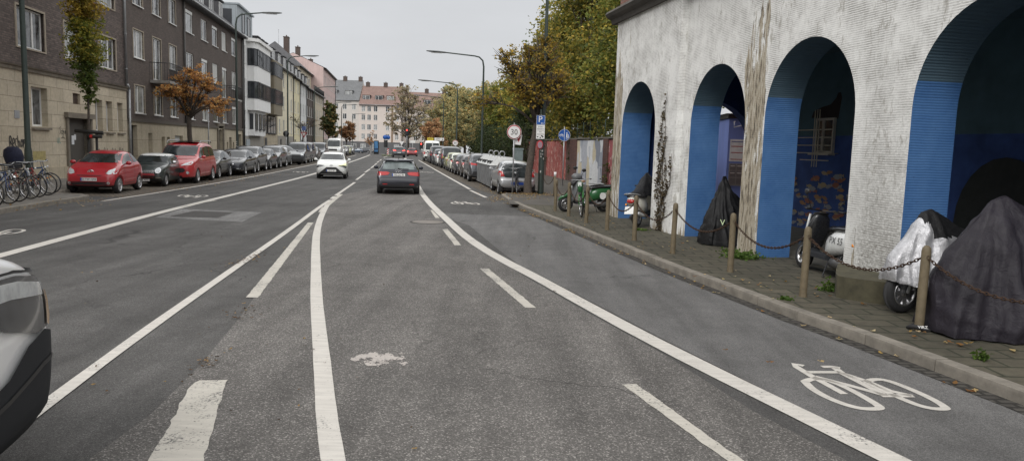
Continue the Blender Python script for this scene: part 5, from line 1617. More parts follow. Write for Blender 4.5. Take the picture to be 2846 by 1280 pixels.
mb = MB(); mb.add([(0, TH, .128), (SEND, TH, .128), (SEND, DEEP, .128), (0, DEEP, .128)], [(0, 1, 2, 3)]); mb.build('floor', M('passage_floor', (.11, .105, .09), .9, var=.35, scale=3), arc)
mb = MB(); mb.prism([(-.42, 5.95), (-.46, 5.88), (-.40, 5.80), (-.28, 5.74), (-.24, 5.62), (0.6, 5.62), (.6, 5.95)], 'X', -.28, SEND); mb.build('cornice', M('dark_cornice', (.085, .078, .07), .85, var=.4, scale=4, bump=.3), arc)
RBR = bricks('old_red_brick', (.20, .085, .065), (.27, .125, .095), (.17, .14, .12), .25, .075, .012, .85, var=.3)
uw = [(1.9 + 3.2 * k, 3.2 + 3.2 * k, 6.35, 8.4) for k in range(5)]
mb = MB(); wall_grid(mb, -.02, SEND, 5.952, 10, uw, -.1, .25); mb.add([(-.02, -.1, 5.95), (-.02, 9, 5.95), (-.02, 9, 10), (-.02, -.1, 10)], [(0, 1, 2, 3)]); mb.add([(-.02, 4.2, 0), (-.02, 9, 0), (-.02, 9, 5.95), (-.02, 4.2, 5.95)], [(0, 1, 2, 3)]); mb.build('upper_wall', RBR, arc)
for h in uw:
    window(arc, *h, y=.12, style='two')
    mb = MB(); mb.b(h[0] - .15, h[1] + .15, -.28, -.09, 6.22, 6.345); mb.build('window_sill', TRIM, arc)
mb = MB(); mb.b(-.1, SEND, -.2, 9, 10.0, 10.2); mb.build('roof', SLATE, arc)
# barred window and fish painted on the mural
s0, z0 = AW(2252, 425, DEEP); s1, z1 = AW(2330, 332, DEEP)
sa_w, sb_w = min(s0, s1), max(s0, s1)
f = window(arc, sa_w + .25, sb_w - .05, z0, z1 + .05, DEEP - .01, 'two', M('cream_frame', (.6, .56, .48), .6), PANE_D, sill=True)
mb = MB()
for k in range(4): mb.tube([(sa_w - .25, DEEP - .22, lerp(z0 - .0, z1 - .25, k / 3)), (sb_w + .15, DEEP - .22, lerp(z0, z1 - .25, k / 3))], .014, 5)
for x in (sa_w + .45, sa_w + .55, sa_w + .65): mb.tube([(x, DEEP - .23, z0 - .35), (x, DEEP - .23, z1 + .25)], .014, 5)
mb.tube([(sb_w + .15, DEEP - .22, z0 + .05), (sb_w + .15, DEEP - .22, z1)], .012, 5); mb.tube([(sa_w - .1, DEEP - .22, z0 - .18), (sb_w + .05, DEEP - .22, z0 - .18)], .014, 5)
mb.tube([(sa_w - .2, DEEP, z0), (sa_w - .2, DEEP - .22, z0)], .012, 4); mb.tube([(sb_w + .1, DEEP, z0), (sb_w + .1, DEEP - .22, z0)], .012, 4)
mb.build('window_grille', M('grille_bars', (.72, .66, .54), .5), arc)
FM = [M('fish_orange', (.42, .24, .12), .8), M('fish_sand', (.45, .37, .22), .8), M('fish_grey', (.32, .34, .37), .8), M('fish_rust', (.36, .15, .10), .8)]
r2 = random.Random(5)
for k in range(64):
    px, py = r2.uniform(2205, 2345), r2.uniform(475, 625)
    s, z = AW(px, py, DEEP); L = r2.uniform(.10, .19); a = r2.uniform(-.3, .3); dr = r2.choice((1, -1))
    pts = []
    for x, y in ((-1, 0), (-.5, .32), (.1, .36), (.6, .12), (1.0, .34), (.92, 0), (1.0, -.34), (.6, -.12), (.1, -.36), (-.5, -.32)):
        x *= dr; pts.append((s + L * (x * math.cos(a) - y * math.sin(a)), DEEP - .004 - .0004 * k, z + L * (x * math.sin(a) + y * math.cos(a))))
    mb = MB(); mb.ngon(pts); mb.build('painted_fish', FM[k % 4], arc)
# dark rock shapes painted lower right and above the window
mb = MB()
s, z = AW(2790, 560, DEEP); mb.ngon([(s + 1.1 * math.cos(q), DEEP - .035, z - .5 + 1.3 * math.sin(q)) for q in [2 * PI * k / 24 for k in range(24)]])
mb.build('painted_rock', M('rock_paint', (.045, .05, .048), .85, var=.3), arc)
mb = MB(); pl = [(2256, 328), (2262, 310), (2285, 298), (2310, 290), (2325, 272), (2330, 258), (2338, 256), (2341, 270), (2336, 300), (2330, 330)]
mb.ngon([(AW(x, y, DEEP)[0], DEEP - .006, AW(x, y, DEEP)[1]) for x, y in pl]); mb.build('painted_shape', M('brown_paint', (.035, .028, .026), .85), arc)
# planter kerb round the pier
mb = MB(); ring = [(5.05, 11.30), (4.72, 10.62), (4.55, 10.22), (4.50, 10.06), (4.56, 9.94), (4.72, 9.80), (4.98, 9.62), (5.12, 9.58), (5.40, 9.72), (5.36, 10.1), (5.30, 10.7)]
mb.prism(ring, 'Z', .10, .42)
pl = mb.build('planter', M('mossy_concrete', (.075, .068, .042), .92, 0, .45, 5, bump=.3), fix=True)
tag(pl, 'low mossy concrete planter kerb at the foot of the white pier', 'planter')

# ------------------------------------------------------------------ blue kiosk behind the arcade
kx, ky = 7.30, 25.5
ks = empty('blue_kiosk', (kx, ky, .12), R(-4), 'blue painted kiosk with notice and steel letterboxes seen through the arch', 'kiosk')
KB = plaster('kiosk_blue', (.24, .32, .74), streak=.2)
mb = MB(); mb.b(0, 3.4, 0, 2.6, 0, 3.1); mb.build('wall', KB, ks)
mb = MB(); mb.b(-.06, 3.5, -.08, 2.7, 3.102, 3.26); mb.build('eaves', BLK, ks)
mb = MB(); mb.add([(-.12, -.14, 3.262), (3.5, -.14, 3.262), (3.5, 2.7, 3.262), (-.12, 2.7, 3.262), (1.0, .9, 3.62), (2.4, .9, 3.62)], [(0, 1, 5, 4), (1, 2, 5), (2, 3, 4, 5), (3, 0, 4)]); mb.build('roof', M('white_sheet', (.75, .76, .78), .5), ks)
mb = MB(); mb.b(.07, .56, -.02, -.003, 1.65, 2.4); n_ = mb.build('notice', M('kiosk_paper', (.88, .88, .88)), ks)
for q, m, z in ((.30, EUB, 2.32), (.30, RED, 2.16), (.30, RED, 1.95), (.30, RED, 1.72)):
    mb = MB(); mb.b(.11, .5, -.024, -.0205, z - .012, z + .012); mb.build('notice_lines', m, n_)
mb = MB(); mb.b(.07, .56, -.05, -.003, .82, 1.58); lbx = mb.build('letterbox', STEEL, ks)
mb = MB()
for zz_ in (.88, 1.12, 1.36):
    for xx in (.1, .33): mb.b(xx, xx + .2, -.056, -.0505, zz_, zz_ + .2)
mb.build('letterbox_door', M('steel_flap', (.30, .31, .32), .35, .8), lbx)
mb = MB()
for xx in (.10, .33): mb.b(xx + .02, xx + .17, -.06, -.0565, 1.48, 1.51); mb.b(xx + .02, xx + .17, -.06, -.0565, 1.24, 1.27)
mb.build('flap', WFR, lbx)
mb = MB(); mb.b(.72, 1.6, -.015, -.003, 0, 2.7); d_ = mb.build('door', M('kiosk_door', (.12, .18, .5), .5), ks)
mb = MB(); mb.tube([(.68, -.06, 1.2), (.68, -.06, 2.65)], .018, 6); mb.tube([(.66, -.1, 1.35), (.66, -.02, 1.35), (.78, -.1, 1.35)], .025, 6); mb.build('handle', WFR, d_)
mb = MB(); mb.b(.45, .56, -.08, -.003, 2.78, 2.88); mb.build('lamp', M('orange_lamp', (.5, .12, .03), .4), ks)
mb = MB(); mb.tube([(.2, -.02, 3.0), (.14, -.12, 3.0), (.14, -.12, 2.8), (.6, -.16, 2.92), (.9, -.16, 2.95)], .018, 6); mb.build('cable_tray', WFR, ks)

# ------------------------------------------------------------------ painted garden wall beyond
def voro(name, cols, sc, stretch=(1, 1, 1), rough=.85, brickish=True):
    m, nt, p, out = newmat(name); t = NT(nt)
    v = nt.nodes.new('ShaderNodeTexVoronoi'); v.inputs['Scale'].default_value = sc; v.distance = 'MANHATTAN'
    t.l(t.coord(scale=stretch), v.inputs['Vector'])
    s = nt.nodes.new('ShaderNodeSeparateColor'); t.l(v.outputs['Color'], s.inputs[0])
    r = t.ramp(s.outputs[0], [(i / len(cols), c) for i, c in enumerate(cols)]); r.color_ramp.interpolation = 'CONSTANT'
    n = t.ramp(t.noise(t.coord(), 9, 6, .7), [(.3, .8), (.7, 1.1)])
    t.l(t.mix(1.0, r.outputs[0], n.outputs[0], 'MULTIPLY'), p.inputs['Base Color']); p.inputs['Roughness'].default_value = rough
    t.bump(t.noise(t.coord(), 14, 4, .6), .3, .02, p)
    return m
def flecked(name, base, fl, sc, stretch):
    m, nt, p, out = newmat(name); t = NT(nt)
    a = t.noise(t.coord(scale=stretch), sc, 3, .55); b = t.noise(t.coord(), 1.2, 5, .65)
    k = t.ramp(a, [(.60, 0.0), (.64, 1.0)]); bc = t.ramp(b, [(.3, tuple(x * .6 for x in base)), (.7, base)])
    t.l(t.mix(k.outputs[0], bc.outputs[0], fl), p.inputs['Base Color']); p.inputs['Roughness'].default_value = .85
    return m
FACET = voro('facet_mural', [(.58, .60, .64), (.26, .28, .33), (.68, .70, .72), (.46, .48, .53), (.74, .75, .76), (.62, .55, .40), (.34, .37, .43)], 1.5, (1.0, 1.0, .62))
REDM = flecked('red_mural', (.42, .10, .085), (.68, .55, .47), 5.5, (2.2, 2.2, .55))
GRM = flecked('green_red_mural', (.42, .11, .12), (.6, .5, .46), 4, (1.4, 1.4, .8))
GRN2 = M('green_mural', (.17, .40, .17), .85, var=.3, scale=2)
WBR = bricks('dark_wall_brick', (.10, .045, .038), (.14, .065, .05), (.07, .05, .045), .25, .08, .012, .9, var=.3)
gw = empty('garden_wall', (9.38 - .13 * 26, 26, 0), math.atan2(1, -.13), 'long garden wall with painted panels beneath the trees', 'wall')
gv = lambda Y: (Y - 26) * 1.0084
def panel(Ya, Yb, mat, t=.30, h=2.5, nm='panel', z0=-.1, off=0.0):
    mb = MB(); mb.b(gv(Ya), gv(Yb), off, off + t, z0, h); return mb.build(nm, mat, gw)
panel(26, 35.4, GRM); panel(26.2, 35.2, GRN2, .01, 2.44, 'painted_field', 1.55, -.012); panel(35.4, 36.3, WBR, .42, 2.55, 'brick_pier', -.1, -.06)
panel(36.3, 42.4, FACET); panel(41.6, 42.38, REDM, .01, 2.45, 'painted_field', .1, -.012); panel(42.4, 44.2, WBR, .42, 2.55, 'brick_pier', -.1, -.06); panel(44.2, 45.5, WBR); panel(45.5, 52.3, REDM); panel(52.3, 54.5, WBR, .42, 2.5, 'brick_pier', -.1, -.06); panel(54.5, 61, REDM); panel(61, 112, WBR)
mb = MB(); mb.b(0, gv(112), -.08, .36, 2.56, 2.64); mb.build('coping', M('coping_stone', (.14, .13, .11), .9, var=.3), gw)
mb = MB()
for k in range(20):
    mb.tube([(gv(27 + k * 1.6), .2, 2.6), (gv(27 + k * 1.6), .2, 3.5)], .02, 5)
for z in [2.75 + .1 * k for k in range(8)]: mb.tube([(gv(27), .2, z), (gv(58), .2, z)], .005, 3)
wf = mb.build('wire_fence', M('green_wire', (.03, .06, .045), .5), loc=gw.location, rz=gw.rotation_euler.z)
tag(wf, 'thin dark green wire fence on top of the painted wall', 'fence')
# ------------------------------------------------------------------ bollards and chains
BP = [(4.66, 8.25), (4.03, 10.03), (3.59, 11.97), (3.07, 13.96), (2.64, 15.84), (2.29, 17.74), (1.94, 19.33), (1.61, 21.13), (1.31, 22.74)]
BP = [(5.35, 6.4)] + BP
mb = MB(); mb.lathe([(.056, -.02), (.050, .05), (.050, .90), (.044, .94), (.022, .965), (0, .97)], n=14); bme = mb.mesh('bollard', WOOD)
mb = MB(); mb.lathe([(.024, -.006), (.024, .006)], n=8, axis='Y'); hook = mb.mesh('chain_ring', M('rusty_iron', (.10, .06, .04), .8, .4, .4, 20))
BLAB = ['brown metal bollard outside the right edge, ahead of the dark cover', 'brown bollard with a black lock at its foot before the silver cover', 'brown bollard in front of the black and white scooter', 'brown bollard before the pier between third and second arch', 'brown bollard in front of the flaking white pier with black cover', 'brown bollard by the pale scooter tail and the first arch', 'brown bollard at the corner of the arcade wall', 'brown bollard in front of the green scooter body', 'brown bollard beside the rental bicycle front wheel', 'farthest brown bollard of the chained row']
bol = []
for i, (x, y) in enumerate(BP):
    o = bpy.data.objects.new('bollard', bme); o.location = (x, y, .12); o.rotation_euler = (R(rnd.uniform(-1, 1)), R(rnd.uniform(-1, 1)), 0); link(o)
    tag(o, BLAB[i], 'bollard', 'chained bollards along the kerb')
    h = bpy.data.objects.new('chain_ring', hook); h.location = (.0, -.06, .84); link(h, o); bol.append(o)
RUST = M('rusty_chain', (.075, .045, .03), .8, .5, .5, 30)
CLAB = ['rusty chain running out of the right edge across the dark cover', 'rusty chain sagging past the planter to the locked bollard', 'rusty chain before the blue arch jamb and black scooter', 'rusty chain sagging before the black covered motorcycle', 'rusty chain in front of the dry vine', 'rusty chain hanging by the pale scooter tail', 'rusty chain at the arcade wall corner', 'rusty chain across the green scooter', 'rusty chain over the rental bicycle']
for i in range(len(BP) - 1):
    a = Vector((*BP[i], .97)); b = Vector((*BP[i + 1], .97)); L = (b - a).length
    sag = .30 if i != 7 else .36
    mb = MB()
    n = int(L / (.045 if i < 4 else .07))
    P = lambda t: a.lerp(b, t) - Vector((0, 0, sag * (1 - (2 * t - 1) ** 2)))
    for k in range(n):
        p, q = P(k / n), P((k + 1) / n); d = (q - p); l = d.length; d.normalize()
        sd = d.cross(Vector((0, 0, 1))).normalized(); u2 = sd.cross(d)
        w = sd if k % 2 else u2
        c = (p + q) / 2; hl = l * .72; hw_ = .016
        ring_ = [c + d * hl * math.cos(t) + w * hw_ * math.sin(t) for t in [2 * PI * j / 8 for j in range(8)]]
        mb.tube(ring_, .0065, 4, closed=True)
    o = mb.build('chain', RUST); tag(o, CLAB[i], 'chain', 'chains between the bollards')
# lock at the foot of a bollard
mb = MB(); c = Vector((4.66, 8.25, .15))
mb.tube([(c.x + .11 * math.cos(t), c.y + .10 * math.sin(t), c.z + .02 * math.sin(2 * t)) for t in [2 * PI * k / 20 for k in range(20)]], .024, 8, closed=True)
mb.tube([(c.x + .10, c.y, c.z), (c.x + .25, c.y - .05, c.z), (c.x + .42, c.y - .02, c.z - .01)], .03, 8)
lk = mb.build('chain_lock', RUB); tag(lk, 'black cable lock lying round the foot of a brown bollard', 'lock')
text('VIRZ', .05, INKW, lk, (c.x - .02, c.y - .115, c.z + .026), (R(50), 0, R(-8)), 'lock_lettering')

# ------------------------------------------------------------------ cloth covers
def dense5(rows, k):
    out = []
    for a, b in zip(rows, rows[1:]):
        out += [tuple(lerp(p, q, i / k) for p, q in zip(a, b)) for i in range(k)]
    return out + [rows[-1]]
def cover(name, label, loc, rz, st, mat, mats2=None, folds=.035, seed=1, cat='vehicle cover', group=None):
    """draped sheet: stations (x, half width, top z, bottom z, ridge half width)"""
    xp = max(st, key=lambda q: q[2])[0]
    rows = dense5(chaikin(st, 1), 5); vs, fs = [], []
    n = 0
    for i, (x, w, zt, zb, rw) in enumerate(rows):
        half = [(w, zb), (w * 1.02, lerp(zb, zt, .12)), (lerp(w, rw, .28), lerp(zb, zt, .42)), (lerp(w, rw, .62), lerp(zb, zt, .74)), (rw, zt - .05 * (zt - zb)), (rw * .4, zt), (0, zt)]
        h = dense5(chaikin(half, 1), 3); pts = h + [(-a, z) for a, z in h[-2::-1]]
        n = len(pts)
        for k, (y, z) in enumerate(pts):
            f = max(0, 1 - (z - zb) / max(.01, zt - zb))
            s = 1 if y > 0 else -1
            q = Vector((x * 2.1 + seed * 7, s * 3 + y * 1.5, z * 1.3))
            # folds hang from the highest point and open towards the hem
            ph = math.atan2(y + s * .05, (x - xp) * .8)
            fo = 1 - 2 * abs(math.sin(ph * 4.3 + seed + 1.6 * noise.noise(q)))
            fo2 = 1 - 2 * abs(math.sin(ph * 9.7 + 2 * seed + 2.2 * noise.noise(q * 1.4)))
            amp = folds * (.12 + .88 * min(1, f * 1.3))
            d = amp * (.95 * fo + .45 * fo2)
            # slack creases running across
            cr_ = abs(noise.noise(Vector((x * 2.2 + z * 2.6 * (1 if x < xp else -1) + seed, s * 4, z * 5.2 + y))))
            d += folds * .9 * (cr_ - .22) * (1 - abs(2 * f - 1) * .5)
            vs.append((x + .3 * d * (1 if x > xp else -1), y + s * d * (1 if abs(y) > .02 else 0), max(.015, z + folds * .5 * (cr_ - .2) * (1 - f) + (folds * .5 * fo2 * .3 if f > .95 else 0))))
    m = len(rows)
    for i in range(m - 1):
        for k in range(n - 1): fs.append((i * n + k, i * n + k + 1, (i + 1) * n + k + 1, (i + 1) * n + k))
    fs.append(list(range(n))); fs.append([(m - 1) * n + k for k in range(n)][::-1])
    mb = MB(); mb.smooth = True; mb.add(vs, fs)
    me = mb.mesh(name, mats2 or mat)
    bm = bmesh.new(); bm.from_mesh(me); bmesh.ops.recalc_face_normals(bm, faces=bm.faces)
    for v_ in bm.verts:
        q = v_.co * 6 + Vector((seed, 0, 0)); v_.co += v_.normal * folds * .12 * (noise.noise(q) + .6 * noise.noise(q * 2.1))
    bm.to_mesh(me); bm.free()
    for p in me.polygons: p.use_smooth = True
    o = bpy.data.objects.new(name, me); o.location = loc; o.rotation_euler.z = rz; link(o)
    return tag(o, label, cat, group)
def cloth(name, c, rough, metal=0.0, sc=7):
    m, nt, p, out = newmat(name); t = NT(nt)
    a = t.noise(t.coord(), sc, 7, .68, 1.2); b = t.noise(t.coord(), 1.6, 4, .6)
    r = t.ramp(b, [(.3, tuple(x * .75 for x in c)), (.7, tuple(min(1, x * 1.25) for x in c))])
    t.l(r.outputs[0], p.inputs['Base Color']); p.inputs['Roughness'].default_value = rough; p.inputs['Metallic'].default_value = metal
    p.inputs['Specular IOR Level'].default_value = .28
    t.bump(a, .55, .035, p)
    return m
CVIO = cloth('violet_black_cloth', (.024, .021, .028), .5); CBLK = cloth('black_cloth', (.012, .012, .013), .55); CSIL = cloth('silver_cloth', (.58, .58, .60), .42, .55, 11)
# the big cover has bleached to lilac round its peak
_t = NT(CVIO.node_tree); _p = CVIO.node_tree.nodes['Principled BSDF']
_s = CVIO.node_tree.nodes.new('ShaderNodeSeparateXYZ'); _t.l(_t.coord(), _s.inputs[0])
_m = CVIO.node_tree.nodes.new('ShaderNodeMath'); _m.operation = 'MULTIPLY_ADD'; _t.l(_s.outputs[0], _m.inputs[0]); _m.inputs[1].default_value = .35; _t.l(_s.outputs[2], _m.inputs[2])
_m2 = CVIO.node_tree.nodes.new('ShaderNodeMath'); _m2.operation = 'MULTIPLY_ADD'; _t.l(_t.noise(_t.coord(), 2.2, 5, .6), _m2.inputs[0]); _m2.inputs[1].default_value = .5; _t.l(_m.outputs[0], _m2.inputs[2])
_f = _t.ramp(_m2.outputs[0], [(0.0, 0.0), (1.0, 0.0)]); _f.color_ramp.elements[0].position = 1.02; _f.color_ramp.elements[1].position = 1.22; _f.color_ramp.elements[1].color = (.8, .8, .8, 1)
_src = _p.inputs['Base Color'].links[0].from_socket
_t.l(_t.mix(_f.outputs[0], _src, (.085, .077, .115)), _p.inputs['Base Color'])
ACR = math.atan2(-AN.y, -AN.x)     # nose pointing out of the arcade
# big dark cover at the right edge
p = Vector((5.00, 8.05, .12))
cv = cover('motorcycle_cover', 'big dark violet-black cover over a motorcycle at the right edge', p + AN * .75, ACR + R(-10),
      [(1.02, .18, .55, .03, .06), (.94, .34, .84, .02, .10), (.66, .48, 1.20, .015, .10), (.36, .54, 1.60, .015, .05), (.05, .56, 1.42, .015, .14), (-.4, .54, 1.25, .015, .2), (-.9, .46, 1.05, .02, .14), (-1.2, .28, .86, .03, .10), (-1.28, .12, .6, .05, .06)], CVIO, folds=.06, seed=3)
# silver and black cover with the front wheel showing
p = Vector((4.90, 9.22, .12))
sc_ = empty('covered_scooter', p + AN * .62, ACR + R(6), 'scooter under a silver and black cover with its front wheel showing', 'motor scooter')
cv = cover('cover', None, (0, 0, 0), 0, [(.86, .10, .66, .42, .04), (.78, .20, .78, .40, .07), (.56, .30, 1.02, .36, .10), (.34, .34, 1.34, .33, .06), (.10, .38, 1.22, .33, .12), (-.2, .38, 1.05, .33, .18), (-.7, .34, .98, .33, .18), (-1.0, .2, .8, .35, .1)], CSIL, folds=.045, seed=8, mats2=[CSIL, CBLK], cat=None)
for k in ('category',):
    if k in cv: del cv[k]
cv.parent = sc_; KIDS.setdefault(sc_.name, []).append(cv)
for pl_ in cv.data.polygons:
    q = pl_.center
    if q.z > .96 + .03 * noise.noise(q * 3) + (.16 if q.x > .36 else 0) + .25 * max(0, q.x - .3) and q.x < .44: pl_.material_index = 1
tm, rm = wheel_meshes(.265, .12, .165, 8)
for x in (.62, -.72):
    o = bpy.data.objects.new('wheel', tm); o.location = (x, 0, .265); link(o, sc_); q = bpy.data.objects.new('rim', rm); link(q, o)
    q = bpy.data.objects.new('rim', rm); q.rotation_euler.z = PI; link(q, o)
mb = MB()
for s in (1, -1): mb.tube([(.62, s * .09, .265), (.50, s * .09, .62)], .022, 6)
mb.build('fork', STEEL, sc_)
mb = MB(); mb.lathe([(0, .02), (.05, .02), (.05, -.02)], (.60, .30, .47), 'Y', 14); mb.build('emblem', EUB, sc_)
# black cover inside the second arch
a_, b_ = Vector((4.35, 15.95, .12)), None
cv = cover('motorcycle_cover', 'black cover over a motorcycle standing in the second arch', Vector((4.62, 15.70, .12)), ACR + R(18),
      [(.66, .12, .40, .03, .04), (.58, .32, .66, .015, .05), (.40, .44, 1.02, .015, .05), (.22, .47, 1.56, .015, .015), (.02, .48, 1.14, .015, .07), (-.3, .44, .95, .015, .14), (-.8, .36, .85, .02, .12), (-1.0, .15, .6, .03, .06)], CBLK, folds=.07, seed=14)
text('V', .17, M('lime_print', (.62, .75, .45), .5), cv, (.49, .30, .50), (R(78), 0, R(150)), 'cover_emblem')

# ------------------------------------------------------------------ motor scooters
def scooter(name, label, loc, rz, bodym, shieldm, seatm, lean=R(5), covered=None, plate_=None, wheelr=.24, decal=None, mirrors=True, steer=0.0, guardm=None):
    t = empty(name, loc, rz, label, 'motor scooter'); t.rotation_euler = (-lean, 0, rz)
    tm, rm = wheel_meshes(wheelr, .11, wheelr * .62, 6)
    for x in (.64, -.62):
        o = bpy.data.objects.new('wheel', tm); o.location = (x, 0, wheelr); link(o, t)
        for z in (0, PI): q = bpy.data.objects.new('rim', rm); q.rotation_euler.z = z; link(q, o)
    mb = MB(); mb.blob([((-.98, 0, .68), .05, .06), ((-.90, 0, .66), .13, .12), ((-.65, 0, .60), .17, .18), ((-.35, 0, .56), .17, .20), ((-.18, 0, .50), .14, .19), ((-.10, 0, .44), .08, .12)], 18, 'X', p=2.5); mb.build('rear_fairing', bodym, t)
    mb = MB(); mb.blob([((-.92, 0, .78), .08, .03), ((-.80, 0, .80), .14, .06), ((-.45, 0, .79), .15, .06), ((-.15, 0, .76), .12, .06), ((-.04, 0, .72), .06, .04)], 14, 'X'); mb.build('seat', seatm, t)
    mb = MB(); mb.b(-.25, .36, -.14, .14, .26, .33); mb.blob([((-.2, 0, .30), .15, .05), ((.3, 0, .30), .13, .05), ((.42, 0, .36), .10, .06)], 12, 'X'); mb.build('footboard', DGR, t)
    mb = MB(); mb.blob([((.44, 0, .30), .05, .10), ((.42, 0, .45), .06, .17), ((.36, 0, .70), .06, .20), ((.32, 0, .90), .05, .15), ((.30, 0, .98), .03, .08)], 14, 'Z', p=2.4); mb.build('front_shield', shieldm, t)
    mb = MB(); mb.blob([((.48, 0, .78), .03, .09), ((.43, 0, .90), .09, .12), ((.34, 0, .98), .10, .12), ((.26, 0, 1.0), .06, .10)], 12, 'Z'); mb.build('headset', BLK, t)
    mb = MB(); mb.blob([((.475, 0, .72), .02, .08), ((.49, 0, .80), .02, .09), ((.46, 0, .88), .02, .06)], 10, 'Z'); mb.build('headlight', LENS, t)
    mb = MB(); mb.blob([((.36, 0, .40), .02, .05), ((.52, 0, .52), .20, .02), ((.64, 0, .51), .22, .07), ((.80, 0, .44), .12, .06), ((.88, 0, .36), .03, .03)], 10, 'X'); mb.v = [(a, b * .4, c) for a, b, c in mb.v]; mb.build('front_mudguard', guardm or bodym, t)
    mb = MB()
    for s in (1, -1): mb.tube([(.64, s * .085, wheelr), (.50, s * .08, .60)], .022, 6)
    mb.build('fork', BLK, t)
    mb = MB()
    for s in (1, -1): mb.tube([(.34, 0, 1.02), (.30, s * .18, 1.03), (.22, s * .33, 1.04)], .013, 6); mb.tube([(.26, s * .25, 1.035), (.20, s * .37, 1.04)], .02, 6); mb.tube([(.30, s * .2, 1.02), (.33, s * .34, 1.05)], .007, 4)
    hb = mb.build('handlebar', BLK, t)
    if mirrors:
        for s in (1, -1):
            mb = MB(); mb.tube([(.26, s * .24, 1.04), (.28, s * .30, 1.18), (.26, s * .36, 1.28)], .007, 5); mb.blob([((.25, s * .37, 1.26), .005, .004), ((.25, s * .37, 1.29), .07, .02), ((.25, s * .37, 1.34), .07, .02), ((.25, s * .37, 1.36), .03, .01)], 10, 'Z')
            mb.v = [(b if False else a, b, c) for a, b, c in mb.v]; mb.build('mirror', BLK, t)
    mb = MB(); mb.blob([((-.30, .05, .24), .07, .08), ((-.55, .09, .25), .10, .10), ((-.72, .10, .25), .06, .07)], 10, 'X'); mb.build('engine', M('engine_metal', (.12, .12, .12), .5, .6), t)
    mb = MB(); mb.tube([(-.30, -.10, .24), (-.50, -.15, .28), (-.92, -.16, .36)], [.03, .05, .055], 10); mb.build('exhaust', STEEL, t)
    mb = MB()
    mb.tube([(-.28, .10, .26), (-.34, .19, .02), (-.40, .20, .015)], .013, 5); mb.build('kickstand', BLK, t)
    mb = MB(); mb.tube([(-.60, .10, .30), (-.82, .10, .60)], .02, 6); mb.build('shock_absorber', BLK, t)
    mb = MB(); mb.blob([((-1.01, 0, .66), .08, .035), ((-.97, 0, .67), .11, .06)], 10, 'X'); mb.build('tail_light', RED, t)
    for s in (1, -1):
        mb = MB(); mb.blob([((-.97, s * .13, .58), .02, .02), ((-.93, s * .14, .59), .03, .03)], 8, 'X'); mb.build('indicator', AMB, t)
    if plate_ is not None:
        mb = MB(); mb.box(-1.07, 0, .45, .012, .24, .20, ry=R(25)); pl = mb.build('number_plate', PLATE, t)
        if plate_: text(plate_, .09, INK, pl, (-1.08, 0, .46), (R(65), 0, R(-90)), 'plate_lettering')
    if decal:
        s_, m_ = decal
        for sd in (1, -1):
            text(s_, .15, m_, t, (-.52, sd * .182, .60), (R(88), 0, PI if sd > 0 else 0), 'side_lettering')
    return t
BW = M('ivory_gloss', (.66, .64, .57), .25, coat=.6); BKG = M('gloss_black', (.018, .018, .02), .28, coat=.5); GRG = M('gloss_green', (.022, .11, .035), .3, coat=.4); WHG = M('gloss_white', (.72, .73, .72), .28, coat=.5); GRYP = M('grey_scooter', (.13, .135, .14), .4)
# ivory scooter, tail to the street, first arch
sc1 = scooter('motor_scooter', 'ivory scooter under a black half cover, tail to the street', Vector((3.16 + .62 * math.cos(R(58)), 18.62 + .62 * math.sin(R(58)), .12)), R(58), BW, BW, BKG, plate_='', mirrors=False)
cv = cover('half_cover', None, (0, 0, 0), 0, [(.60, .15, .85, .55, .05), (.50, .30, 1.10, .62, .06), (.34, .42, 1.20, .66, .08), (.15, .40, 1.42, .68, .03), (-.1, .32, 1.15, .74, .08), (-.4, .24, .95, .78, .12), (-.78, .19, .88, .76, .1), (-.9, .12, .84, .78, .06)], CBLK, folds=.03, seed=21, cat=None)
cv.parent = sc1; KIDS.setdefault(sc1.name, []).append(cv)
mb = MB(); mb.blob([((.18, -.48, 1.04), .03, .03), ((.16, -.48, 1.05), .08, .055), ((.12, -.48, 1.05), .06, .045)], 10, 'X'); mb.build('mirror', WFR, sc1)
mb = MB(); mb.tube([(-.6, -.16, .78), (-.95, -.17, .84), (-1.12, -.05, .86), (-1.12, .05, .86), (-.95, .17, .84), (-.6, .16, .78)], .015, 6); mb.build('grab_rail', STEEL, sc1)
# black and white scooter in the third arch
sc2 = scooter('motor_scooter', 'black and white scooter with bold side lettering in the third arch', G(2230, 744, .12) - Vector((.64 * math.cos(R(97)), .64 * math.sin(R(97)), 0)), R(97), WHG, BKG, BKG, lean=R(-6), guardm=BKG, decal=('PX 55', INK), plate_='')
mb = MB(); mb.tube([(.50, .14, .55), (.40, .16, .95)], .02, 5); mb.build('white_trim', WHG, sc2)
# green rental scooter at the corner
gs = scooter('motor_scooter', 'green and grey rental scooter parked at the corner of the arcade', (2.22, 22.75, .12), R(180 + 16), GRG, GRYP, BKG, lean=R(4), plate_='', decal=('evo', INKW))
mb = MB(); mb.disc((0, 0, 0), .105, 'Y', 20); mb.v = [(a - .50, .176, c + .52) for a, b, c in mb.v]; mb.build('round_badge', INKW, gs)
mb = MB(); mb.b(-.55, -.1, -.1, .1, .86, .885); mb.build('parcel_rack', STEEL, gs)
mb = MB(); mb.blob([((.30, 0, .98), .16, .12), ((.33, 0, 1.10), .18, .13), ((.30, 0, 1.18), .12, .08)], 12, 'Z'); mb.build('headset_cowl', GRYP, gs)
mb = MB(); mb.blob([((-1.15, .0, .86), .05, .04), ((-1.10, 0, .95), .17, .15), ((-1.06, 0, 1.05), .15, .13), ((-1.02, 0, 1.12), .05, .04)], 12, 'Z'); mb.build('helmet_box', GRYP, gs)

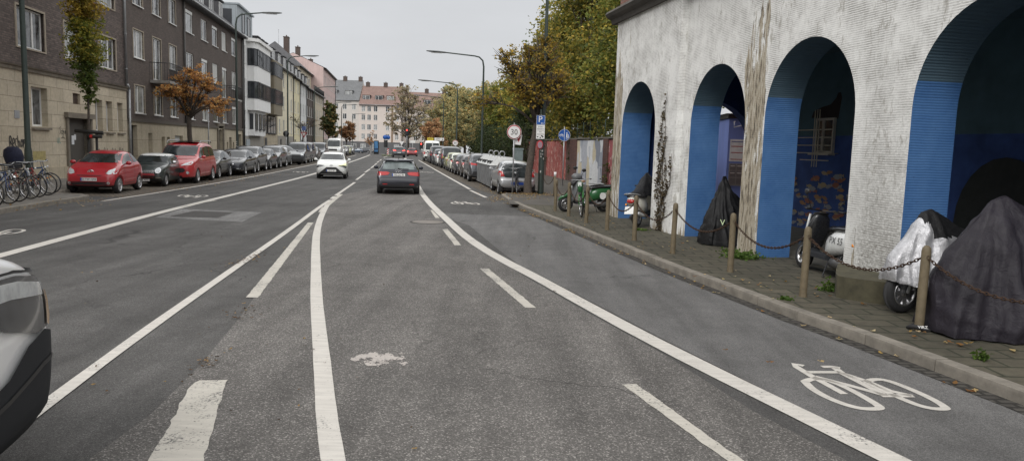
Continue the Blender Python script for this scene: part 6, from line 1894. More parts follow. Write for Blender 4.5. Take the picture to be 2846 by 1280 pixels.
# ------------------------------------------------------------------ bicycles
_BW = {}
def bicycle(name, label, loc, rz, fm, lean=R(6), r=.335, seatm=None, steer=0.0, guards=None, basket=False, child=None, group=None, rack=True, light=True):
    t = empty(name, loc, rz, label, 'bicycle', group); t.rotation_euler = (lean, 0, rz)
    if r not in _BW:
        w = MB(); n = 30
        w.tube([(r * .955 * math.cos(a), 0, r * .955 * math.sin(a)) for a in [2 * PI * k / n for k in range(n)]], .019, 7, closed=True)
        q = MB(); q.tube([((r - .035) * math.cos(a), 0, (r - .035) * math.sin(a)) for a in [2 * PI * k / n for k in range(n)]], .010, 6, closed=True)
        q.lathe([(.018, -.035), (.022, 0), (.018, .035)], axis='Y', n=8)
        for k in range(20):
            a = 2 * PI * k / 20; s = .022 if k % 2 else -.022
            q.tube([(.016 * math.cos(a + 1), s, .016 * math.sin(a + 1)), ((r - .04) * math.cos(a), 0, (r - .04) * math.sin(a))], .0022, 3, cap=False)
        _BW[r] = (w.mesh('wheel', RUB), q.mesh('rim', CHR))
    for x in (.54, -.52):
        o = bpy.data.objects.new('wheel', _BW[r][0]); o.location = (x, 0, r); link(o, t)
        if x > 0: o.rotation_euler.z = steer
        q = bpy.data.objects.new('rim', _BW[r][1]); link(q, o)
        mb = MB(); mb.box(.0, .02, r * .6, .06, .006, .03); mb.build('spoke_reflector', AMB, o)
    bb, hd, st_ = (-.08, 0, .28), (.40, 0, .80), (-.22, 0, .78)
    mb = MB()
    mb.tube([bb, hd], .017, 7); mb.tube([(.36, 0, .88), (.42, 0, .74)], .018, 7); mb.tube([st_, (.37, 0, .84)], .015, 7); mb.tube([bb, st_], .015, 7)
    for s in (.05, -.05): mb.tube([bb, (-.52, s, r)], .010, 5); mb.tube([(-.20, 0, .72), (-.52, s, r)], .009, 5)
    mb.build('frame', fm, t)
    mb = MB()
    for s in (.05, -.05): mb.tube([(.42, s * .8, .74), (.47, s, .50), (.54, s, r)], .011, 6)
    mb.build('fork', fm, t)
    mb = MB(); mb.tube([st_, (-.26, 0, .93)], .012, 6); mb.tube([(.36, 0, .88), (.33, 0, 1.02), (.40, 0, 1.04)], .013, 6)
    mb.tube([(.28, .30, 1.05), (.36, .22, 1.06), (.41, .06, 1.04), (.41, -.06, 1.04), (.36, -.22, 1.06), (.28, -.30, 1.05)], .011, 6)
    mb.build('handlebar', STEEL, t)
    mb = MB()
    for s in (1, -1): mb.tube([(.24, s * .30, 1.05), (.32, s * .27, 1.055)], .018, 6)
    mb.build('grip', BLK, t)
    mb = MB(); mb.blob([((.02, 0, .96), .02, .012), ((-.12, 0, .965), .035, .025), ((-.26, 0, .97), .08, .035), ((-.36, 0, .98), .085, .03), ((-.39, 0, .98), .04, .015)], 10, 'X'); mb.build('saddle', seatm or BLK, t)
    mb = MB(); mb.lathe([(0, .045), (.09, .045), (.09, .05)], bb, 'Y', 16); mb.tube([(bb[0], .06, bb[2]), (bb[0] + .12, .07, bb[2] - .11)], .009, 5); mb.tube([(bb[0], -.06, bb[2]), (bb[0] - .12, -.07, bb[2] + .11)], .009, 5); mb.box(bb[0] + .12, .12, bb[2] - .11, .08, .09, .02); mb.box(bb[0] - .12, -.12, bb[2] + .11, .08, .09, .02); mb.build('crank', DGR, t)
    gm = guards
    if gm:
        for x, a0, a1 in ((.54, 60, 175), (-.52, 10, 165)):
            mb = MB(); n = 12; rr = r + .035
            for k in range(n):
                b0, b1 = R(lerp(a0, a1, k / n)), R(lerp(a0, a1, (k + 1) / n))
                mb.add([(x + rr * math.cos(b0), -.028, r + rr * math.sin(b0)), (x + rr * math.cos(b0), .028, r + rr * math.sin(b0)), (x + rr * math.cos(b1), .028, r + rr * math.sin(b1)), (x + rr * math.cos(b1), -.028, r + rr * math.sin(b1))], [(0, 1, 2, 3)], True)
            mb.build('mudguard', gm, t)
    if rack:
        mb = MB()
        for s in (.06, -.06): mb.tube([(-.28, s, .74), (-.80, s, .74)], .008, 5); mb.tube([(-.52, s, r), (-.60, s, .74)], .007, 4)
        for q in range(4): mb.tube([(-.38 - q * .13, -.06, .74), (-.38 - q * .13, .06, .74)], .006, 4)
        mb.build('luggage_rack', BLK, t)
    if light:
        mb = MB(); mb.blob([((.47, 0, .86), .035, .035), ((.50, 0, .86), .03, .03)], 8, 'X'); mb.build('lamp', LENS, t)
    if basket:
        mb = MB()
        for k in range(5): mb.tube([(.42, -.16, .86 + k * .05), (.70, -.18, .86 + k * .05), (.70, .18, .86 + k * .05), (.42, .16, .86 + k * .05)], .005, 4, closed=True)
        for k in range(8): mb.tube([(.46 + .03 * k, -.17, .86), (.46 + .03 * k, -.17, 1.07)], .004, 3); mb.tube([(.46 + .03 * k, .17, .86), (.46 + .03 * k, .17, 1.07)], .004, 3)
        mb.build('basket', BLK, t)
    if child:
        mb = MB(); mb.blob([((-.60, 0, .80), .18, .16), ((-.62, 0, .95), .26, .22), ((-.66, 0, 1.18), .31, .24), ((-.68, 0, 1.36), .28, .20), ((-.68, 0, 1.46), .16, .10)], 16, 'Z'); mb.build('child_seat_cover', child, t)
    mb = MB(); mb.tube([(-.20, .06, .26), (-.26, .16, .02)], .009, 5); mb.build('kickstand', STEEL, t)
    return t
BG = 'bicycles parked at the left stands'
F_BLK = M('bike_black', (.02, .02, .022), .35); F_SIL = M('bike_silver', (.4, .41, .43), .35, .7); F_BLU = M('bike_blue', (.03, .06, .16), .35); F_RED = M('bike_red', (.25, .03, .03), .4); F_GRE = M('bike_green_grey', (.08, .10, .09), .4)
NVY = cloth('navy_seat_cover', (.012, .014, .032), .7)
bk = [((1, 578), F_BLK, 'black bicycle cut by the left edge of the picture', dict(guards=BLK, seatm=BLK)), ((46, 567), F_BLU, 'dark blue bicycle with orange spoke reflector in the stand row', dict(basket=True)), ((70, 561), F_SIL, 'silver bicycle with shiny mudguards, nearest complete one', dict(guards=CHR)),
      ((103, 553), F_BLK, 'black bicycle between the silver and the dark red one', dict(guards=BLK)), ((126, 548), F_RED, 'dark red bicycle behind the silver one', dict(guards=CHR)), ((150, 543), F_BLU, 'blue bicycle carrying a child seat under a navy cover', dict(guards=BLK, child=NVY)), ((159, 538), F_GRE, 'grey-green bicycle, farthest in the stand row', dict())]
for i, (px, fm, lab, kw) in enumerate(bk):
    p = G(px[0], px[1], .12); hd = R(-6 + rnd.uniform(-8, 8))
    ca, sa_ = math.cos(hd), math.sin(hd)
    bicycle('bicycle', lab, (p.x - .54 * ca - .2, p.y - .54 * sa_, .12), hd, fm, lean=R(rnd.uniform(-7, 7)), group=BG, steer=R(rnd.uniform(-12, 8)), **kw)
for k, px in enumerate(((92, 548), (20, 566))):
    p = G(*px, .12); mb = MB(); hs = .40
    mb.tube([(-.0, 0, 0), (0, 0, .70), (.06, 0, .80), (.14, 0, .84), (.22, 0, .80), (.28, 0, .70), (.28, 0, 0)], .03, 8)
    o = mb.build('bicycle_stand', STEEL, loc=(p.x - .45, p.y + .15, .12), rz=R(-5)); tag(o, ['steel hoop stand showing between the bicycles', 'steel hoop stand at the left edge among the bicycles'][k], 'bicycle stand', 'hoop stands')
# bicycle chained to the speed sign, seen end-on; green and white rental bicycle
bicycle('bicycle', 'black bicycle leaning at the speed limit sign', (.17, 30.9, .125), UA + R(168), F_BLK, lean=R(5), r=.33, guards=BLK)
rb = bicycle('rental_bicycle', 'green and white rental bicycle with brown saddle', (2.06, 21.42, .125), UA + R(160), M('rental_green', (.05, .30, .06), .35), lean=R(5), r=.335, seatm=M('tan_leather', (.22, .11, .05), .6), guards=BLK, rack=False, steer=R(14))
mb = MB(); mb.blob([((.42, 0, .55), .03, .03), ((.46, 0, .72), .10, .07), ((.45, 0, .90), .13, .09), ((.43, 0, 1.0), .08, .06)], 12, 'Z'); mb.build('front_cowl', GRG, rb)
mb = MB(); mb.box(.54, 0, .93, .06, .10, .12); mb.build('lamp_block', WHG, rb)
# ------------------------------------------------------------------ trees and plants
def leaf_mesh(name, items, mat=None):
    """items: (point, size, colour) -> one small folded leaf each"""
    vs, fs, cs = [], [], []
    for p, s, c in items:
        a = Vector((rnd.gauss(0, 1), rnd.gauss(0, 1), rnd.gauss(0, .6)))
        if a.length < 1e-3: a = Vector((1, 0, 0))
        a.normalize(); b = a.cross(Vector((rnd.gauss(0, 1), rnd.gauss(0, 1), rnd.gauss(0, 1))))
        if b.length < 1e-3: b = Vector((0, 0, 1))
        b.normalize(); n = a.cross(b)
        k = len(vs); h = s * rnd.uniform(.30, .5)
        vs += [p - a * s * .6, p + b * h + n * h * .3, p + a * s * .6, p - b * h + n * h * .3]
        fs.append((k, k + 1, k + 2, k + 3)); cs += [(*c, 1.0)] * 4
    me = bpy.data.meshes.new(name); me.from_pydata([tuple(v_) for v_ in vs], [], fs)
    at = me.color_attributes.new('leaf', 'FLOAT_COLOR', 'CORNER')
    at.data.foreach_set('color', [x for c in cs for x in c])
    me.materials.append(mat or LEAF); me.update()
    return me

def pick(pal):
    r = rnd.random() * sum(w for w, _ in pal)
    for w, c in pal:
        r -= w
        if r <= 0: break
    j = rnd.uniform(.72, 1.22); g = rnd.uniform(.93, 1.07)
    return (c[0] * j * g, c[1] * j, c[2] * j)

GREEN = [(3, (.085, .125, .03)), (2, (.12, .16, .035)), (1, (.16, .18, .04)), (1, (.05, .08, .022))]
YGRN = [(2, (.22, .24, .045)), (2, (.34, .30, .05)), (2, (.15, .18, .04)), (1, (.46, .37, .06))]
YEL = [(3, (.46, .34, .06)), (2, (.34, .25, .045)), (1, (.20, .19, .04)), (1, (.26, .15, .04))]
ORA = [(3, (.62, .34, .12)), (3, (.52, .25, .085)), (1.5, (.66, .44, .17)), (1, (.34, .16, .07))]
ORH = [(3, (.45, .27, .14)), (2, (.38, .21, .11)), (1, (.46, .31, .17))]  # orange for far trees, paled with painted-in haze
DKG = [(3, (.045, .065, .028)), (2, (.065, .088, .035)), (1, (.10, .115, .045))]
GRY2 = [(3, (.36, .31, .21)), (2, (.30, .26, .19)), (1.5, (.44, .35, .19))]
HGR = [(2, (.27, .28, .14)), (2.4, (.38, .33, .15)), (1, (.22, .235, .125)), (1.8, (.48, .37, .16))]  # far tree greens and yellows with distance haze put into the leaf colour

def tree(name, label, x, y, trunk_h, trunk_r, clumps, pal, leaf, dens, cat='tree', group=None, z=.1, lean=(0, 0), limbs=True, hollow=.55, twig=0.5, bare=0.0):
    """clumps: (dx, dy, z, rx, ry, rz); pal may vary with height: list of (zmax, palette)"""
    o = empty(name, (x, y, z), 0, label, cat, group)
    tb = MB()
    top = Vector((lean[0], lean[1], trunk_h))
    n = 6
    tr = [Vector((lean[0] * (k / n) ** 1.5 + .04 * noise.noise(Vector((k, x, y))), lean[1] * (k / n) ** 1.5, trunk_h * k / n)) for k in range(n + 1)]
    tb.tube([Vector((0, 0, -.25))] + tr, [trunk_r * 1.5] + [trunk_r * (1.18 if k == 0 else 1) * (1 - .25 * k / n) for k in range(n + 1)], 10)
    items = []
    pals = pal if isinstance(pal[0][1], list) else [(1e9, pal)]
    for (dx, dy, cz, rx, ry, rz) in clumps:
        c = Vector((dx, dy, cz))
        if limbs:
            st = tr[-1] if cz > trunk_h * .9 else tr[max(2, int(n * .7))]
            mid = st.lerp(c, .5) + Vector((rnd.uniform(-.12, .12) * rx, rnd.uniform(-.12, .12) * ry, .10 * (c - st).length))
            r0 = trunk_r * .42
            tb.tube([st - Vector((0, 0, .1)), st.lerp(mid, .5), mid, mid.lerp(c, .5), c, c + Vector((0, 0, rz * .5))], [r0, r0 * .85, r0 * .62, r0 * .45, r0 * .3, .012], 6)
            for k in range(int(6 * twig * (1 + rx))):
                q = mid.lerp(c, rnd.uniform(.2, 1.0))
                e = c + Vector((rnd.uniform(-1, 1) * rx, rnd.uniform(-1, 1) * ry, rnd.uniform(-.4, 1) * rz)) * .9
                m2 = q.lerp(e, .5) + Vector((0, 0, rnd.uniform(-.05, .25) * rz))
                tb.tube([q, m2, e], [r0 * .25 + .006, r0 * .16 + .005, .005], 4)
        N = int(dens * rx * ry * rz)
        # leaves gather on small sprays so that gaps show between them
        ns = max(6, N // 16)
        sprays = []
        for k in range(ns):
            u = Vector((rnd.gauss(0, 1), rnd.gauss(0, 1), rnd.gauss(0, 1))); u.normalize()
            rr = rnd.uniform(hollow, 1.05) if rnd.random() < .8 else rnd.uniform(0, hollow)
            sprays.append((u, rr))
        for k in range(N):
            u, rr = sprays[k % ns]
            if rnd.random() < bare: continue
            p = c + Vector((u.x * rx * rr, u.y * ry * rr, u.z * rz * rr)) + Vector((rnd.gauss(0, .13) * rx, rnd.gauss(0, .13) * ry, rnd.gauss(0, .11) * rz))
            pl = next(q for zm, q in pals if p.z <= zm)
            col_ = pick(pl)
            sh = (.72 + .36 * min(1, max(0, (rr - .2) / .7))) * (.85 + .3 * (u.z * .5 + .5))  # crown shading put into leaf colour: darker inside and below
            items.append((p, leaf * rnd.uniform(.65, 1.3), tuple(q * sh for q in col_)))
    t_ = tb.build('trunk', BARK, o)
    cr_ = bpy.data.objects.new('crown', leaf_mesh('crown', items)); link(cr_, o)
    return o

# street trees on the left
cl = [(rnd.uniform(-.1, .1), rnd.uniform(-.1, .1), 3.1 + .45 * k, (.24 + .5 * min(1, k / 4)) * (1 - .4 * max(0, k - 8) / 5), (.24 + .5 * min(1, k / 4)), .5) for k in range(14)]
tree('street_tree', 'slim columnar tree, green below and yellow above, beside the red city car', -16.75, 29.3, 3.2, .055, cl, [(4.6, GREEN[:3]), (6.3, YGRN), (99, YEL)], .085, 5600, group='trees on the left pavement', z=.2, limbs=False, hollow=.3)
mb = MB(); mb.tube([(-.35, 0, 1.95), (.65, 0, 1.90)], .075, 10); mb.tube([(.10, -.05, 1.74), (.62, -.05, 1.76)], .07, 10)
for s in (0.12, .42): mb.tube([(s, 0, -.1), (s, 0, 1.95)], .05, 8)
ts = mb.build('tree_support', M('tarred_wood', (.02, .018, .016), .7), loc=(-16.75, 29.0, .2), rz=R(10)); tag(ts, 'dark wooden crossbar support for the slim columnar tree', 'tree support')
mb = MB(); mb.lathe([(.073, -.05), (.076, 0), (.073, .05)], (.25, -.05, 1.745), 'X', 10); mb.build('label_band', RED, ts)
cl = []
for k in range(19):
    a = rnd.uniform(0, 2 * PI); rr = rnd.uniform(.4, 2.05); cl.append((rr * math.cos(a) + .55, rr * math.sin(a) * .9, 3.45 + rnd.uniform(0, 2.9) * (1 - rr / 3.0), .78, .78, .50))
tree('street_tree', 'spreading autumn tree with orange leaves before the long brick house', -18.95, 43.4, 3.0, .16, cl, ORA, .115, 850, group='trees on the left pavement', z=.2, hollow=.2, twig=1.2)
tree('street_tree', 'dense dark green tree with orange left edge, far left pavement', -31.5, 126, 2.9, .14, [(rnd.uniform(-.8, .8), rnd.uniform(-.8, .8), 3.6 + k * .55, 1.35 * (1 - abs(k - 3) / 9), 1.3, .9) for k in range(9)] , [(99, [(4, (.10, .125, .05)), (1, (.22, .18, .06)), (1, (.34, .22, .09))])], .36, 330, group='trees on the left pavement', z=-.05)
tree('street_tree', 'round pale orange tree behind the dense dark green one', -38.4, 170, 2.4, .13, [(rnd.uniform(-1.4, 1.4), rnd.uniform(-1, 1), 3.3 + rnd.uniform(0, 3), 1.3, 1.3, 1.1) for k in range(9)], ORH, .42, 120, group='trees on the left pavement', z=-.6)
tree('street_tree', 'small thin orange tree by the blue poster column', -38.6, 200, 2.6, .10, [(rnd.uniform(-1.4, 1.4), 0, 3.2 + rnd.uniform(0, 2.4), 1.0, 1.0, .8) for k in range(6)], ORH, .36, 60, group='trees on the left pavement', z=-1.0, bare=.3)
tree('street_tree', 'nearly bare young tree with few leaves on the left pavement', -26.6, 93.5, 2.6, .09, [(rnd.uniform(-1.2, 1.6), rnd.uniform(-1, 1), 3.4 + rnd.uniform(0, 1.2), .9, .9, .6) for k in range(6)], YEL, .16, 22, group='trees on the left pavement', bare=.6, twig=2.2)

# street tree on the right, thin yellow crown on bare limbs
cl = []
for k in range(20):
    a = rnd.uniform(0, 2 * PI); rr = rnd.uniform(.3, 1.75); cl.append((rr * math.cos(a) * 1.05 - .15, rr * math.sin(a), 3.3 + rnd.uniform(.2, 3.6) * (1.12 - rr / 2.6), .75, .75, .55))
tree('street_tree', 'sparse yellow tree with dark trunk by the speed limit sign', .60, 30.95, 2.95, .165, cl, [(99, [(3, (.42, .29, .05)), (2, (.30, .21, .045)), (2, (.15, .14, .04)), (1, (.22, .13, .05))])], .10, 1150, z=.1, lean=(.28, .1), hollow=.2, twig=1.6, bare=.12)
# park trees behind the garden wall
def park(label, x, y, h, w, pal, leaf, dens, z0=2.6, n=16, tr=.28, sq=1.0, z=0.0, bare=.0):
    cl = []
    for k in range(n):
        f = (k + .5) / n; zz_ = lerp(z0, h - 1.0, f); ww = w * (.95 - .55 * max(0, (f - .45) / .55) ** 1.4)
        a = k * 2.4 + rnd.uniform(-.4, .4); rr = ww * rnd.uniform(.25, .75)
        s = w * rnd.uniform(.36, .52)
        cl.append((rr * math.cos(a), rr * math.sin(a), zz_, s, s, s * .72 * sq))
    return tree('park_tree', label, x, y, max(2.0, z0 * .9), tr, cl, pal, leaf * .92, dens * 6.6, group='trees behind the garden wall', hollow=.5, twig=.35, z=z, bare=bare)
YG2 = [(99, [(3, (.16, .185, .04)), (3, (.25, .245, .055)), (2, (.10, .13, .033)), (1.7, (.40, .32, .065))])]
YG3 = [(99, [(2, (.20, .215, .05)), (3, (.34, .29, .06)), (2, (.13, .15, .04)), (1.4, (.46, .35, .075))])]
park('tall green park tree right behind the corner of the arcade', 6.9, 37.5, 15.5, 4.3, YG2, .17, 62, 3.0, 20)
park('tall yellow-green park tree above the grey faceted mural', 4.7, 45, 15.0, 4.2, YG3, .18, 55, 3.2, 18)
park('yellowing park tree behind the blue path sign', 3.6, 54, 13.0, 3.8, YG3, .20, 52, 3.0, 16)
park('green park tree behind the silver hatchback and street tree', 2.6, 62, 11.0, 3.8, [(5, DKG), (99, YG2[0][1])], .22, 46, 2.4, 15)
park('olive green park tree beyond the second lamp post', .8, 74, 10.5, 4.2, YG3, .25, 32, 2.4, 14)
park('dark green park tree between two right-hand lamp posts', -.9, 86, 9.8, 4.2, [(4.5, DKG), (99, YG2[0][1])], .28, 26, 2.2, 14)
park('yellow park tree behind the far speed limit sign', -2.9, 98, 10.0, 4.4, [(99, HGR)], .30, 22, 2.2, 13)
park('pale green park tree behind the white minibus', -5.6, 112, 10.2, 4.8, [(99, HGR)], .34, 17, 2.2, 13)
park('hazy yellow tree at the far corner of the park', -9.0, 135, 12.0, 5.5, [(99, HGR)], .42, 11, 2.5, 13, z=-.2)
park('hazy tree showing over the far park corner', -5, 165, 15.5, 7, [(99, HGR)], .55, 6.5, 3, 13, z=-.5)
park('hazy yellow crown rising behind the junction', -15, 195, 18.0, 8, [(99, HGR)], .62, 4.6, 3, 13, z=-.9)
park('orange tree at the junction right of the traffic lights', -14.2, 128, 6.9, 2.7, [(99, ORH)], .33, 34, 2.4, 12, tr=.16, z=-.1)
park('big bare grey-brown tree before the apartment blocks', -22.3, 155, 14.5, 4.7, [(99, GRY2)], .40, 6, 4.0, 16, tr=.40, z=-.5, bare=.25)
park('hazy yellowing tree at the junction right of the red-roofed block', -13.0, 150, 12.5, 5.0, [(99, HGR)], .42, 9, 2.8, 14, z=-.4)
park('thin hazy tree before the red-roofed block', -18.0, 172, 14.0, 5.5, [(99, GRY2)], .42, 5, 3.5, 12, tr=.3, z=-.6, bare=.3)

# shrubs and hanging green along the wall
def shrub(name, label, loc, clumps, pal, leaf, dens, cat='shrub', group=None, stems=True):
    o = empty(name, loc, 0, label, cat, group)
    items = []; tb = MB()
    for (dx, dy, cz, rx, ry, rz) in clumps:
        if stems:
            for k in range(3): tb.tube([(dx * .6, dy * .6, -.1), (dx * .8 + rnd.uniform(-.2, .2) * rx, dy * .8, cz * .5), (dx + rnd.uniform(-.5, .5) * rx, dy, cz + rz * .4)], [.018, .013, .005], 4)
        for k in range(int(dens * rx * ry * rz)):
            u = Vector((rnd.gauss(0, 1), rnd.gauss(0, 1), rnd.gauss(0, 1))); u.normalize(); rr = rnd.uniform(.35, 1.05)
            c = pick(pal); sh = .5 + .5 * rr * (.6 + .4 * (u.z * .5 + .5))  # shade painted into the foliage: inner and lower leaves darker
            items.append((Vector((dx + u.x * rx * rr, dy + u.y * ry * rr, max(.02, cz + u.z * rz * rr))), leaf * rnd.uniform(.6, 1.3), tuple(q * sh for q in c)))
    if stems: tb.build('stem', BARK, o)
    q = bpy.data.objects.new('foliage', leaf_mesh('foliage', items)); link(q, o)
    return o
HGP = 'overgrown bushes along the garden wall'
lb = ['dark ivy-like bush on the wall beyond the red mural', 'dark overhanging bush behind the silver hatchback', 'green bush behind the metal containers', 'dark bush behind the violet-grey parked car', 'green bush by the second right lamp post', 'dark bush behind the cream white car', 'green bush behind the tall white car', 'far dark bush behind the grey parked car', 'far green bush near the white minibus']
for k, Y in enumerate((59.5, 64, 69, 74.5, 80, 86, 92, 99, 107)):
    x = 9.0 - .13 * Y
    s = 1 + k * .06
    shrub('wall_bush', lb[k], (x, Y, .1), [(rnd.uniform(-1.0, .2), rnd.uniform(-2.4, 2.4), rnd.uniform(.6, 3.4), 1.1 * s, 1.5 * s, 1.1 * s) for q in range(9)], DKG if k % 2 == 0 else [(2, (.045, .065, .02)), (2, (.07, .085, .024)), (1, (.03, .045, .016))], .13 + .012 * k, 110 / (s ** 2), group=HGP)
shrub('ivy', 'dark ivy on the garden wall between red and grey murals', (9.25 - .13 * 44.8, 44.8, .1), [(0, rnd.uniform(-.6, .6), z, .25, .65, .45) for z in (.3, .7, 1.1, 1.5, 1.9, 2.3)], DKG, .10, 2600, 'ivy', stems=False)
shrub('ivy', 'dark ivy on the garden wall behind the green lamp post', (9.2 - .13 * 53.2, 53.2, .1), [(0, rnd.uniform(-1.0, 1.0), z, .28, 1.1, .5) for z in (.3, .8, 1.2, 1.7, 2.2)], DKG, .11, 1700, 'ivy', stems=False)
shrub('wall_shrub', 'small leafy shrub growing at the brick pier by the green scooter', (4.62, 35.2, .1), [(rnd.uniform(-.3, .3), rnd.uniform(-.5, .3), .3 + .2 * q, .3, .35, .25) for q in range(5)], [(2, (.06, .10, .02)), (1, (.12, .14, .03))], .09, 2400)
# dry vine on the arcade pier
o = empty('dry_vine', A0 + Vector((0, 0, .1)), ARZ, 'dry brown creeper climbing the white pier between the first two arches', 'creeper')
tb = MB(); items = []
VIN = [(3, (.085, .062, .036)), (2, (.13, .10, .055)), (1, (.055, .042, .026)), (1, (.17, .135, .08))]
for s0, hz, sw, dn in ((3.72, 2.9, .10, 240), (3.84, 3.35, .05, 130), (3.60, 2.2, .10, 200), (3.95, 2.3, .10, 150), (4.30, 1.9, .04, 60), (4.15, 1.25, .08, 60)):
    pts = [(s0 * .35 + 3.85 * .65 if q < 2 else s0 + sw * math.sin(q * 1.3 + s0), -.165, hz * q / 12) for q in range(13)]
    if s0 > 4.1: pts = [(lerp(3.9, s0, min(1, q / 4)), -.165 if q < 12 else -.165, .8 + (hz - .8) * q / 12) for q in range(13)]
    tb.tube(pts, [.014 - .0009 * q for q in range(13)], 4)
    for k in range(dn):
        f = rnd.random() ** 1.0; i = f * 11.99; a = pts[int(i)]; b = pts[int(i) + 1]; t = i - int(i)
        w = .09 * (1 - .75 * f) * (.45 if f < .15 else 1)
        items.append((Vector((lerp(a[0], b[0], t) + rnd.gauss(0, w), -.175 - rnd.random() * .04, lerp(a[2], b[2], t) + rnd.gauss(0, .03))), rnd.uniform(.035, .07), pick(VIN)))
tb.build('stem', BARK, o); link(bpy.data.objects.new('dry_leaves', leaf_mesh('dry_leaves', items)), o)

# weeds on the pavement
WD = [(3, (.09, .16, .03)), (2, (.13, .19, .045)), (1, (.05, .09, .02))]
def weed(label, px, r, n, h=.12, z=.125):
    p = G(*px, .12); o = empty('weed', (p.x, p.y, z), 0, label, 'weed', 'weeds in the paving joints')
    items = [(Vector((rnd.gauss(0, r * .5), rnd.gauss(0, r * .35), abs(rnd.gauss(0, h * .5)))), rnd.uniform(.03, .075), pick(WD)) for k in range(n)]
    link(bpy.data.objects.new('foliage', leaf_mesh('foliage', items)), o)
weed('leafy weed at the foot of the flaking pier by the black cover', (2065, 718), .32, 420)
weed('small weed at the left corner of the mossy planter', (2310, 808), .16, 170)
weed('grass tuft on top of the mossy planter', (2375, 766), .14, 150, .06, z=.50)
weed('low weed behind the third bollard from the front', (2030, 700), .2, 120, .05)
weed('tiny weed on the kerb edge below the planter', (2185, 832), .08, 50, .05)
weed('thin weed in the joints at the lower right corner', (2730, 1000), .07, 40, .10)
weed('low weed near the vine-covered pier', (1780, 640), .2, 90, .03)

# fallen leaves
def litter(name, polys, pal, seed=0):
    items = []
    for (c, rx, ry, n, s0, s1, z) in polys:
        for k in range(n):
            items.append(((c[0] + rnd.gauss(0, rx), c[1] + rnd.gauss(0, ry), z), rnd.uniform(s0, s1), pick(pal)))
    vs, fs, cs = [], [], []
    for (x, y, z), s, c in items:
        a = rnd.uniform(0, 2 * PI); k = len(vs); ca, sa_ = math.cos(a), math.sin(a)
        sh = [(-1, 0), (-.3, .55), (.15, .35), (.5, .6), (1, 0), (.4, -.5), (.1, -.3), (-.4, -.6)]
        cur = rnd.uniform(.1, .45)
        for u, w in sh: vs.append((x + s * .5 * (u * ca - w * sa_), y + s * .5 * (u * sa_ + w * ca), z + .004 + s * cur * abs(u) * .4 + rnd.uniform(0, .25) * s))
        fs.append(tuple(range(k, k + 8))); cs += [(*c, 1)] * 8
    me = bpy.data.meshes.new(name); me.from_pydata(vs, [], fs)
    at = me.color_attributes.new('leaf', 'FLOAT_COLOR', 'CORNER'); at.data.foreach_set('color', [q for c in cs for q in c])
    me.materials.append(LEAF)
    o = bpy.data.objects.new(name, me); link(o); tag(o, kind='stuff')
LT = [(3, (.42, .27, .09)), (2, (.50, .38, .18)), (2, (.28, .14, .05)), (1, (.55, .45, .27))]
P_ = lambda x, y, z=.12: tuple(G(x, y, z)[:2])
big = [(P_(2265, 1003), .30, .15, 3, .06, .09, .13), (P_(2710, 965), .25, .15, 4, .08, .13, .13), (P_(2500, 925), .4, .3, 10, .05, .09, .13), (P_(2280, 815), .5, .5, 12, .04, .09, .13), (P_(2050, 770), .5, .7, 16, .04, .08, .13), (P_(1850, 690), .5, .9, 22, .04, .08, .13), (P_(1640, 620), .5, 1.2, 30, .04, .08, .13)]
edge = []
for (ax, ay), (bx, by) in zip(kerb_line[2:], kerb_line[3:11]):
    L = math.hypot(bx - ax, by - ay)
    for k in range(int(L / .5)):
        t = rnd.random(); edge.append(((lerp(ax, bx, t) - .12, lerp(ay, by, t)), .07, .12, 2 if ay < 14 else 6, .04, .085, .012))
tree_l = [((.55, 30.4), .5, .35, 170, .05, .10, .135), ((1.5, 30.0), .7, .6, 150, .05, .10, .135), ((.3, 28.4), .5, 1.2, 90, .05, .10, .135), ((-.75, 28.6), .12, .9, 60, .05, .09, .012), ((-1.2, 36.5), .3, 3, 70, .05, .1, .02)]
med = [(P_(700, 720, 0), .12, .45, 40, .03, .07, .012), (P_(672, 873, 0), .10, .25, 30, .03, .06, .012), (P_(580, 1010, 0), .06, .18, 28, .025, .055, .014), (P_(1000, 700, 0), 3, 6, 30, .03, .06, .012), (P_(800, 1000, 0), .8, 1.2, 22, .025, .05, .012)]
leftl = [(P_(120, 570), .8, 1.2, 60, .05, .09, .13), (P_(255, 560, 0), .25, .4, 30, .05, .09, .012), ((-13.0, 30), .4, 3, 60, .05, .09, .015), ((-14.2, 38), .5, 4, 80, .05, .09, .015)]
litter('fallen_leaves', big + edge + tree_l + leftl, LT)
litter('leaf_litter', med + [(P_(660, 725, 0), .1, .5, 60, .02, .04, .012)], [(2, (.12, .07, .035)), (2, (.06, .04, .025)), (1, (.38, .24, .09))])
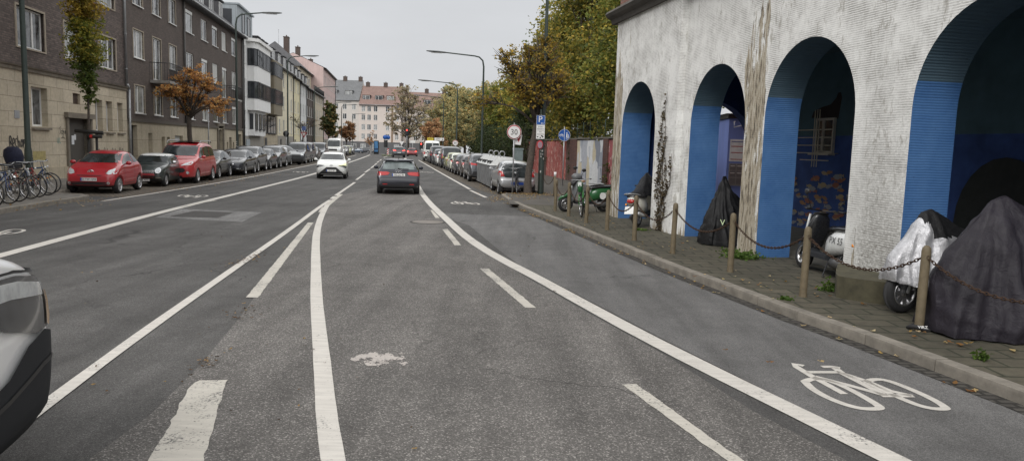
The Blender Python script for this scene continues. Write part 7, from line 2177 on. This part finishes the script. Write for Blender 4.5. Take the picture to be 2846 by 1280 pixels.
# ------------------------------------------------------------------ street lamps
def lamp(label, x, y, h, arm, side, z=.12, group=None):
    o = empty('street_lamp', (x, y, z), UA, label, 'street lamp', group)   # local -y points to the right-hand side of the street
    s = -side
    mb = MB(); mb.tube([(0, 0, -.2), (0, 0, .1), (0, 0, 1.3), (0, 0, 1.45), (0, 0, h * .6), (0, 0, h - .7), (0, s * .08, h - .25), (0, s * .35, h), (0, s * .7, h + .07), (0, s * (arm - 1.3), h + .22)], [.12, .12, .115, .09, .08, .065, .06, .055, .05, .045], 10); mb.build('pole', POLE, o)
    mb = MB(); secs = []
    for t, a, b in ((0, .05, .05), (.1, .11, .06), (.6, .15, .075), (1.2, .13, .06), (1.45, .05, .03)): secs.append(((0, s * (arm - 1.35 + t), h + .22 + t * .04), a, b))
    mb.blob(secs, 10, 'Y'); hd = mb.build('lamp_head', M('lamp_grey', (.10, .105, .105), .5, .2), o)
    mb = MB(); mb.b(-.10, .10, s * (arm - 1.05), s * (arm - .25), h + .15, h + .175); mb.build('lens', M('lamp_lens', (.45, .46, .46), .3), hd)
    mb = MB(); mb.b(-.06, .06, s * .10 - .012, s * .10 + .012, .5, 1.1); mb.build('access_door', M('pole_door', (.045, .062, .056), .5), o)
    return o
LL = 'street lamps along the left pavement'; LR = 'street lamps along the right pavement'
llab = ['thick green lamp post in front of the stone ground floor', 'lamp post with long arm before the white bay-window house', 'lamp post before the cream rendered house', 'lamp post in front of the dark brick house', 'far lamp post behind the dense green tree', 'farther lamp post beside the round orange tree', 'farthest thin lamp post in front of the apartment blocks']
for i, (Y, h) in enumerate(((24.4, 11), (56, 11), (81.5, 10.8), (107, 9.4), (137, 9.2), (157, 10), (194, 10))):
    z = .12 if Y < 116 else FALL * (Y - 116)
    lamp(llab[i], -12.2 + SL * Y, Y, h, 3.2, 1, z, LL)
rl = ['dark lamp post with stickers standing behind the parking sign', 'lamp post rising behind the row of parked cars, nearest with visible head', 'second visible right lamp with its arm over the street', 'third visible right lamp near the white minibus']
for i, Y in enumerate((30.75, 56.6, 82, 107)):
    x = 6.28 + SL * Y; lamp(rl[i], (1.15, 6.28 - .155 * 56.6, -6.41, -10.3)[i], Y, 8.5, 4.2, -1, .12, LR)
for k in range(8):
    p = bpy.data.objects
mb = MB()
r3 = random.Random(3)
for k in range(9):
    a = r3.uniform(-2.6, -.6); z = r3.uniform(.9, 2.1); r_ = .118 if z < 1.3 else .096
    mb.box(r_ * math.cos(a), r_ * math.sin(a), z, .06, .004, r3.uniform(.04, .09), rz=a + PI / 2)
st = mb.build('stickers', M('sticker', (.5, .5, .48), .6, var=.4, scale=20)); st.parent = [o for o in col.objects if o.get('label') == rl[0]][0]; KIDS.setdefault(st.parent.name, []).append(st)
st.rotation_euler.z = -UA
lp2 = [o for o in col.objects if o.get('label') == llab[1]][0]
mb = MB()
for k in range(7): mb.box(.118 * math.cos(2.9), .118 * math.sin(2.9), .7 + k * .16, .004, .10, .08, rz=2.9)
st = mb.build('stickers', M('sticker', (.5, .5, .48))); st.parent = lp2

# ------------------------------------------------------------------ signs
def sign_post(name, label, x, y, h, cat='road sign', r=.03, z=.12, rz=0.0, group=None, m=None):
    o = empty(name, (x, y, z), rz, label, cat, group)
    mb = MB(); mb.tube([(0, 0, -.1), (0, 0, h)], r, 8); mb.build('post', m or STEEL, o)
    return o
def disc_sign(o, z, r, rim, face, y=-.045, txt=None, size=.3, tm=INK, ring=.16):
    mb = MB(); mb.lathe([(0, y), (r, y), (r, y + .012), (0, y + .012)], (0, 0, z), 'Y', 32); d = mb.build('sign_face', rim, o)
    mb = MB(); mb.lathe([(0, y - .003), (r * (1 - ring), y - .003)], (0, 0, z), 'Y', 32); q = mb.build('sign_disc', face, d)
    if ring < .3:
        mb = MB(); mb.lathe([(r * .965, y - .002), (r, y - .002)], (0, 0, z), 'Y', 32); mb.build('sign_edge', INKW, d)
    if txt: text(txt, size, tm, d, (0, y - .006, z - .01), (PI / 2, 0, 0), 'sign_lettering', sx=.9)
    return d
SRED = M('sign_red', (.42, .02, .03), .4, var=.05); SWH = M('sign_white', (.76, .76, .75), .4, var=.05); SBL = M('sign_blue', (.012, .09, .36), .4, var=.05); SGR = M('sign_back', (.30, .31, .32), .5, .3); SYE = M('sign_yellow', (.60, .47, .05), .5, var=.1)
s = sign_post('speed_sign', 'speed limit 30 sign on a grey post by the street tree', -.03, 30.75, 2.9); disc_sign(s, 2.52, .30, SRED, SWH, -.05, '30', .33)
mb = MB(); mb.add([(.02, .05, 2.42), (.34, .05, 2.42), (.28, .05, 2.0), (.02, .05, 2.02)], [(0, 1, 2, 3)]); pl = mb.build('sign_back', SWH, s)
mb = MB(); mb.add([(.10, .047, 2.30), (.28, .047, 2.36), (.20, .047, 2.10)], [(0, 1, 2)]); mb.build('sign_mark', SRED, pl)
s = sign_post('speed_sign', 'far speed limit 30 sign above the parked cars on the right', -6.45, 81, 2.4, r=.05); disc_sign(s, 2.12, .31, SRED, SWH, -.06, '30', .33)
s = sign_post('parking_sign', 'blue parking sign with info panel and small round sign below', 1.03, 30.2, 3.6, r=.035, z=-.03, m=POLE)
mb = MB(); mb.b(-.17, .17, -.06, -.045, 2.98, 3.36); f = mb.build('sign_face', SBL, s); mb = MB()
for q in ((-.17, .17, 2.98, 2.99), (-.17, .17, 3.35, 3.36), (-.17, -.16, 2.99, 3.35), (.16, .17, 2.99, 3.35)): mb.b(q[0], q[1], -.063, -.0605, q[2], q[3])
mb.build('sign_edge', INKW, f); text('P', .34, INKW, f, (-.02, -.066, 3.19), (PI / 2, 0, 0), 'sign_lettering')
mb = MB(); mb.b(.02, .13, -.066, -.064, 3.035, 3.05); mb.add([(.0, -.066, 3.042), (.05, -.066, 3.075), (.05, -.066, 3.01)], [(0, 1, 2)]); mb.build('sign_arrow', INKW, f)
mb = MB(); mb.b(-.17, .17, -.06, -.045, 2.42, 2.97); f = mb.build('info_panel', SWH, s)
for z, tx, sz in ((2.90, '22-06 h', .07), (2.82, 'Bewohner', .065), (2.70, 'frei', .07), (2.62, 'mit Ausweis', .055)): text(tx, sz, INK, f, (0, -.064, z), (PI / 2, 0, 0), 'panel_lettering')
mb = MB()
for a, b in ((-.11, 2.50), (.0, 2.47), (.10, 2.50), (.06, 2.54)): mb.b(a - .03, a + .03, -.064, -.061, b - .02, b + .02)
for z in (2.76, 2.57): mb.b(-.14, .14, -.064, -.061, z - .004, z + .004)
mb.build('panel_symbols', DGR, f)
mb = MB(); mb.lathe([(0, -.05), (.18, -.05), (.18, -.04), (0, -.04)], (0, 0, 2.18), 'Y', 24); mb.v = [(a * .72, b - .15 * a, c) for a, b, c in mb.v]; d = mb.build('round_sign', SRED, s)
mb = MB(); mb.lathe([(0, -.053), (.135, -.053)], (0, 0, 2.18), 'Y', 24); mb.v = [(a * .72, b - .15 * a, c) for a, b, c in mb.v]; mb.build('sign_disc', M('faded_sign', (.30, .20, .24), .5), d)
s = sign_post('path_sign', 'round blue sign with bicycle and pedestrians by the painted wall', 2.52, 38, 3.0, r=.03)
d = disc_sign(s, 2.58, .30, SBL, SBL, -.05, None, ring=.05)
mb = MB(); mb.b(-.008, .008, -.06, -.056, 2.31, 2.85)
for x in (-.20, -.07): mb.tube([(x + .045 * math.cos(a), -.058, 2.56 + .045 * math.sin(a)) for a in [2 * PI * k / 12 for k in range(12)]], .009, 4, closed=True)
mb.tube([(-.20, -.058, 2.56), (-.16, -.058, 2.63), (-.10, -.058, 2.63), (-.07, -.058, 2.56)], .008, 4); mb.tube([(-.16, -.058, 2.63), (-.13, -.058, 2.56), (-.10, -.058, 2.63)], .008, 4)
mb.b(.10, .15, -.06, -.056, 2.48, 2.66); mb.disc((.125, -.058, 2.70), .028, 'Y', 12, -1); mb.b(.09, .105, -.06, -.056, 2.36, 2.50); mb.b(.14, .155, -.06, -.056, 2.36, 2.50); mb.b(.18, .21, -.06, -.056, 2.44, 2.58); mb.disc((.195, -.058, 2.61), .02, 'Y', 12, -1)
mb.build('sign_symbols', INKW, d)
# thin marker post beside the lamp
mb = MB(); mb.tube([(0, 0, 0), (0, 0, .80)], .05, 10); o = mb.build('marker_post', WOOD, loc=(1.66, 29.7, .12)); tag(o, 'short brown post with pale cap beside the lamp post', 'post')
mb = MB(); mb.tube([(0, 0, .80), (0, 0, .97)], .052, 10); mb.build('cap', SWH, o)
a, b = Vector((1.15, 30.75, 1.1)), Vector((1.66, 29.75, 1.02)); mb = MB(); mb.tube([a.lerp(b, t / 12) - Vector((0, 0, .5 * (1 - (2 * t / 12 - 1) ** 2))) for t in range(13)], .012, 5); o = mb.build('chain', RUST); tag(o, 'thin chain hanging between lamp post and pale-capped post', 'chain')

def far_sign(name, label, px, Y, z=0.0):
    p = AT(px[0], px[1], Y); return sign_post(name, label, p.x, Y, max(.5, p.z + .2 - z), z=z, r=.05), p.z - z
s, z = far_sign('info_sign', 'yellow lettered panel above the white minibus', (1196, 395), 104)
mb = MB(); mb.b(-.44, .44, -.10, -.06, z - .55, z + .62); f = mb.build('sign_face', SYE, s)
for k, (tx, sz) in enumerate((('BIETE', .22), ('PARKEN', .2), ('HIER', .22), ('frei', .2))): text(tx, sz, INK, f, (0, -.105, z + .42 - k * .27), (PI / 2, 0, 0), 'sign_lettering')
s, z = far_sign('direction_sign', 'white direction sign with arrow right of the yellow panel', (1221, 387), 105)
mb = MB(); mb.b(-.68, .68, -.10, -.06, z - .2, z + .2); f = mb.build('sign_face', SWH, s)
mb = MB(); mb.add([(.35, -.105, z - .1), (.60, -.105, z - .1), (.48, -.105, z + .12)], [(0, 1, 2)]); mb.b(-.5, .1, -.105, -.101, z - .03, z + .05); mb.build('sign_arrow', INK, f)
def signal(label, px, Y, z0, lit_=True, extra=0):
    p = AT(px[0], px[1], Y); o = empty('traffic_light', (p.x, Y, z0), 0, label, 'traffic light')
    h = p.z - z0
    mb = MB(); mb.tube([(0, .1, -.2), (0, .1, h + .3)], .07, 8); mb.build('post', SGR, o)
    mb = MB(); mb.b(-.16, .16, -.12, .06, h - .75, h + .2); mb.b(-.30, .30, .061, .08, h - .85, h + .3); hd = mb.build('housing', BLK, o)
    for k, m in enumerate((REDL if lit_ else BLK, DGR, DGR)):
        mb = MB(); mb.lathe([(0, -.14), (.11, -.13), (.12, -.121)], (0, 0, h - .3 * k), 'Y', 14); mb.build('lamp', m, hd)
    return o
signal('tall traffic light showing red before the bare grey tree', (1131, 362), 122, -.07)
signal('low traffic light showing red beside the white minibus', (1171, 400), 121, -.06)
s = signal('unlit traffic light on the island under a round blue sign', (1072, 394), 118, 0, False)
mb = MB(); mb.lathe([(0, -.02), (.36, -.02), (.36, .0), (0, .0)], (-.10, 0, 2.9), 'Y', 20); mb.build('sign_face', SBL, s)
mb = MB(); mb.lathe([(0, .0), (.34, -.03), (.34, .0)], (.36, .1, 2.88), 'Y', 20); mb.build('sign_face', SBL, s)
p = G(1078, 431); mb = MB()
for k in range(5): mb.box(p.x, p.y, .15 + .2 * k, .30, .05, .2)
o = mb.build('striped_beacon', SWH); tag(o, 'red and white striped beacon on the traffic island', 'traffic beacon')
mb = MB()
for k in range(3): mb.add([(p.x - .15, p.y - .03, .1 + k * .35), (p.x + .15, p.y - .03, .28 + k * .35), (p.x + .15, p.y - .03, .45 + k * .35), (p.x - .15, p.y - .03, .27 + k * .35)], [(0, 1, 2, 3)])
mb.build('stripes', SRED, o)
mb = MB(); isl_ = [(G(x, y).x, G(x, y).y) for x, y in ((1060, 431), (1086, 431), (1089, 433), (1084, 434), (1062, 433))]
mb.prism(isl_, 'Z', 0, .12); struct(mb, 'traffic_island', M('island_green', (.10, .11, .06), .9))
# poster column, cabinet
p = AT(1045.5, 420, 172); o = empty('poster_column', (p.x, 172, -.65), 0, 'blue lit poster column in front of the apartment blocks', 'poster column')
mb = MB(); mb.b(-.55, .55, -.1, .3, 0, 3.1); mb.build('case', DGR, o)
mb = MB(); mb.b(-.42, .42, -.12, -.101, .55, 2.95); f = mb.build('poster', M('poster_blue', (.10, .28, .55), .4, var=.4, scale=1.5), o)
mb = MB(); mb.b(-.42, .42, -.125, -.121, 1.0, 1.35); mb.build('poster_picture', M('poster_dark', (.05, .10, .2), .4), f)
p = AT(1030, 416, 170); mb = MB(); mb.b(-.2, .2, -.2, .2, 0, 1.9); o = mb.build('cabinet', M('light_cabinet', (.45, .45, .44), .6), loc=(p.x, 170, -.62)); tag(o, 'pale slim cabinet left of the blue poster column', 'cabinet')
s, z = far_sign('yield_sign', 'small white triangle sign at the junction', (1116.5, 398), 140, -.3)
mb = MB(); mb.add([(-.45, -.1, z + .35), (.45, -.1, z + .35), (0, -.1, z - .4)], [(0, 1, 2)]); mb.build('sign_face', SWH, s)
s, z = far_sign('street_board', 'white board sign on posts beyond the junction', (1147, 394), 150, -.4)
mb = MB(); mb.b(-.5, .5, -.1, -.06, z - .25, z + .25); mb.build('sign_face', SWH, s)
# left far signs
p = AT(797, 372, 80.8); s = sign_post('no_entry_sign', 'dark back of a round sign on the third left lamp post', p.x, 80.6, 2.9, r=.04); mb = MB(); mb.lathe([(0, -.05), (.33, -.05), (.33, -.04), (0, -.04)], (0, 0, p.z - .12), 'Y', 20); f = mb.build('sign_back', BLK, s); mb = MB(); mb.b(-.05, .05, -.06, -.051, p.z - .42, p.z + .15); mb.build('bracket', SGR, f)
p = AT(845, 357, 92); s = sign_post('blue_sign', 'blue board above a yield triangle on the left pavement', p.x, 92, p.z + .3, r=.04); z = p.z - .12
mb = MB(); mb.b(-.25, .25, -.08, -.05, z - .25, z + .25); mb.build('sign_face', M('pale_blue_sign', (.12, .18, .42), .5), s); mb = MB(); mb.add([(-.40, -.07, z - .45), (.40, -.07, z - .45), (0, -.07, z - 1.15)], [(0, 1, 2)]); f = mb.build('yield_face', SRED, s); mb = MB(); mb.add([(-.24, -.075, z - .54), (.24, -.075, z - .54), (0, -.075, z - .96)], [(0, 1, 2)]); mb.build('sign_disc', SWH, f)
p = AT(561, 385, 45); s = sign_post('sign_post', 'thin grey post beside the orange tree', p.x, 46, 3.9, cat='post', r=.04)

# ------------------------------------------------------------------ recycling containers
CONM = M('container_metal', (.22, .225, .23), .55, .3, .3, 3, bump=.1); CONL = M('container_lid', (.50, .51, .50), .5, .2, .2, 3)
cpos = Vector((-1.11, 35.39, 0)); ud = Vector((SL, 1, 0)).normalized(); nd = Vector((ud.y, -ud.x, 0))
ct = ['grey metal recycling container nearest the silver hatchback', 'middle grey metal recycling container of the three', 'far grey metal recycling container next to the violet-grey car']
for k in range(3):
    q = cpos + ud * (k * 2.22)
    o = empty('recycling_container', q, UA, ct[k], 'container', 'grey recycling containers')
    W_, L_ = 1.45, 2.1
    mb = MB(); mb.b(0, L_, -W_, 0, .10, 1.12)
    for x in (.02, L_ / 2, L_ - .02): mb.b(x - .03, x + .03, -.001, .035, .12, 1.10); mb.b(x - .03, x + .03, -W_ - .035, -W_ + .001, .12, 1.10)
    for y in (-.3, -.72, -1.15): mb.b(-.03, .001, y - .03, y + .03, .12, 1.10)
    mb.build('body', CONM, o)
    mb = MB(); mb.add([(-.04, .04, 1.122), (L_ + .04, .04, 1.122), (L_ + .04, -W_ - .04, 1.122), (-.04, -W_ - .04, 1.122), (.25, -.35, 1.52), (L_ - .25, -.35, 1.52), (L_ - .25, -W_ + .35, 1.52), (.25, -W_ + .35, 1.52)], [(3, 2, 1, 0), (4, 5, 6, 7), (0, 1, 5, 4), (1, 2, 6, 5), (2, 3, 7, 6), (3, 0, 4, 7)]); ld = mb.build('lid', CONL, o)
    for x in (.6, 1.5):
        mb = MB(); mb.b(x - .14, x + .14, -.20, -.02, 1.20, 1.34); mb.build('slot', BLK, ld)
    mb = MB(); mb.tube([(L_ / 2, -.62 + 0 * k, 1.5), (L_ / 2, -.55, 1.70), (L_ / 2, -.62, 1.80), (L_ / 2, -.75, 1.80), (L_ / 2, -.82, 1.70), (L_ / 2, -.75, 1.5)], .025, 6); mb.build('lifting_ring', STEEL, ld)
    for x in (.2, 1.9):
        for y in (-.2, -1.25):
            mb = MB(); mb.tube([(x, y, 0), (x, y, .12)], .05, 8); mb.build('foot', BLK, o)
mb = MB(); mb.b(-.3, .3, -.25, .25, 0, 1.75); mb.b(-.33, .33, -.28, .28, 1.752, 1.85)
o = mb.build('utility_cabinet', M('grey_green_cabinet', (.17, .21, .21), .6, var=.2), loc=(.2, 42.5, .12), rz=UA); tag(o, 'grey-green utility cabinet behind the speed sign', 'cabinet')
# ------------------------------------------------------------------ light, sky, camera
w = bpy.data.worlds.new('World'); sc.world = w; w.use_nodes = True
nt = w.node_tree; nt.nodes.clear(); t = NT(nt)
sky = nt.nodes.new('ShaderNodeTexSky'); sky.sky_type = 'NISHITA'; sky.sun_disc = False
SUN_EL, SUN_AZ = 40.0, 205.0
sky.sun_elevation = R(SUN_EL); sky.sun_rotation = R(SUN_AZ); sky.air_density = 1.0; sky.dust_density = 4.0; sky.ozone_density = 1.0
hs = nt.nodes.new('ShaderNodeHueSaturation'); hs.inputs['Saturation'].default_value = .12; t.l(sky.outputs[0], hs.inputs['Color'])
tc = nt.nodes.new('ShaderNodeTexCoord'); sp = nt.nodes.new('ShaderNodeSeparateXYZ'); t.l(tc.outputs['Generated'], sp.inputs[0])
gr = t.ramp(sp.outputs[2], [(0.0, (7.1, 7.2, 7.35)), (.10, (6.95, 7.1, 7.35)), (.26, (6.5, 6.7, 7.0)), (.38, (15.5, 15.5, 15.4)), (.6, (15, 15, 15)), (1.0, (12.5, 12.5, 12.6))])
cn = t.noise(t.coord('Generated', scale=(1, 1, 3)), 2.2, 5, .55)
cr = t.ramp(cn, [(.3, .90), (.7, 1.05)])
ov = t.mix(.88, hs.outputs[0], gr.outputs[0]); ov2 = t.mix(1.0, ov, cr.outputs[0], 'MULTIPLY')
bg = nt.nodes.new('ShaderNodeBackground'); bg.inputs['Strength'].default_value = .104; t.l(ov2, bg.inputs['Color'])
wo = nt.nodes.new('ShaderNodeOutputWorld'); t.l(bg.outputs[0], wo.inputs['Surface'])
sun = bpy.data.lights.new('sun', 'SUN'); sun.energy = 1.5; sun.angle = R(25); sun.color = (1.0, .97, .93)
so = bpy.data.objects.new('sun', sun); col.objects.link(so)
az = R(SUN_AZ)
d = Vector((math.sin(az) * math.cos(R(SUN_EL)), math.cos(az) * math.cos(R(SUN_EL)), math.sin(R(SUN_EL))))
so.rotation_euler = d.to_track_quat('Z', 'Y').to_euler()

cam = bpy.data.cameras.new('camera'); co = bpy.data.objects.new('camera', cam); col.objects.link(co)
cam.sensor_width = 36; cam.sensor_fit = 'HORIZONTAL'; cam.lens = CF / 2846 * 36; cam.clip_end = 4000; cam.clip_start = .05
cr_, sr_, cp_, sp_ = math.cos(ROLL), math.sin(ROLL), math.cos(PITCH), math.sin(PITCH)
lv = lambda X, F, Z: Vector((X, F * cp_ + Z * sp_, -F * sp_ + Z * cp_))
rx_ = lv(cr_, 0, sr_); ux_ = lv(-sr_, 0, cr_); fx_ = lv(0, 1, 0)
mt = Matrix((rx_, ux_, -fx_)).transposed().to_4x4(); mt.translation = (0, 0, CH)
co.matrix_world = mt
sc.camera = co
sc.view_settings.view_transform = 'Standard'; sc.view_settings.look = 'None'; sc.view_settings.exposure = 0; sc.view_settings.gamma = 1
sc.cycles.max_bounces = 6; sc.cycles.diffuse_bounces = 3; sc.cycles.glossy_bounces = 3; sc.cycles.transparent_max_bounces = 6
for k in list(bpy.data.objects):
    if k.name.startswith('car.') or k.name == 'car':
        if k.parent is None and not k.get('label'):
            st = [k]
            while st:
                q = st.pop(); st += list(q.children); bpy.data.objects.remove(q)
